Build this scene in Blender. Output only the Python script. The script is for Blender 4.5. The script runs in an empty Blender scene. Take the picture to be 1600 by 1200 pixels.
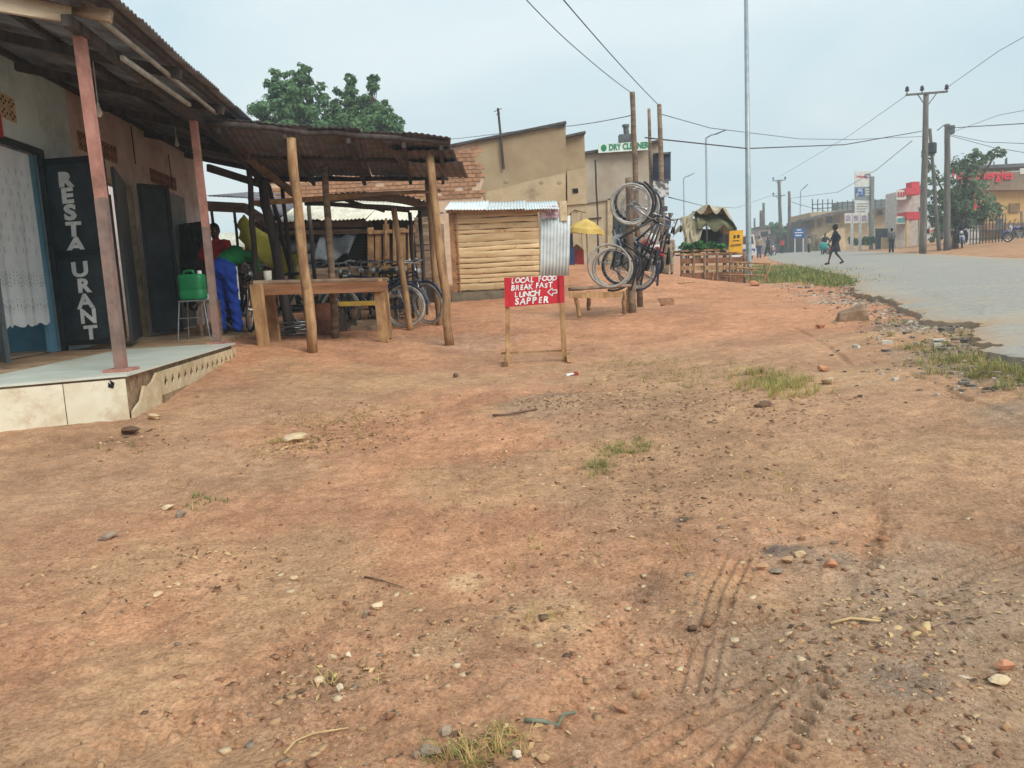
import bpy, bmesh, math, random
import numpy as np
from mathutils import Vector, Matrix
sc = bpy.context.scene
col = sc.collection
R = math.radians
random.seed(7); rng = np.random.default_rng(11)

# ------------------------------------------------------------------ camera
F, ROLL, PITCH = 1200.0, 0.05, math.atan(160/1200)
EYE = np.array([0, 0, 1.05])
cp, sp = math.cos(PITCH), math.sin(PITCH)
cam_data = bpy.data.cameras.new('camera'); cam = bpy.data.objects.new('camera', cam_data); col.objects.link(cam)
cam_data.sensor_width = 36; cam_data.lens = 36*F/1600; cam_data.clip_end = 3000; cam_data.clip_start = .05
_r, _u, _f = Vector((1, 0, 0)), Vector((0, sp, cp)), Vector((0, cp, -sp))
_cr = _r*math.cos(ROLL) - _u*math.sin(ROLL); _cu = _r*math.sin(ROLL) + _u*math.cos(ROLL)
cam.matrix_world = Matrix(((_cr.x, _cu.x, -_f.x, EYE[0]), (_cr.y, _cu.y, -_f.y, EYE[1]), (_cr.z, _cu.z, -_f.z, EYE[2]), (0, 0, 0, 1)))
sc.camera = cam

# ------------------------------------------------------------------ sky, sun, exposure
SUN_EL, SUN_AZ = R(44), R(138)       # azimuth clockwise from +Y
world = bpy.data.worlds.new('World'); sc.world = world; world.use_nodes = True
nt = world.node_tree; nt.nodes.clear()
o_ = nt.nodes.new('ShaderNodeOutputWorld'); mx = nt.nodes.new('ShaderNodeMixShader')
b1 = nt.nodes.new('ShaderNodeBackground'); b2 = nt.nodes.new('ShaderNodeBackground')
sky = nt.nodes.new('ShaderNodeTexSky'); sky.sky_type = 'NISHITA'; sky.sun_disc = False
sky.sun_elevation = SUN_EL; sky.sun_rotation = SUN_AZ; sky.air_density = 1.2; sky.dust_density = 2.0
b1.inputs[1].default_value = .11
nt.links.new(sky.outputs[0], b1.inputs[0])
tc = nt.nodes.new('ShaderNodeTexCoord'); mp = nt.nodes.new('ShaderNodeMapping'); mp.inputs['Scale'].default_value = (1, 1, 2.6)
mp.inputs['Rotation'].default_value = (0, 0, R(25)); mp.inputs['Location'].default_value = (.37, .2, .1)
nz = nt.nodes.new('ShaderNodeTexNoise'); nz.inputs['Scale'].default_value = 2.0; nz.inputs['Detail'].default_value = 5; nz.inputs['Roughness'].default_value = .48; nz.inputs['Distortion'].default_value = .5
rp = nt.nodes.new('ShaderNodeValToRGB'); rp.color_ramp.elements[0].position = .36; rp.color_ramp.elements[1].position = .66
rp.color_ramp.elements[0].color = (.52, .66, .715, 1); rp.color_ramp.elements[1].color = (.69, .775, .785, 1)
nt.links.new(tc.outputs['Generated'], mp.inputs[0]); nt.links.new(mp.outputs[0], nz.inputs[0]); nt.links.new(nz.outputs[0], rp.inputs[0])
nt.links.new(rp.outputs[0], b2.inputs[0]); b2.inputs[1].default_value = 1.0
mx.inputs[0].default_value = .9
nt.links.new(b1.outputs[0], mx.inputs[1]); nt.links.new(b2.outputs[0], mx.inputs[2]); nt.links.new(mx.outputs[0], o_.inputs[0])
sun_d = bpy.data.lights.new('sun', 'SUN'); sun_d.energy = 2.2; sun_d.angle = R(30); sun_d.color = (1, .95, .86)
sun = bpy.data.objects.new('sun', sun_d); col.objects.link(sun)
sd = Vector((math.sin(SUN_AZ)*math.cos(SUN_EL), math.cos(SUN_AZ)*math.cos(SUN_EL), math.sin(SUN_EL)))
sun.rotation_euler = sd.to_track_quat('Z', 'Y').to_euler(); sun.location = (10, -10, 30)
vs = sc.view_settings; vs.view_transform = 'Standard'; vs.look = 'None'; vs.exposure = .45; vs.gamma = 1; vs.use_curve_mapping = False
sc.cycles.max_bounces = 8; sc.cycles.diffuse_bounces = 5; sc.cycles.glossy_bounces = 2; sc.cycles.transparent_max_bounces = 8
sc.cycles.use_denoising = True; sc.cycles.caustics_reflective = False; sc.cycles.caustics_refractive = False

# ------------------------------------------------------------------ geometry of the place: photo pixel + distance -> point
def ray(px, py):
    u = (px-800)/F; v = (600-py)/F
    a = u*math.cos(ROLL)+v*math.sin(ROLL); b = -u*math.sin(ROLL)+v*math.cos(ROLL)
    d = np.array([a, b*sp+cp, b*cp-sp]); return d/d[1]
def at(px, py, Y): return EYE+ray(px, py)*Y
def atz(px, py, z):
    d = ray(px, py); return EYE+d*(z-EYE[2])/d[2]
def V(*a): return np.array(a if len(a) > 1 else a[0], float)

# road plane: rises away from the viewer along RD
RD = ray(1190, 385); HR = .92
_n = np.cross(np.array([RD[1], -RD[0], 0]), RD); _n /= _n[2]
def zroad(x, y): return EYE[2]-HR-(_n[0]*x+_n[1]*y)
def road_at(px, py):
    d = ray(px, py); return EYE+d*(-HR/np.dot(_n, d))
RH = RD[:2]/np.linalg.norm(RD[:2]); RN = np.array([RH[1], -RH[0]])   # along, to the right
def lat(x, y): return x*RN[0]+y*RN[1]
def alo(x, y): return x*RH[0]+y*RH[1]
LEFT_EDGE = [(1600, 571), (1555, 551), (1548, 537), (1515, 533), (1513, 515), (1530, 507), (1524, 501), (1468, 500), (1440, 498), (1425, 488), (1392, 477), (1390, 467), (1344, 457), (1330, 445), (1335, 436), (1307, 426), (1271, 421), (1245, 416), (1203, 406.7)]
EDGE = [road_at(*q)[:2] for q in LEFT_EDGE]
LE = [(alo(*e), lat(*e)) for e in EDGE]
LE_s = np.array([LE[0][0]-12, LE[0][0]-5]+[e[0] for e in LE]+[400]); LE_l = np.array([LE[0][1]+.2, LE[0][1]+.1]+[e[1] for e in LE]+[LE[-1][1]])
_o = np.argsort(LE_s); LE_s, LE_l = LE_s[_o], LE_l[_o]
RIGHT = np.mean([lat(*road_at(*q)[:2]) for q in [(1600, 405), (1500, 400)]])

# ground height: road plane plus smooth residual through surveyed points
ANCH = [(205, 648, 6.0), (0, 670, 5.7), (350, 560, 8.9), (487, 546, 9.5), (703, 542, 10.4), (795, 572, 8.8), (885, 568, 8.9), (995, 488, 12.8), (905, 491, 12.5),
        (1040, 484, 13), (1065, 444, 22), (1195, 440, 21), (710, 470, 17.5), (845, 461, 17.7), (890, 441, 18.5), (410, 543, 9.9), (597, 531, 10.6), (665, 512, 12.5),
        (524, 528, 11.), (643, 519, 12.), (365, 524, 11.1), (300, 524, 12.2), (1000, 420, 22), (940, 425, 23)]
AX, AR = [], []
for q in ANCH:
    p = at(*q); AX.append(p[:2]); AR.append(p[2]-zroad(p[0], p[1]))
for (x, y, z) in [(0, 0, 0), (-2, 2.5, .0), (2, 2.5, .03), (0, 5, .02), (-2, 5, .06), (2, 5.5, .12), (0, -4, 0), (-5, -1, .02), (4, -2, .14), (-5, 4, .12), (-5, 8, .42), (-5, 13, .5), (-2.5, 14, .55), (1.5, 17, .62), (-4, 18, .65), (-8, 20, .7), (-9, 12, .5), (-8, 4, .1)]:
    AX.append(np.array([x, y])); AR.append(z-zroad(x, y))
for e in EDGE[:-2]:
    for off, dz in ((-.12, -.085), (-.9, -.12)):
        AX.append(e+RN*off); AR.append(dz if off > -.5 else dz)
AX = np.array(AX); AR = np.array(AR); SIG = 3.2
_K = np.exp(-((AX[:, None]-AX[None])**2).sum(-1)/(2*SIG**2)); _w = np.linalg.solve(_K+.02*np.eye(len(AX)), AR)
def zbase(x, y):
    x = np.asarray(x, float); y = np.asarray(y, float)
    r = np.zeros(np.broadcast(x, y).shape)
    for k in range(len(AX)): r = r+_w[k]*np.exp(-((x-AX[k, 0])**2+(y-AX[k, 1])**2)/(2*SIG**2))
    la = lat(x, y); s = alo(x, y)
    inl = la-np.interp(s, LE_s, LE_l)                       # >0: on the road side of the broken edge
    t = np.clip(inl/.06, 0, 1)
    r = r*(1-t)+(-.09)*t
    out = la-RIGHT
    r = np.where(out > -.3, -.05+.052*np.clip(out+.3, 0, 14)+.03*np.clip(out+.3, 0, 1), r)
    return zroad(x, y)+r
def hsh(ix, iy, s):
    h = (ix.astype(np.int64)*374761393+iy.astype(np.int64)*668265263+s*974711) & 0xffffffff
    h = ((h ^ (h >> 13))*1274126177) & 0xffffffff
    return ((h ^ (h >> 16)) & 0xffff)/65535.0
def vnoise(x, y, s=0):
    ix = np.floor(x); iy = np.floor(y); fx = x-ix; fy = y-iy
    fx = fx*fx*(3-2*fx); fy = fy*fy*(3-2*fy)
    a = hsh(ix, iy, s); b = hsh(ix+1, iy, s); c = hsh(ix, iy+1, s); d = hsh(ix+1, iy+1, s)
    return (a*(1-fx)+b*fx)*(1-fy)+(c*(1-fx)+d*fx)*fy-.5
def fbm(x, y, sc_, oc=4, s=0):
    v = 0; a = 1.; f = 1./sc_
    for k in range(oc): v = v+a*vnoise(x*f+17.3*k, y*f-9.1*k, s+k); a *= .5; f *= 2.03
    return v
def gat(px, py):
    d = ray(px, py); lo, hi = .5, 300.
    Y = np.geomspace(.5, 300, 1200); p = EYE[None]+d[None]*Y[:, None]
    below = p[:, 2] < zbase(p[:, 0], p[:, 1])
    k = int(np.argmax(below)) if below.any() else len(Y)-1
    return np.array([p[k, 0], p[k, 1], float(zbase(p[k, 0], p[k, 1]))])

# ------------------------------------------------------------------ materials
def srgb(r, g, b): return tuple(((c/255)/12.92 if c/255 <= .04045 else ((c/255+.055)/1.055)**2.4) for c in (r, g, b))
MATS = {}
def mat(name, c1, c2=None, sc_=6, rough=.85, bump=.25, bs=None, metal=0., stretch=(1, 1, 1), c3=None, s3=1.3, lo=.38, hi=.62, lo3=.5, hi3=.68, spec=.3, coat=0., trans=0., bdist=.01):
    if name in MATS: return MATS[name]
    m = bpy.data.materials.new(name); m.use_nodes = True; n = m.node_tree; N = n.nodes; L = n.links
    b = N['Principled BSDF']; b.inputs['Roughness'].default_value = rough; b.inputs['Metallic'].default_value = metal
    b.inputs['Specular IOR Level'].default_value = spec
    if coat: b.inputs['Coat Weight'].default_value = coat; b.inputs['Coat Roughness'].default_value = .15
    t = N.new('ShaderNodeTexCoord'); mp = N.new('ShaderNodeMapping'); mp.inputs['Scale'].default_value = stretch
    oi = N.new('ShaderNodeObjectInfo'); ad = N.new('ShaderNodeVectorMath'); ad.operation = 'ADD'
    ml = N.new('ShaderNodeMath'); ml.operation = 'MULTIPLY'; ml.inputs[1].default_value = 37.
    L.new(oi.outputs['Random'], ml.inputs[0]); L.new(t.outputs['Object'], ad.inputs[0]); L.new(ml.outputs[0], ad.inputs[1]); L.new(ad.outputs[0], mp.inputs[0])
    c2 = c2 or tuple(v*.7 for v in c1)
    nz = N.new('ShaderNodeTexNoise'); nz.inputs['Scale'].default_value = sc_; nz.inputs['Detail'].default_value = 7; nz.inputs['Roughness'].default_value = .62
    L.new(mp.outputs[0], nz.inputs[0])
    rp = N.new('ShaderNodeValToRGB'); e = rp.color_ramp.elements; e[0].position = lo; e[1].position = hi; e[0].color = (*c2, 1); e[1].color = (*c1, 1)
    L.new(nz.outputs[0], rp.inputs[0]); out = rp.outputs[0]
    if c3:
        n3 = N.new('ShaderNodeTexNoise'); n3.inputs['Scale'].default_value = s3; n3.inputs['Detail'].default_value = 8; n3.inputs['Roughness'].default_value = .7
        L.new(ad.outputs[0], n3.inputs[0])
        r3 = N.new('ShaderNodeValToRGB'); r3.color_ramp.elements[0].position = lo3; r3.color_ramp.elements[1].position = hi3
        L.new(n3.outputs[0], r3.inputs[0]); m3 = N.new('ShaderNodeMix'); m3.data_type = 'RGBA'
        L.new(r3.outputs[0], m3.inputs[0]); L.new(out, m3.inputs[6]); m3.inputs[7].default_value = (*c3, 1); out = m3.outputs[2]
    # small piece-to-piece tone change
    hs = N.new('ShaderNodeHueSaturation'); mr = N.new('ShaderNodeMapRange'); mr.inputs[3].default_value = .88; mr.inputs[4].default_value = 1.12
    L.new(oi.outputs['Random'], mr.inputs[0]); L.new(mr.outputs[0], hs.inputs['Value']); L.new(out, hs.inputs['Color'])
    L.new(hs.outputs[0], b.inputs['Base Color'])
    if bump:
        nb = N.new('ShaderNodeTexNoise'); nb.inputs['Scale'].default_value = bs or sc_*3; nb.inputs['Detail'].default_value = 6; L.new(mp.outputs[0], nb.inputs[0])
        bp = N.new('ShaderNodeBump'); bp.inputs['Strength'].default_value = bump; bp.inputs['Distance'].default_value = bdist
        L.new(nb.outputs[0], bp.inputs['Height']); L.new(bp.outputs[0], b.inputs['Normal'])
    if trans:
        tr = N.new('ShaderNodeBsdfTranslucent'); ms = N.new('ShaderNodeMixShader'); ms.inputs[0].default_value = trans
        L.new(hs.outputs[0], tr.inputs[0]); L.new(b.outputs[0], ms.inputs[1]); L.new(tr.outputs[0], ms.inputs[2]); L.new(ms.outputs[0], N['Material Output'].inputs[0])
    MATS[name] = m; return m

# ------------------------------------------------------------------ mesh builder
WM = {}
def _norm(v): v = np.asarray(v, float); return v/max(np.linalg.norm(v), 1e-9)
def frame(d):
    d = _norm(d); up = np.array([0, 0, 1.]) if abs(d[2]) < .95 else np.array([0, 1., 0])
    x = _norm(np.cross(up, d)); return x, np.cross(d, x), d
class MB:
    def __init__(s): s.v = []; s.f = []; s.mi = []; s.cur = 0
    def add(s, vs, fs):
        k = len(s.v); s.v.extend([tuple(map(float, p)) for p in vs]); s.f.extend([tuple(i+k for i in f) for f in fs]); s.mi.extend([s.cur]*len(fs)); return s
    def box(s, c, d, rot=None):
        x, y, z = [e/2 for e in d]; P = np.array([(-x, -y, -z), (x, -y, -z), (x, y, -z), (-x, y, -z), (-x, -y, z), (x, -y, z), (x, y, z), (-x, y, z)])
        if rot is not None: P = P@np.array(rot).T
        return s.add(P+np.asarray(c), [(3, 2, 1, 0), (4, 5, 6, 7), (0, 1, 5, 4), (1, 2, 6, 5), (2, 3, 7, 6), (3, 0, 4, 7)])
    def bar(s, p, q, w, h=None, up=None, jit=0., w2=None):
        """rectangular bar from p to q, w across, h along up"""
        p, q = V(p), V(q); d = _norm(q-p); h = h or w; w2 = w2 or w
        u = np.array(up if up is not None else ((0, 0, 1) if abs(d[2]) < .9 else (0, 1, 0)), float); a = _norm(np.cross(d, u)); u = np.cross(a, d)
        P = []
        for c, ww in ((p, w), (q, w2)):
            for i, j in ((-1, -1), (1, -1), (1, 1), (-1, 1)): P.append(c+a*i*ww/2+u*j*h/2*(ww/w)+(rng.uniform(-jit, jit, 3) if jit else 0))
        return s.add(P, [(3, 2, 1, 0), (4, 5, 6, 7), (0, 1, 5, 4), (1, 2, 6, 5), (2, 3, 7, 6), (3, 0, 4, 7)])
    def tube(s, pts, r, n=8, cap=True, closed=False):
        pts = [V(p) for p in pts]; m = len(pts); rs = r if hasattr(r, '__len__') else [r]*m; P = []; x0 = None
        for i, p in enumerate(pts):
            if closed: d = pts[(i+1) % m]-pts[i-1]
            else: d = pts[min(i+1, m-1)]-pts[max(i-1, 0)]
            d = _norm(d)
            if x0 is None: x, y, _ = frame(d)
            else: x = _norm(x0-d*np.dot(x0, d)); y = np.cross(d, x)
            x0 = x
            for k in range(n): a = 2*math.pi*k/n; P.append(p+(x*math.cos(a)+y*math.sin(a))*rs[i])
        fs = []
        for i in range(m if closed else m-1):
            j = (i+1) % m
            for k in range(n): fs.append((i*n+k, i*n+(k+1) % n, j*n+(k+1) % n, j*n+k))
        if cap and not closed: fs.append(tuple(range(n))[::-1]); fs.append(tuple((m-1)*n+k for k in range(n)))
        return s.add(P, fs)
    def log(s, p, q, r, r2=None, n=9, seg=6, wob=.15, bend=0.):
        """knobbly rough pole"""
        p, q = V(p), V(q); L_ = np.linalg.norm(q-p); r2 = r2 or r; x, y, _ = frame(q-p); pts = []; rs = []
        for i in range(seg+1):
            t = i/seg; pts.append(p+(q-p)*t+(x*rng.normal()+y*rng.normal())*r*wob*(0 < i < seg)+x*bend*math.sin(math.pi*t)*L_); rs.append((r+(r2-r)*t)*(1+rng.uniform(-wob, wob)*.5))
        return s.tube(pts, rs, n)
    def lathe(s, prof, c=(0, 0, 0), n=16, ax=None):
        P = []; fs = []; c = V(c); X, Y, Z = (np.eye(3) if ax is None else frame(ax))
        for r, z in prof:
            for k in range(n): a = 2*math.pi*k/n; P.append(c+X*r*math.cos(a)+Y*r*math.sin(a)+Z*z)
        for i in range(len(prof)-1):
            for k in range(n): fs.append((i*n+k, i*n+(k+1) % n, (i+1)*n+(k+1) % n, (i+1)*n+k))
        fs.append(tuple(range(n))[::-1]); fs.append(tuple((len(prof)-1)*n+k for k in range(n)))
        return s.add(P, fs)
    def ball(s, c, r, n=10, m=7):
        r = V(r, r, r) if not hasattr(r, '__len__') else V(r); P = []; fs = []; c = V(c)
        for i in range(1, m):
            t = math.pi*i/m
            for k in range(n): a = 2*math.pi*k/n; P.append(c+r*V(math.sin(t)*math.cos(a), math.sin(t)*math.sin(a), math.cos(t)))
        P += [c+r*V(0, 0, 1), c-r*V(0, 0, 1)]; T, B = len(P)-2, len(P)-1
        for i in range(m-2):
            for k in range(n): fs.append((i*n+k, (i+1)*n+k, (i+1)*n+(k+1) % n, i*n+(k+1) % n))
        for k in range(n): fs.append((T, k, (k+1) % n)); fs.append((B, (m-2)*n+(k+1) % n, (m-2)*n+k))
        return s.add(P, fs)
    def prism(s, poly, e):
        """planar polygon (3D points) extruded by vector e"""
        n = len(poly); P = [V(p) for p in poly]+[V(p)+V(e) for p in poly]
        return s.add(P, [tuple(range(n))[::-1], tuple(range(n, 2*n))]+[(i, (i+1) % n, n+(i+1) % n, n+i) for i in range(n)])
    def sheet(s, o, a, b, nu, nv, fn=None, th=0.):
        """grid o + a*u + b*v (+ fn(u,v) offset); th gives thickness along normal"""
        o, a, b = V(o), V(a), V(b); nn = _norm(np.cross(a, b)); P = []
        for j in range(nv+1):
            for i in range(nu+1):
                u, v = i/nu, j/nv; P.append(o+a*u+b*v+(V(fn(u, v)) if fn else 0))
        g = lambda i, j: j*(nu+1)+i
        fs = [(g(i, j), g(i+1, j), g(i+1, j+1), g(i, j+1)) for j in range(nv) for i in range(nu)]
        if th:
            k = len(P); P += [p-nn*th for p in P]; fs += [tuple(x+k for x in f[::-1]) for f in fs]
            for i in range(nu): fs.append((g(i+1, 0), g(i, 0), g(i, 0)+k, g(i+1, 0)+k)); fs.append((g(i, nv), g(i+1, nv), g(i+1, nv)+k, g(i, nv)+k))
            for j in range(nv): fs.append((g(0, j), g(0, j+1), g(0, j+1)+k, g(0, j)+k)); fs.append((g(nu, j+1), g(nu, j), g(nu, j)+k, g(nu, j+1)+k))
        return s.add(P, fs)
    def corr(s, o, a, b, waves, amp=.012, nv=3, th=.002, sag=0., ph=0., warp=0.):
        """corrugated sheet: a across the waves, b along the ridges"""
        nn = _norm(np.cross(V(a), V(b))); w1, w2 = rng.uniform(0, 6, 2)
        return s.sheet(o, a, b, waves*6, nv, lambda u, v: nn*(amp*math.sin(2*math.pi*waves*u+ph)-sag*math.sin(math.pi*v)+warp*(math.sin(3*u+w1)+math.sin(2.6*v+4*u+w2))), th)
    def mesh(s, name, mats, xf=None, smooth=False):
        m = bpy.data.meshes.new(name); vv = np.array(s.v, float).reshape(-1, 3)
        if xf is not None: vv = vv@xf[:3, :3].T+xf[:3, 3]
        m.from_pydata(vv.tolist(), [], s.f)
        for mt in (mats if isinstance(mats, (list, tuple)) else [mats]): m.materials.append(mt)
        if s.cur: m.polygons.foreach_set('material_index', s.mi)
        if smooth:
            m.polygons.foreach_set('use_smooth', [True]*len(m.polygons))
            if smooth != 'all': m.set_sharp_from_angle(angle=R(40))
        m.update(); return m
    def build(s, name, mats, parent=None, local=False, smooth=False, loc=None):
        if parent is None:
            vv = np.array(s.v); c = (vv.min(0)+vv.max(0))/2; c[2] = vv[:, 2].min()
            if local: c = V(0, 0, 0) if loc is None else V(loc)
            xf = np.eye(4)
            if not local: xf[:3, 3] = -c
            o = bpy.data.objects.new(name, s.mesh(name, mats, xf, smooth)); o.location = c; w = np.eye(4); w[:3, 3] = c; WM[o.name] = w
        else:
            xf = None if local else np.linalg.inv(WM[parent.name])
            o = bpy.data.objects.new(name, s.mesh(name, mats, xf, smooth)); o.parent = parent; WM[o.name] = WM[parent.name]
        col.objects.link(o); return o
def tag(o, label=None, cat=None, group=None, kind=None):
    for k, v in (('label', label), ('category', cat), ('group', group), ('kind', kind)):
        if v: o[k] = v
    return o
def thing(name, label, cat, loc=(0, 0, 0), rz=0., group=None, rot=None, scale=1.):
    o = bpy.data.objects.new(name, None); o.empty_display_size = .2; col.objects.link(o)
    m = rot if rot is not None else Matrix.Rotation(rz, 4, 'Z')
    w = Matrix.Translation(Vector([float(c) for c in loc])) @ m @ Matrix.Scale(scale, 4); o.matrix_world = w; WM[o.name] = np.array(w)
    return tag(o, label, cat, group)
def place(mesh, name, parent, loc, rot=None, scale=(1, 1, 1)):
    """alike piece sharing mesh data; loc/rot in the parent's local space"""
    o = bpy.data.objects.new(name, mesh); col.objects.link(o)
    if parent: o.parent = parent
    o.location = [float(c) for c in loc]; o.scale = scale
    if rot is not None: o.rotation_euler = rot
    return o
def copy_tree(o, parent=None):
    c = o.copy(); col.objects.link(c); c.parent = parent
    for ch in o.children: copy_tree(ch, c)
    return c
def dup(root, loc, rot, label, group=None, scale=1.):
    c = copy_tree(root); c.matrix_world = Matrix.Translation(Vector([float(v) for v in loc])) @ rot @ Matrix.Scale(scale, 4)
    c['label'] = label
    if group: c['group'] = group
    return c
def hand_text(body, mt, parent, o, x, y, size, width, name='letter', jit=.05, bold=.003, depth=.0015):
    """brush lettering: each letter its own piece, slightly uneven"""
    x, y = _norm(x), _norm(y); n = len(body); st = width/n
    for i, ch in enumerate(body):
        a = rng.normal(0, jit); k = 1+rng.normal(0, jit*.7); xx = x*math.cos(a)+y*math.sin(a); yy = y*math.cos(a)-x*math.sin(a)
        yy = _norm(yy+x*.12)
        text_mesh(name, ch, mt, parent, V(o)+x*(st*(i+.5))+y*rng.normal(0, size*jit*.5), xx, yy, size*k, depth, 'CENTER', (.78 if ch in 'LEF' else .98)*st/(size*.62)*.92, bold*rng.uniform(.7, 1.3))
def text_mesh(name, body, mt, parent, o, x, y, size, depth=.004, align='LEFT', sx=1., bold=0.):
    """flat lettering: origin o, unit vectors x (reading) and y (up)"""
    cu = bpy.data.curves.new(name, 'FONT'); cu.body = body; cu.size = size; cu.extrude = depth; cu.align_x = align; cu.offset = bold; cu.resolution_u = 3
    tmp = bpy.data.objects.new(name, cu); col.objects.link(tmp)
    me = bpy.data.meshes.new_from_object(tmp.evaluated_get(bpy.context.evaluated_depsgraph_get())); bpy.data.objects.remove(tmp); bpy.data.curves.remove(cu)
    me.name = name; x, y = _norm(x), _norm(y); z = np.cross(x, y)
    n = len(me.vertices); a = np.empty(n*3); me.vertices.foreach_get('co', a); a = a.reshape(-1, 3)
    w = V(o)+a[:, :1]*sx*x+a[:, 1:2]*y+a[:, 2:]*z
    iv = np.linalg.inv(WM[parent.name]); w = w@iv[:3, :3].T+iv[:3, 3]
    me.vertices.foreach_set('co', w.ravel()); me.materials.clear(); me.materials.append(mt); me.update()
    ob = bpy.data.objects.new(name, me); ob.parent = parent; WM[ob.name] = WM[parent.name]; col.objects.link(ob); return ob
# ------------------------------------------------------------------ ground
def soil_material():
    m = bpy.data.materials.new('red_soil'); m.use_nodes = True; n = m.node_tree; N = n.nodes; L = n.links; b = N['Principled BSDF']
    at_ = N.new('ShaderNodeAttribute'); at_.attribute_name = 'soil'; t = N.new('ShaderNodeTexCoord')
    def noise(s, d=6, r=.6):
        k = N.new('ShaderNodeTexNoise'); k.inputs['Scale'].default_value = s; k.inputs['Detail'].default_value = d; k.inputs['Roughness'].default_value = r; L.new(t.outputs['Object'], k.inputs[0]); return k
    def ramp(src, p0, c0, p1, c1):
        k = N.new('ShaderNodeValToRGB'); e = k.color_ramp.elements; e[0].position = p0; e[0].color = (*c0, 1); e[1].position = p1; e[1].color = (*c1, 1); L.new(src.outputs[0], k.inputs[0]); return k
    def mul(a, b_, f=1.):
        k = N.new('ShaderNodeMix'); k.data_type = 'RGBA'; k.blend_type = 'MULTIPLY'; k.inputs[0].default_value = f; L.new(a, k.inputs[6]); L.new(b_, k.inputs[7]); return k.outputs[2]
    c = at_.outputs['Color']
    c = mul(c, ramp(noise(1.3, 8, .65), .36, (.78, .755, .73), .62, (1.12, 1.10, 1.07)).outputs[0])
    c = mul(c, ramp(noise(11, 9, .78), .40, (.84, .81, .79), .6, (1.18, 1.19, 1.2)).outputs[0])
    c = mul(c, ramp(noise(70, 6, .8), .36, (.66, .62, .58), .58, (1.24, 1.26, 1.28)).outputs[0])
    # grit: voronoi specks, pale and dark
    vo = N.new('ShaderNodeTexVoronoi'); vo.inputs['Scale'].default_value = 42; L.new(t.outputs['Object'], vo.inputs[0])
    sep = N.new('ShaderNodeSeparateColor'); L.new(vo.outputs['Color'], sep.inputs[0])
    lt = N.new('ShaderNodeMath'); lt.operation = 'LESS_THAN'; lt.inputs[1].default_value = .26; L.new(vo.outputs['Distance'], lt.inputs[0])
    gt = N.new('ShaderNodeMath'); gt.operation = 'GREATER_THAN'; gt.inputs[1].default_value = .80; L.new(sep.outputs[0], gt.inputs[0])
    an = N.new('ShaderNodeMath'); an.operation = 'MULTIPLY'; L.new(lt.outputs[0], an.inputs[0]); L.new(gt.outputs[0], an.inputs[1])
    zn = ramp(noise(.9, 4), .42, (0, 0, 0), .6, (.7, .7, .7)); an2 = N.new('ShaderNodeMath'); an2.operation = 'MULTIPLY'; L.new(an.outputs[0], an2.inputs[0]); L.new(zn.outputs[0], an2.inputs[1])
    sc2 = ramp(sep, 0, (.14, .08, .05), .45, (.55, .40, .26)); L.new(sep.outputs[1], sc2.inputs[0])
    k = N.new('ShaderNodeMix'); k.data_type = 'RGBA'; L.new(an2.outputs[0], k.inputs[0]); L.new(c, k.inputs[6]); L.new(sc2.outputs[0], k.inputs[7]); c = k.outputs[2]
    L.new(c, b.inputs['Base Color']); b.inputs['Roughness'].default_value = .92; b.inputs['Specular IOR Level'].default_value = .2
    h = N.new('ShaderNodeMath'); h.operation = 'MULTIPLY_ADD'; L.new(noise(26, 9, .72).outputs[0], h.inputs[0]); h.inputs[1].default_value = 1.; L.new(an2.outputs[0], h.inputs[2])
    bp = N.new('ShaderNodeBump'); bp.inputs['Strength'].default_value = .8; bp.inputs['Distance'].default_value = .022; L.new(h.outputs[0], bp.inputs['Height']); L.new(bp.outputs[0], b.inputs['Normal'])
    return m
# tyre tracks: pixel polylines, groove width (m), tread pitch
TRACKS = [([(1195, 1215), (1240, 1130), (1290, 1060)], .075, .055, .013), ([(1350, 900), (1366, 850), (1372, 790)], .075, .06, .013), ([(1010, 1175), (1100, 1120), (1210, 1062)], .13, -.062, .009), ([(1090, 1160), (1190, 1085), (1240, 1050)], .05, .0, .008),
          ([(1045, 1002), (1120, 987), (1190, 968)], .12, -.034, .012), ([(1085, 1070), (1100, 1010), (1125, 930), (1150, 880)], .16, -.04, .006), ([(1450, 920), (1520, 890), (1600, 870)], .12, -.045, .010), ([(1235, 1060), (1180, 1130), (1130, 1210)], .11, -.05, .006),
          ([(620, 840), (700, 790), (760, 740), (800, 690)], .16, .06, .008), ([(1240, 510), (1290, 540), (1330, 570)], .07, 0, .012), ([(1420, 585), (1500, 620), (1600, 660)], .09, .0, .015), ([(130, 1190), (300, 1110), (420, 1040), (520, 950)], .15, .06, .007),
          ([(520, 1010), (400, 1100), (300, 1200)], .12, .05, .007), ([(860, 1130), (950, 1010), (1010, 900)], .12, .05, .007), ([(560, 700), (680, 640), (780, 600)], .14, 0, .008), ([(60, 820), (220, 760), (420, 690), (560, 640)], .2, 0, .010)]
TRK = [([gat(*q)[:2] for q in pl], w, t, d) for pl, w, t, d in TRACKS]
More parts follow.
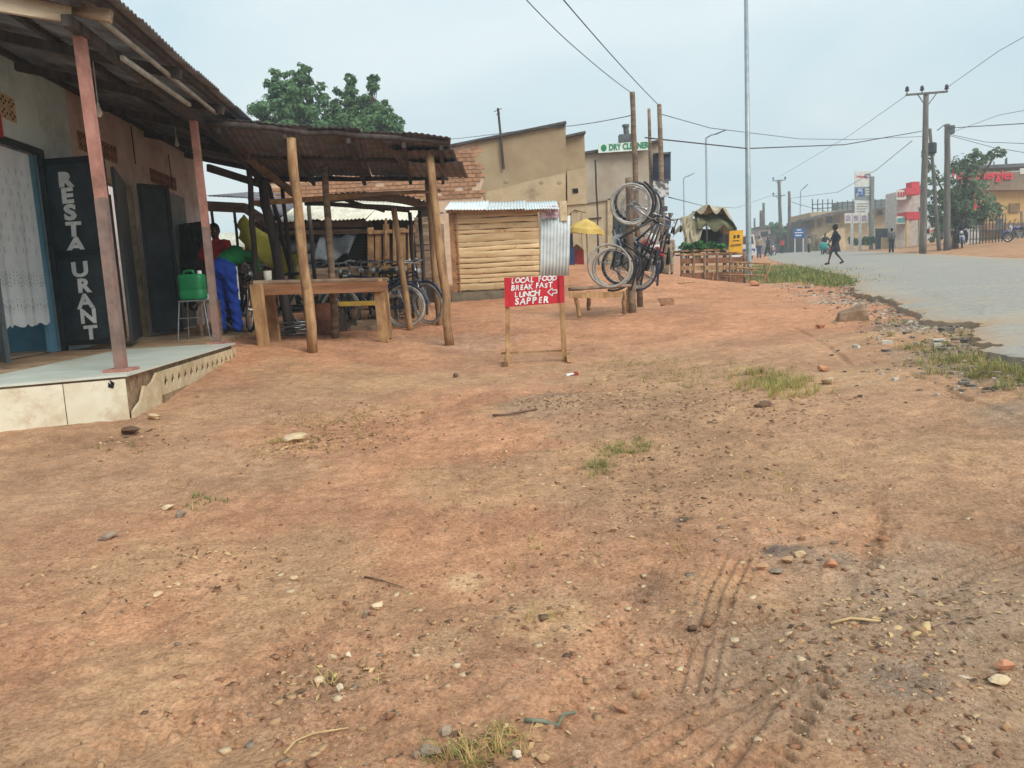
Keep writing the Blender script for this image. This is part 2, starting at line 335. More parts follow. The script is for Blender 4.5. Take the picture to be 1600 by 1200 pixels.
def track_field(x, y):
    z = np.zeros_like(x)
    for pl, w, tp, dep in TRK:
        s0 = 0.
        for a, b in zip(pl[:-1], pl[1:]):
            d = b-a; L_ = np.linalg.norm(d); d = d/L_
            dx, dy = x-a[0], y-a[1]; s = dx*d[0]+dy*d[1]; q = -dx*d[1]+dy*d[0]
            on = (s > -.03) & (s < L_+.03)
            g = np.exp(-(q/(w*.5))**4)
            mod = np.clip(.75+1.6*fbm(x, y, .22, 2, 83), .1, 1); tr = mod if not tp else (np.clip(.5+1.1*np.sin(2*np.pi*(s+s0+np.abs(q)*.6)/tp), 0, 1) if tp > 0 else np.clip(.5+1.1*np.cos(2*np.pi*q/tp), 0, 1))
            rim = .35*np.exp(-((np.abs(q)-w*.62)/(w*.16))**2)
            z = np.minimum(z, np.where(on, -1.7*dep*g*tr, 0)) + np.where(on, dep*rim, 0)*.9
            s0 += L_
    return z
_pr = np.random.default_rng(5); PRINTS = []
for (x0, y0, x1, y1, n) in ((.2, 2.2, -1.2, 8.5, 13), (-1.5, 2.0, -2.2, 8.6, 12), (1.2, 2.4, 2.6, 9.5, 13), (2.2, 3., 1., 8., 9), (-.6, 9., 1.8, 12., 8), (-2.0, 3.5, 1.6, 4.6, 8)):
    a = math.atan2(y1-y0, x1-x0)
    for k in range(n): t = k/n; PRINTS.append((x0+(x1-x0)*t-math.sin(a)*.11*(-1)**k+_pr.normal(0, .03), y0+(y1-y0)*t+math.cos(a)*.11*(-1)**k, a+_pr.normal(0, .15), _pr.uniform(.5, 1)))
def print_field(x, y):
    z = np.zeros_like(x)
    for (px, py, a, d) in PRINTS:
        m = (np.abs(x-px) < .25) & (np.abs(y-py) < .25)
        if not m.any(): continue
        u = (x[m]-px)*math.cos(a)+(y[m]-py)*math.sin(a); v = -(x[m]-px)*math.sin(a)+(y[m]-py)*math.cos(a); q = (u/.13)**2+(v/(.045-.012*np.sign(u)*0))**2
        z[m] += d*(-.010*np.exp(-q**2)*(1+.4*np.sin(u*260))+.005*np.exp(-((np.sqrt(q)-1.25)/.2)**2))
    return z
def detail(x, y, full=True):
    la = lat(x, y)-np.interp(alo(x, y), LE_s, LE_l); on = (la > 0) & (lat(x, y) < RIGHT-.2)
    z = .026*fbm(x, y, 1.1, 3, 3)+.024*fbm(x, y, .30, 4, 9)
    rough = np.clip(.35+1.4*fbm(x, y, 1.6, 3, 21)+.1, .15, 1)
    cr = fbm(x, y, .05, 3, 31); z = z+.012*rough*fbm(x, y, .10, 3, 37)+.020*rough*np.clip(cr-.08, 0, 1)-.012*np.clip(fbm(x, y, .16, 4, 41)-.3, 0, 1)
    gu = fbm(x, y, 1.9, 3, 111)*.9; z = z-.016*np.exp(-(gu/.018)**2)*np.clip(.3+2*fbm(x, y, 1.4, 2, 113), 0, 1)
    if full: z = z+track_field(x, y)+print_field(x, y)
    return np.where(on, 0, z)
def zg(x, y): return float(zbase(x, y)+detail(np.array([x]), np.array([y]))[0])
def make_ground():
    th = np.concatenate([np.linspace(-44, 44, 860), np.linspace(46, 314, 70)[1:-1]]); th = np.radians(th)
    rr = np.concatenate([np.geomspace(1.6, 45, 860), np.geomspace(45, 1500, 46)[1:]])
    c0 = np.array([0, -.6]); T, RR_ = np.meshgrid(th, rr); x = c0[0]+RR_*np.sin(T); y = c0[1]+RR_*np.cos(T)
    z = zbase(x, y)+detail(x, y)*np.clip(1.4-RR_/40, 0, 1)
    nr, nt_ = x.shape
    vv = np.stack([x, y, z], -1).reshape(-1, 3); vv = np.vstack([vv, [[c0[0], c0[1], float(zbase(*c0))]]])
    i, j = np.meshgrid(np.arange(nr-1), np.arange(nt_), indexing='ij'); j2 = (j+1) % nt_
    q = np.stack([i*nt_+j, i*nt_+j2, (i+1)*nt_+j2, (i+1)*nt_+j], -1).reshape(-1, 4)[:, ::-1]
    tri = np.stack([np.full(nt_, nr*nt_), (np.arange(nt_)+1) % nt_, np.arange(nt_)], -1)
    me = bpy.data.meshes.new('ground'); me.vertices.add(len(vv)); me.vertices.foreach_set('co', vv.ravel())
    nl = q.size+tri.size; me.loops.add(nl); me.loops.foreach_set('vertex_index', np.concatenate([q.ravel(), tri.ravel()]).astype(np.int32))
    npoly = len(q)+len(tri); me.polygons.add(npoly)
    me.polygons.foreach_set('loop_start', np.concatenate([np.arange(len(q))*4, q.size+np.arange(len(tri))*3]).astype(np.int32))
    me.polygons.foreach_set('use_smooth', np.ones(npoly, bool)); me.update(calc_edges=True)
    X, Y = vv[:, 0], vv[:, 1]
    base = np.array(srgb(176, 138, 109)); C = np.tile(base, (len(X), 1))
    def blend(c, w): nonlocal C; w = np.clip(w, 0, 1)[:, None]; C = C*(1-w)+np.array(srgb(*c))*w
    nA, nB, nC = fbm(X, Y, 2.2, 4, 51), fbm(X, Y, 1.0, 4, 61), fbm(X, Y, .45, 4, 71)
    blend((188, 134, 102), np.clip((Y-6)/6, 0, 1)*.8*np.clip(1+nA, 0, 1))                        # redder further out
    blend((188, 136, 104), np.minimum((nA+.05)*1.6, .7))
    blend((178, 145, 112), np.minimum((.06-nB)*1.8, .55)*(Y < 9))
    blend((166, 138, 116), np.minimum((nC+nA-.25)*2, .45)*np.clip((X+.5)/2, 0, 1)*(Y < 8))
    def spot(px, py, r, c, w=1., st=1.):
        p = gat(px, py); d = np.hypot((X-p[0]), (Y-p[1])/st)/r; blend(c, w*np.clip((1.15-d+.9*nC)*2.2, 0, 1))
    for a in [(1068, 818, .045, (84, 80, 80), .85), (1215, 868, .05, (82, 78, 78), .85), (1250, 866, .04, (88, 84, 84), .8), (1305, 880, .045, (88, 84, 84), .85), (1300, 765, .13, (128, 104, 88), .5), (1330, 955, .35, (158, 132, 110), .5), (1420, 1075, .08, (95, 88, 84), .8),
              (1400, 1000, .5, (156, 132, 112), .5), (1470, 950, .4, (160, 136, 114), .45), (1020, 905, .07, (138, 110, 92), .5), (1015, 930, .07, (132, 106, 90), .5), (850, 965, .16, (196, 160, 124), .6), (720, 908, .10, (205, 172, 136), .6), (690, 1005, .12, (198, 164, 128), .6),
              (480, 1060, .2, (150, 122, 98), .45), (860, 628, .35, (140, 122, 106), .5, 2), (940, 640, .5, (158, 124, 100), .45, 1.5), (1030, 700, .6, (164, 128, 100), .45, 1.5), (740, 535, .5, (182, 146, 122), .6, 2), (1100, 740, .8, (166, 130, 102), .4),
              (180, 690, .5, (140, 104, 80), .5), (1480, 560, .4, (156, 134, 114), .5, 2), (1300, 470, .5, (166, 148, 130), .4, 2), (1420, 510, .4, (150, 130, 112), .5, 2), (1570, 590, .35, (150, 130, 112), .5, 2)]: spot(*a)
    # verge next to the broken asphalt: grey grit
    inl = lat(X, Y)-np.interp(alo(X, Y), LE_s, LE_l)
    blend((140, 122, 106), np.clip((inl+.35+.8*nC)*3, 0, 1)*(inl < .3)*(Y < 40)*.7)
    blend((176, 136, 104), (lat(X, Y) > RIGHT-.3)*.85)
    ca = me.color_attributes.new('soil', 'FLOAT_COLOR', 'POINT'); ca.data.foreach_set('color', np.hstack([C, np.ones((len(X), 1))]).ravel())
    me.materials.append(soil_material()); o = bpy.data.objects.new('ground', me); col.objects.link(o); o['kind'] = 'structure'; return o
ground = make_ground()

# ------------------------------------------------------------------ road: worn asphalt slab with a broken edge
def make_road():
    MB_ = MB(); ss = []
    s = 2.0
    while s < 60: ss.append(s); s += .025 if s < 16 else (.08 if s < 30 else .6)
    ss += list(np.linspace(60, 420, 30)); ss = [-40, -20, -8, -3, 0]+ss; ss = np.array(ss)
    left = np.interp(ss, LE_s, LE_l)+.16*fbm(ss, ss*0, .5, 2, 5)+.10*fbm(ss, ss*0+3, .10, 4, 8)+.05
    fr = np.array([0, .002, .006, .014, .03, .05, .07, .085, .1, .115, .13, .15, .17, .25, .45, .6, .75, .85, .93, .97, 1]); P = []; D_ = []
    for a, l in zip(ss, left):
        for f in fr:
            la = l+(RIGHT+.12*math.sin(a*.35)-l)*f; p = RH*a+RN*la; P.append((p[0], p[1], 0)); D_.append((la-l, f))
    P = np.array(P); D_ = np.array(D_); nz_ = fbm(P[:, 0], P[:, 1], 1.2, 3, 77); crumb = fbm(P[:, 0], P[:, 1], .09, 3, 13)
    e = np.exp(-D_[:, 0]/.10)
    P[:, 2] = zroad(P[:, 0], P[:, 1])+.010+.025*np.sin(np.pi*D_[:, 1])+.008*nz_-e*(.028+.03*crumb)+.016*np.clip((D_[:, 0]-.75-.5*fbm(P[:, 0], P[:, 1], 1.5, 2, 19))/.05, 0, 1)
    n = len(fr); m = len(ss); k = len(P)
    bot = P-np.array([0, 0, .085])
    fs = [(i*n+j, i*n+j+1, (i+1)*n+j+1, (i+1)*n+j)[::-1] for i in range(m-1) for j in range(n-1)]
    fs += [(i*n, (i+1)*n, (i+1)*n+k, i*n+k)[::-1] for i in range(m-1)]+[(i*n+n-1, (i+1)*n+n-1, (i+1)*n+n-1+k, i*n+n-1+k) for i in range(m-1)]
    MB_.add(np.vstack([P, bot]), fs)
    a = mat('asphalt', srgb(174, 170, 163), srgb(152, 148, 141), 14, .9, .6, 120, c3=srgb(178, 168, 152), s3=.6, spec=.08, bdist=.008)
    N = a.node_tree.nodes; L = a.node_tree.links; at_ = N.new('ShaderNodeAttribute'); at_.attribute_name = 'dust'; mm = N.new('ShaderNodeMix'); mm.data_type = 'RGBA'
    src = N['Principled BSDF'].inputs['Base Color'].links[0].from_socket; L.new(src, mm.inputs[6]); mm.inputs[7].default_value = (*srgb(178, 150, 122), 1); L.new(at_.outputs['Fac'], mm.inputs[0]); L.new(mm.outputs[2], N['Principled BSDF'].inputs['Base Color'])
    o = MB_.build('road', a, smooth=True); tag(o, kind='structure')
    d = np.clip(.65*np.exp(-D_[:, 0]/.22)+.9*np.exp(-(1-D_[:, 1])*7/.6)+.8*fbm(P[:, 0], P[:, 1], .8, 4, 99)*np.exp(-D_[:, 0]/1.2), 0, .92)
    at2 = o.data.attributes.new('dust', 'FLOAT', 'POINT'); at2.data.foreach_set('value', np.concatenate([d, d*.3+.1]))
make_road()
# ------------------------------------------------------------------ shared materials
white_paint = mat('white_lettering', (.84, .85, .85), (.68, .69, .69), 20, .7, .1)
rust_sheet = mat('rusty_roof_sheet', srgb(118, 118, 126), srgb(90, 90, 96), 5, .8, .2, 40, stretch=(1, 1, 1), c3=srgb(112, 84, 74), s3=2.2, lo3=.5, hi3=.66)
dark_sheet = mat('weathered_roof_sheet', srgb(134, 136, 142), srgb(104, 106, 112), 4, .75, .2, 30, c3=srgb(96, 70, 58), s3=1.6)
galv = mat('galvanised_sheet', srgb(214, 220, 220), srgb(192, 200, 202), 5, .5, .1, 30, c3=srgb(176, 168, 156), s3=2.5, lo3=.6, hi3=.75)
pale_sheet = mat('pale_roof_sheet', srgb(226, 222, 206), srgb(200, 192, 172), 5, .6, .1, 30, c3=srgb(168, 140, 112), s3=2, lo3=.58, hi3=.75)
pole_wood = mat('bare_pole_wood', srgb(176, 142, 104), srgb(132, 98, 68), 9, .85, .5, 30, stretch=(1.5, 1.5, .25), c3=srgb(110, 84, 64), s3=5)
dark_wood = mat('smoky_dark_wood', srgb(84, 74, 70), srgb(56, 48, 46), 8, .85, .5, 30, stretch=(1.5, 1.5, .3))
plank_wood = mat('sawn_plank_wood', srgb(186, 150, 108), srgb(150, 112, 76), 10, .85, .35, 40, stretch=(1, 1, .3), c3=srgb(124, 90, 64), s3=3)
fresh_wood = mat('fresh_slab_wood', srgb(222, 194, 152), srgb(200, 166, 122), 7, .8, .4, 30, stretch=(.25, 1, 2.2), c3=srgb(160, 116, 76), s3=3.4, lo3=.56, hi3=.7)
grey_wood = mat('weathered_grey_wood', srgb(150, 128, 106), srgb(112, 92, 76), 7, .9, .4, 30, stretch=(.3, 1, 2), c3=srgb(84, 70, 60), s3=4)
post_paint = mat('rust_red_post_paint', srgb(172, 124, 112), srgb(150, 104, 92), 8, .7, .2, 40, c3=srgb(112, 84, 72), s3=3)
teal = mat('pale_teal_wall_paint', srgb(212, 232, 238), srgb(198, 222, 230), 3, .85, .1, 20, c3=srgb(166, 186, 188), s3=1.2)
pink = mat('faded_pink_wall_paint', srgb(222, 206, 200), srgb(206, 186, 178), 3, .9, .1, 20, c3=srgb(184, 156, 142), s3=1.4)
cream = mat('cream_cement', srgb(206, 188, 156), srgb(180, 158, 124), 6, .9, .3, 30)
door_black = mat('black_steel_paint', srgb(56, 64, 70), srgb(42, 48, 54), 5, .5, .1, 30, spec=.4, c3=srgb(78, 78, 76), s3=2, lo3=.62, hi3=.75)
door_frame_m = mat('dark_door_frame_steel', srgb(48, 52, 54), srgb(34, 36, 38), 8, .55, .1, spec=.4)
blue_wall = mat('blue_wall_paint', srgb(110, 156, 178), srgb(96, 140, 164), 3, .8, .1)
concrete = mat('dusty_concrete_floor', srgb(176, 150, 122), srgb(150, 122, 94), 4, .9, .3, 30, c3=srgb(140, 106, 78), s3=1.5)
tile_m = mat('marbled_white_tile', srgb(222, 216, 198), srgb(208, 198, 174), 3, .35, .03, c3=srgb(176, 150, 118), s3=2.6, lo3=.5, hi3=.7, spec=.4)
floor_tile = mat('white_floor_tile', srgb(214, 218, 208), srgb(196, 200, 188), 2, .4, .03, c3=srgb(190, 176, 150), s3=1.6, lo3=.55, hi3=.75, spec=.45)
mortar = mat('exposed_brown_mortar', srgb(158, 132, 104), srgb(120, 96, 74), 12, .95, .6, 40)
dark_void = mat('black_opening', (.012, .012, .012), (.008, .008, .008), 4, .95, 0)
red_board = mat('red_sign_paint', srgb(196, 44, 56), srgb(176, 36, 48), 6, .6, .1, spec=.3)

# ------------------------------------------------------------------ restaurant building
AXD = _norm(V(-.095, 1, 0)); BXD = V(-AXD[1], AXD[0], 0); C0 = V(-2.95, 5.85, 0); ZP = .496
def S(s, b, z): return C0+AXD*s+BXD*b+V(0, 0, z)
def Spt(p): d = V(p)-C0; return d@AXD, d@BXD, p[2]
WB = 2.02                                    # wall line
shop = thing('restaurant_building', 'single-storey restaurant with tin-roofed veranda, teal and pink walls and black steel doors', 'shop', S(3, 1, .1))
BX2 = BXD*1-AXD*.34                          # veranda's skewed near end
# veranda plinth
pl = MB(); pl.prism([S(.0, .02, 0)+V(0, 0, -.1), S(3.2, .02, -.1), S(3.2, WB, -.1), S(-.34*WB, WB, -.1)], V(0, 0, ZP-.02+.1)); plinth = pl.build('veranda_plinth', mortar, shop)
m_ = MB(); m_.prism([S(-.02, -.02, ZP-.018), S(3.22, -.02, ZP-.018), S(3.22, 1.25, ZP-.018), S(-.34*1.25-.02, 1.25, ZP-.018)], V(0, 0, .018)); m_.build('floor_tiling', floor_tile, plinth)
m_ = MB(); m_.prism([S(-.425, 1.255, ZP-.018), S(3.22, 1.255, ZP-.018), S(3.22, WB, ZP-.018), S(-.34*WB, WB, ZP-.018)], V(0, 0, .024)); m_.build('cement_floor_strip', concrete, plinth)
# earth floor beyond the tiles (raised strip in front of the second door)
m_ = MB(); m_.prism([S(3.22, .35, -.1), S(10.2, .45, -.1), S(10.2, WB, -.1), S(3.22, WB, -.1)], V(0, 0, ZP+.1-.004)); m_.build('earth_floor_strip', concrete, shop)
# tiles on the near end
e0, e1 = S(0, 0, 0), S(-.34*WB, WB, 0); ed = _norm(e1-e0); en = _norm(V(ed[1], -ed[0], 0)); en = en if en[1] < 0 else -en
cuts = [0, .42, .86, .97, 1.4, 1.84, 2.1]
for a, b in zip(cuts[:-1], cuts[1:]):
    p = e0+ed*(a+.003)+en*.004; q = e0+ed*(b-.003)+en*.004; m_ = MB()
    m_.prism([p+V(0, 0, .05), q+V(0, 0, .05), q+V(0, 0, ZP-.035), p+V(0, 0, ZP-.035)], en*.012); m_.build('tile', tile_m, plinth)
# black scuff mark on the corner tile
m_ = MB(); c = e0+ed*.09+en*.018+V(0, 0, ZP-.1); m_.prism([c, c+ed*.035+V(0, 0, .012), c+ed*.03+V(0, 0, .05), c+ed*.012+V(0, 0, .03), c+ed*.02+V(0, 0, .07), c-ed*.012+V(0, 0, .04)], en*.002); m_.build('paint_mark', dark_void, plinth)
# side: broken plaster near the corner, then pierced blocks
poly = [(.16, .09), (.26, .13), (.32, .09), (.5, .13), (.62, .12), (.66, .2), (.66, ZP-.06), (.6, ZP-.06), (.5, ZP-.12), (.38, ZP-.15), (.3, ZP-.13), (.2, ZP-.24), (.1, ZP-.27), (.03, .2), (.02, .1)]
m_ = MB(); m_.prism([S(a, 0, z) for a, z in poly][::-1], -BXD*.022); m_.build('plaster_patch', cream, plinth)
nb = 14; w = (3.18-.68)/nb
bm_ = MB(); h = .2; hw = w/2
outer = [(-hw+.002, 0), (0, 0), (hw-.002, 0), (hw-.002, h/2), (hw-.002, h), (0, h), (-hw+.002, h), (-hw+.002, h/2)]
inner = [(-.022, h/2-.03), (0, h/2-.062), (.022, h/2-.03), (.042, h/2), (.022, h/2+.03), (0, h/2+.062), (-.022, h/2+.03), (-.042, h/2)]
Pv = [(x, 0, z) for x, z in outer]+[(x, 0, z) for x, z in inner]+[(x, .03, z) for x, z in inner]+[(x, .03, z) for x, z in outer]
bm_.add(Pv, [(i, (i+1) % 8, 8+(i+1) % 8, 8+i) for i in range(8)]+[(8+i, 8+(i+1) % 8, 16+(i+1) % 8, 16+i) for i in range(8)]+[(24+i, i, (i+1) % 8, 24+(i+1) % 8)[::-1] for i in range(8)])
bme = bm_.mesh('pierced_block', cream); ang = math.atan2(AXD[1], AXD[0])
iv = np.linalg.inv(WM[shop.name])
def loc_of(p, par): i = np.linalg.inv(WM[par.name]); return i[:3, :3]@V(p)+i[:3, 3]
for k in range(nb): place(bme, 'pierced_block', plinth, loc_of(S(.68+w*(k+.5), -.03, ZP-.06-h), plinth), (0, 0, ang))
m_ = MB(); m_.prism([S(.69, -.016, ZP-.055-h), S(3.17, -.016, ZP-.055-h), S(3.17, -.016, ZP-.065), S(.69, -.016, ZP-.065)], BXD*.008); m_.build('hole_shade_sheet', dark_void, plinth)  # black sheet put in as the shade within the block holes
m_ = MB(); m_.bar(S(.66, -.012, .5*(ZP-.06-h)+.06), S(3.2, -.012, .5*(ZP-.06-h)+.1), .03, ZP-.06-h-.12); m_.build('plinth_base_course', mortar, plinth)

# walls with door openings  (s ranges)
D1 = (1.35, 3.58); D2 = (4.35, 6.2); SEND = 10.1; ZT = 3.72; TH = .2; H1 = 2.33; H2 = 2.25
def wallbox(s0, s1, z0, z1, name, mt): m_ = MB(); m_.prism([S(s0, WB, z0), S(s1, WB, z0), S(s1, WB+TH, z0), S(s0, WB+TH, z0)], V(0, 0, z1-z0)); return m_.build(name, mt, shop)
wallbox(-2.6, D1[0], 0, ZT, 'wall', teal); wallbox(D1[0], D1[1], ZP+H1, ZT, 'wall', teal); wallbox(D1[1], D2[0], 0, ZT, 'wall', teal)
wallbox(D2[0], D2[1], ZP+H2, ZT, 'wall', pink); wallbox(D2[1], SEND, 0, ZT, 'wall', pink)
# side and back walls, ceiling: rooms stay dim
m_ = MB(); m_.prism([S(SEND-.2, WB+TH, 0), S(SEND, WB+TH, 0), S(SEND, 5.5, 0), S(SEND-.2, 5.5, 0)], V(0, 0, ZT)); m_.build('end_wall', pink, shop)
m_ = MB(); m_.prism([S(-2.6, 5.5, 0), S(SEND, 5.5, 0), S(SEND, 5.7, 0), S(-2.6, 5.7, 0)], V(0, 0, ZT)); m_.build('back_wall', blue_wall, shop)
m_ = MB(); m_.prism([S(-2.6, WB+TH, 0), S(-2.4, WB+TH, 0), S(-2.4, 5.5, 0), S(-2.6, 5.5, 0)], V(0, 0, ZT)); m_.build('end_wall', blue_wall, shop)
m_ = MB(); m_.prism([S(3.85, WB+TH, 0), S(3.97, WB+TH, 0), S(3.97, 5.5, 0), S(3.85, 5.5, 0)], V(0, 0, ZT)); m_.build('partition_wall', blue_wall, shop)
m_ = MB(); m_.prism([S(-2.4, WB+TH, ZP-.01), S(SEND-.2, WB+TH, ZP-.01), S(SEND-.2, 5.5, ZP-.01), S(-2.4, 5.5, ZP-.01)], V(0, 0, .01)); m_.build('room_floor', concrete, shop)
# steel frames round the openings
def frame3(s0, s1, h, mt):
    m_ = MB()
    for s in (s0+.03, s1-.03): m_.bar(S(s, WB+.02, ZP), S(s, WB+.02, ZP+h), .06, .06, up=BXD)
    m_.bar(S(s0+.06, WB+.05, ZP+h-.03), S(s1-.06, WB+.05, ZP+h-.03), .14, .06); return m_.build('door_frame', mt, shop)
frame3(D1[0], D1[1], H1, door_frame_m)
m_ = MB(); m_.bar(S(D1[1]-.10, WB+.12, ZP), S(D1[1]-.10, WB+.12, ZP+H1-.06), .18, .05, up=BXD); m_.build('door_jamb', blue_wall, shop)
fr2 = frame3(D2[0], D2[1], H2, cream)
# olive brown inner door seen in the second doorway
olive = mat('olive_brown_door', srgb(120, 100, 74), srgb(96, 78, 56), 4, .7, .1)
m_ = MB(); m_.bar(S(4.6, WB+.55, ZP), S(4.6, WB+.55, ZP+2.1), 1.0, .04, up=AXD)
idr = m_.build('inner_door', olive, shop)
m_ = MB(); m_.bar(S(5.9, WB+.75, ZP), S(5.9, WB+.75, ZP+2.1), 1.1, .05, up=AXD); m_.bar(S(5.86, WB+.55, ZP+.02), S(5.86, WB+.55, ZP+.75), .6, .06, up=AXD); m_.build('inner_door', olive, shop)
def leaf(name, p, q, h, mt, par=shop, z0=ZP+.06, rails=(.0, .5, 1.), th=.035, label=None):
    """steel door leaf from p to q (plan), with raised rim and rails"""
    p, q = V(p), V(q); p[2] = q[2] = 0; d = _norm(q-p); w = np.linalg.norm(q-p); nn = _norm(V(d[1], -d[0], 0)); nn = nn if nn[1] < 0 else -nn
    m_ = MB(); m_.prism([p+V(0, 0, z0), q+V(0, 0, z0), q+V(0, 0, z0+h), p+V(0, 0, z0+h)], -nn*.012); o = m_.build(name, mt, par)
    f = MB()
    for a in (0, w-.05): f.prism([p+d*a+V(0, 0, z0), p+d*(a+.05)+V(0, 0, z0), p+d*(a+.05)+V(0, 0, z0+h), p+d*a+V(0, 0, z0+h)], nn*.025)
    for r_ in rails:
        zz = z0+(h-.06)*r_; f.prism([p+d*.05+V(0, 0, zz), p+d*(w-.05)+V(0, 0, zz), p+d*(w-.05)+V(0, 0, zz+.06), p+d*.05+V(0, 0, zz+.06)], nn*.023)
    f.build('leaf_rim', door_frame_m, o)
    if label: o['label'] = label
    return o, p, d, nn
LP = atz(98, 548, ZP); LQ = atz(197, 544, ZP)
lf, p, d, nn = leaf('door_leaf', LP, LQ, 2.16, door_black, label='black steel door leaf with hand-painted white vertical lettering')
w = np.linalg.norm((LQ-LP)[:2])
zl = ZP+2.03
ofs = [.36, .40, .42, .43, .44, .49, .50, .51, .54, .55]
for i, ch in enumerate('RESTAURANT'):
    z = ZP+.06+2.16-.32-i*.186-(.10 if i > 4 else 0); 
    ja = rng.normal(0, .04); text_mesh('letter', ch, white_paint, lf, p+d*(w*(.36+.015*i)+rng.normal(0, .006))+nn*.006+V(0, 0, z+rng.normal(0, .005)), d+V(0, 0, ja), V(0, 0, 1)-d*(ja-.05), .225*rng.uniform(.94, 1.06), .002, 'CENTER', 1.35*rng.uniform(.9, 1.1), .012*rng.uniform(.7, 1.3))
m_ = MB(); m_.bar(p+d*(w-.16)+nn*.03+V(0, 0, ZP+.52), p+d*(w-.02)+nn*.03+V(0, 0, ZP+.52), .03); m_.box(p+d*(w-.09)+nn*.02+V(0, 0, ZP+1.7), (.1, .03, .02)); m_.build('bolt', door_frame_m, lf)
# second fold of the same door, and the near leaf cut by the frame
leaf('door_leaf', atz(192, 545, ZP)+V(0, .25, 0), atz(206, 535, ZP)+V(0, .3, 0), 2.05, door_black)
leaf('door_leaf', atz(-70, 560, ZP), atz(17, 578, ZP), 2.1, door_black)
# leaves at the second door: black, then grey inside face
P0, P1, P2 = atz(240, 527, ZP), atz(291, 522, ZP)+V(.0, -.1, 0), atz(308, 514, ZP)
leaf('door_leaf', P0, P1, 2.16, door_black)
greyd = mat('grey_primer_steel', srgb(112, 118, 116), srgb(88, 92, 90), 4, .6, .1, c3=srgb(140, 128, 108), s3=3)
leaf('door_leaf', atz(272, 521, ZP)+V(0, .12, 0), P2, 2.2, greyd, label='grey inner face of the folded steel door leaf')
# vent strips with pierced flowers above the doors
def vent(s0, s1, z0, z1, mt, rows=2, n=9):
    m_ = MB(); m_.prism([S(s0, WB-.012, z0), S(s1, WB-.012, z0), S(s1, WB-.012, z1), S(s0, WB-.012, z1)], BXD*.010); o = m_.build('vent_block', mt, shop)
    h_ = MB(); 
    for r_ in range(rows):
        for k in range(n):
            c = S(s0+(s1-s0)*(k+.5)/n, WB-.015, z0+(z1-z0)*(r_+.5)/rows); a = (s1-s0)/n*.3; b = (z1-z0)/rows*.22
            for dx, dz in ((-a*.9, 0), (a*.9, 0), (0, b*1.2), (0, -b*1.2)): h_.prism([c+AXD*(dx-a*.42)+V(0, 0, dz), c+AXD*dx+V(0, 0, dz-b*.6), c+AXD*(dx+a*.42)+V(0, 0, dz), c+AXD*dx+V(0, 0, dz+b*.6)], BXD*.002)
    h_.build('vent_holes', dark_void, o)
vent(1.2, 3.05, 3.02, 3.28, cream, 2, 12); vent(4.55, 5.75, 3.0, 3.24, mat('tan_vent_cement', srgb(186, 150, 116), srgb(150, 112, 82), 6), 2, 10)
vent(7.05, 8.3, 2.92, 3.14, mat('red_vent_cement', srgb(170, 112, 96), srgb(130, 80, 66), 6), 2, 10)
# pink-brown flourish stains on the pink wall
# conduits, bulbs
for q in ([(2.66, 3.68), (2.68, 3.3), (2.6, 3.24)], [(6.4, 3.66), (6.42, 3.1)], [(8.0, 3.5), (8.05, 3.1), (8.02, 2.95)]): m_ = MB(); m_.tube([S(a, WB-.02, z) for a, z in q], .008, 6); m_.build('conduit', dark_void, shop)
bulb_m = mat('white_bulb_glass', (.8, .8, .78), (.7, .7, .68), 3, .2, 0)
for q, Y in (((154, 172), 8.2), ((276, 222), 12.0)):
    c = at(*q, Y); m_ = MB(); m_.lathe([(.012, .07), (.016, .03), (.03, 0), (.034, -.03), (.024, -.06), (.006, -.072)], c, 12); m_.tube([c+V(0, 0, .07), c+V(0, 0, .5)], .006, 6); m_.build('light_bulb', bulb_m, shop, smooth=True)

# roof: sheets on rafters, outer beam and posts
ZE, ZW = 3.235, 3.80
def RS(s, b): return S(s, b, ZE+(ZW-ZE)*(b+.22)/(WB+.3))
for k in range(14):
    s0 = -.20+k*.74
    if s0 > 9.8: break
    b0 = -.22-.01*(k % 2)
    m_ = MB(); m_.corr(RS(s0, b0)+V(0, 0, .006*(k % 2)), AXD*.77, RS(s0, WB+.3)-RS(s0, b0), 10, .011, 5, .002, .012, warp=.004); m_.build('roof_sheet', dark_sheet, shop, smooth='all')
for k in range(3):
    b = -.10+k*1.05; m_ = MB(); m_.bar(RS(-.1, b)-V(0, 0, .05), RS(9.8, b)-V(0, 0, .05), .05, .06); m_.build('purlin', dark_wood, shop)
for s in (.12, 1.7, 3.2, 5., 7., 9.):
    m_ = MB(); m_.bar(RS(s, -.15)-V(0, 0, .125), RS(s, WB)-V(0, 0, .125), .06, .09); m_.build('rafter', dark_wood if s > .2 else grey_wood, shop)
m_ = MB(); m_.bar(S(.05, .1, 3.12), S(.05-.34*2.0, 2.0, 3.3), .04, .12); m_.build('end_beam', mat('pale_end_beam', srgb(186, 170, 148), srgb(150, 130, 108), 5, .85, .3, stretch=(.3, .3, 1)), shop)
m_ = MB(); m_.bar(S(.0, .0, 3.22), S(-.34*2.2, 2.2, 3.5), .03, .14); m_.build('end_fascia', dark_wood, shop)
ww = mat('whitewashed_batten', srgb(176, 172, 164), srgb(146, 140, 130), 6, .8, .2)
m_ = MB(); m_.bar(S(.1, -.05, 3.13), S(3.25, -.05, 3.11), .028, .03); m_.build('eave_batten', ww, shop)
m_ = MB(); m_.bar(S(.75, .03, 3.02), S(2.6, .05, 3.06), .03, .035); m_.build('eave_batten', ww, shop)
m_ = MB(); m_.bar(S(.0, .12, 3.07), S(9.6, .3, 3.07), .07, .08); m_.build('veranda_beam', dark_wood, shop)
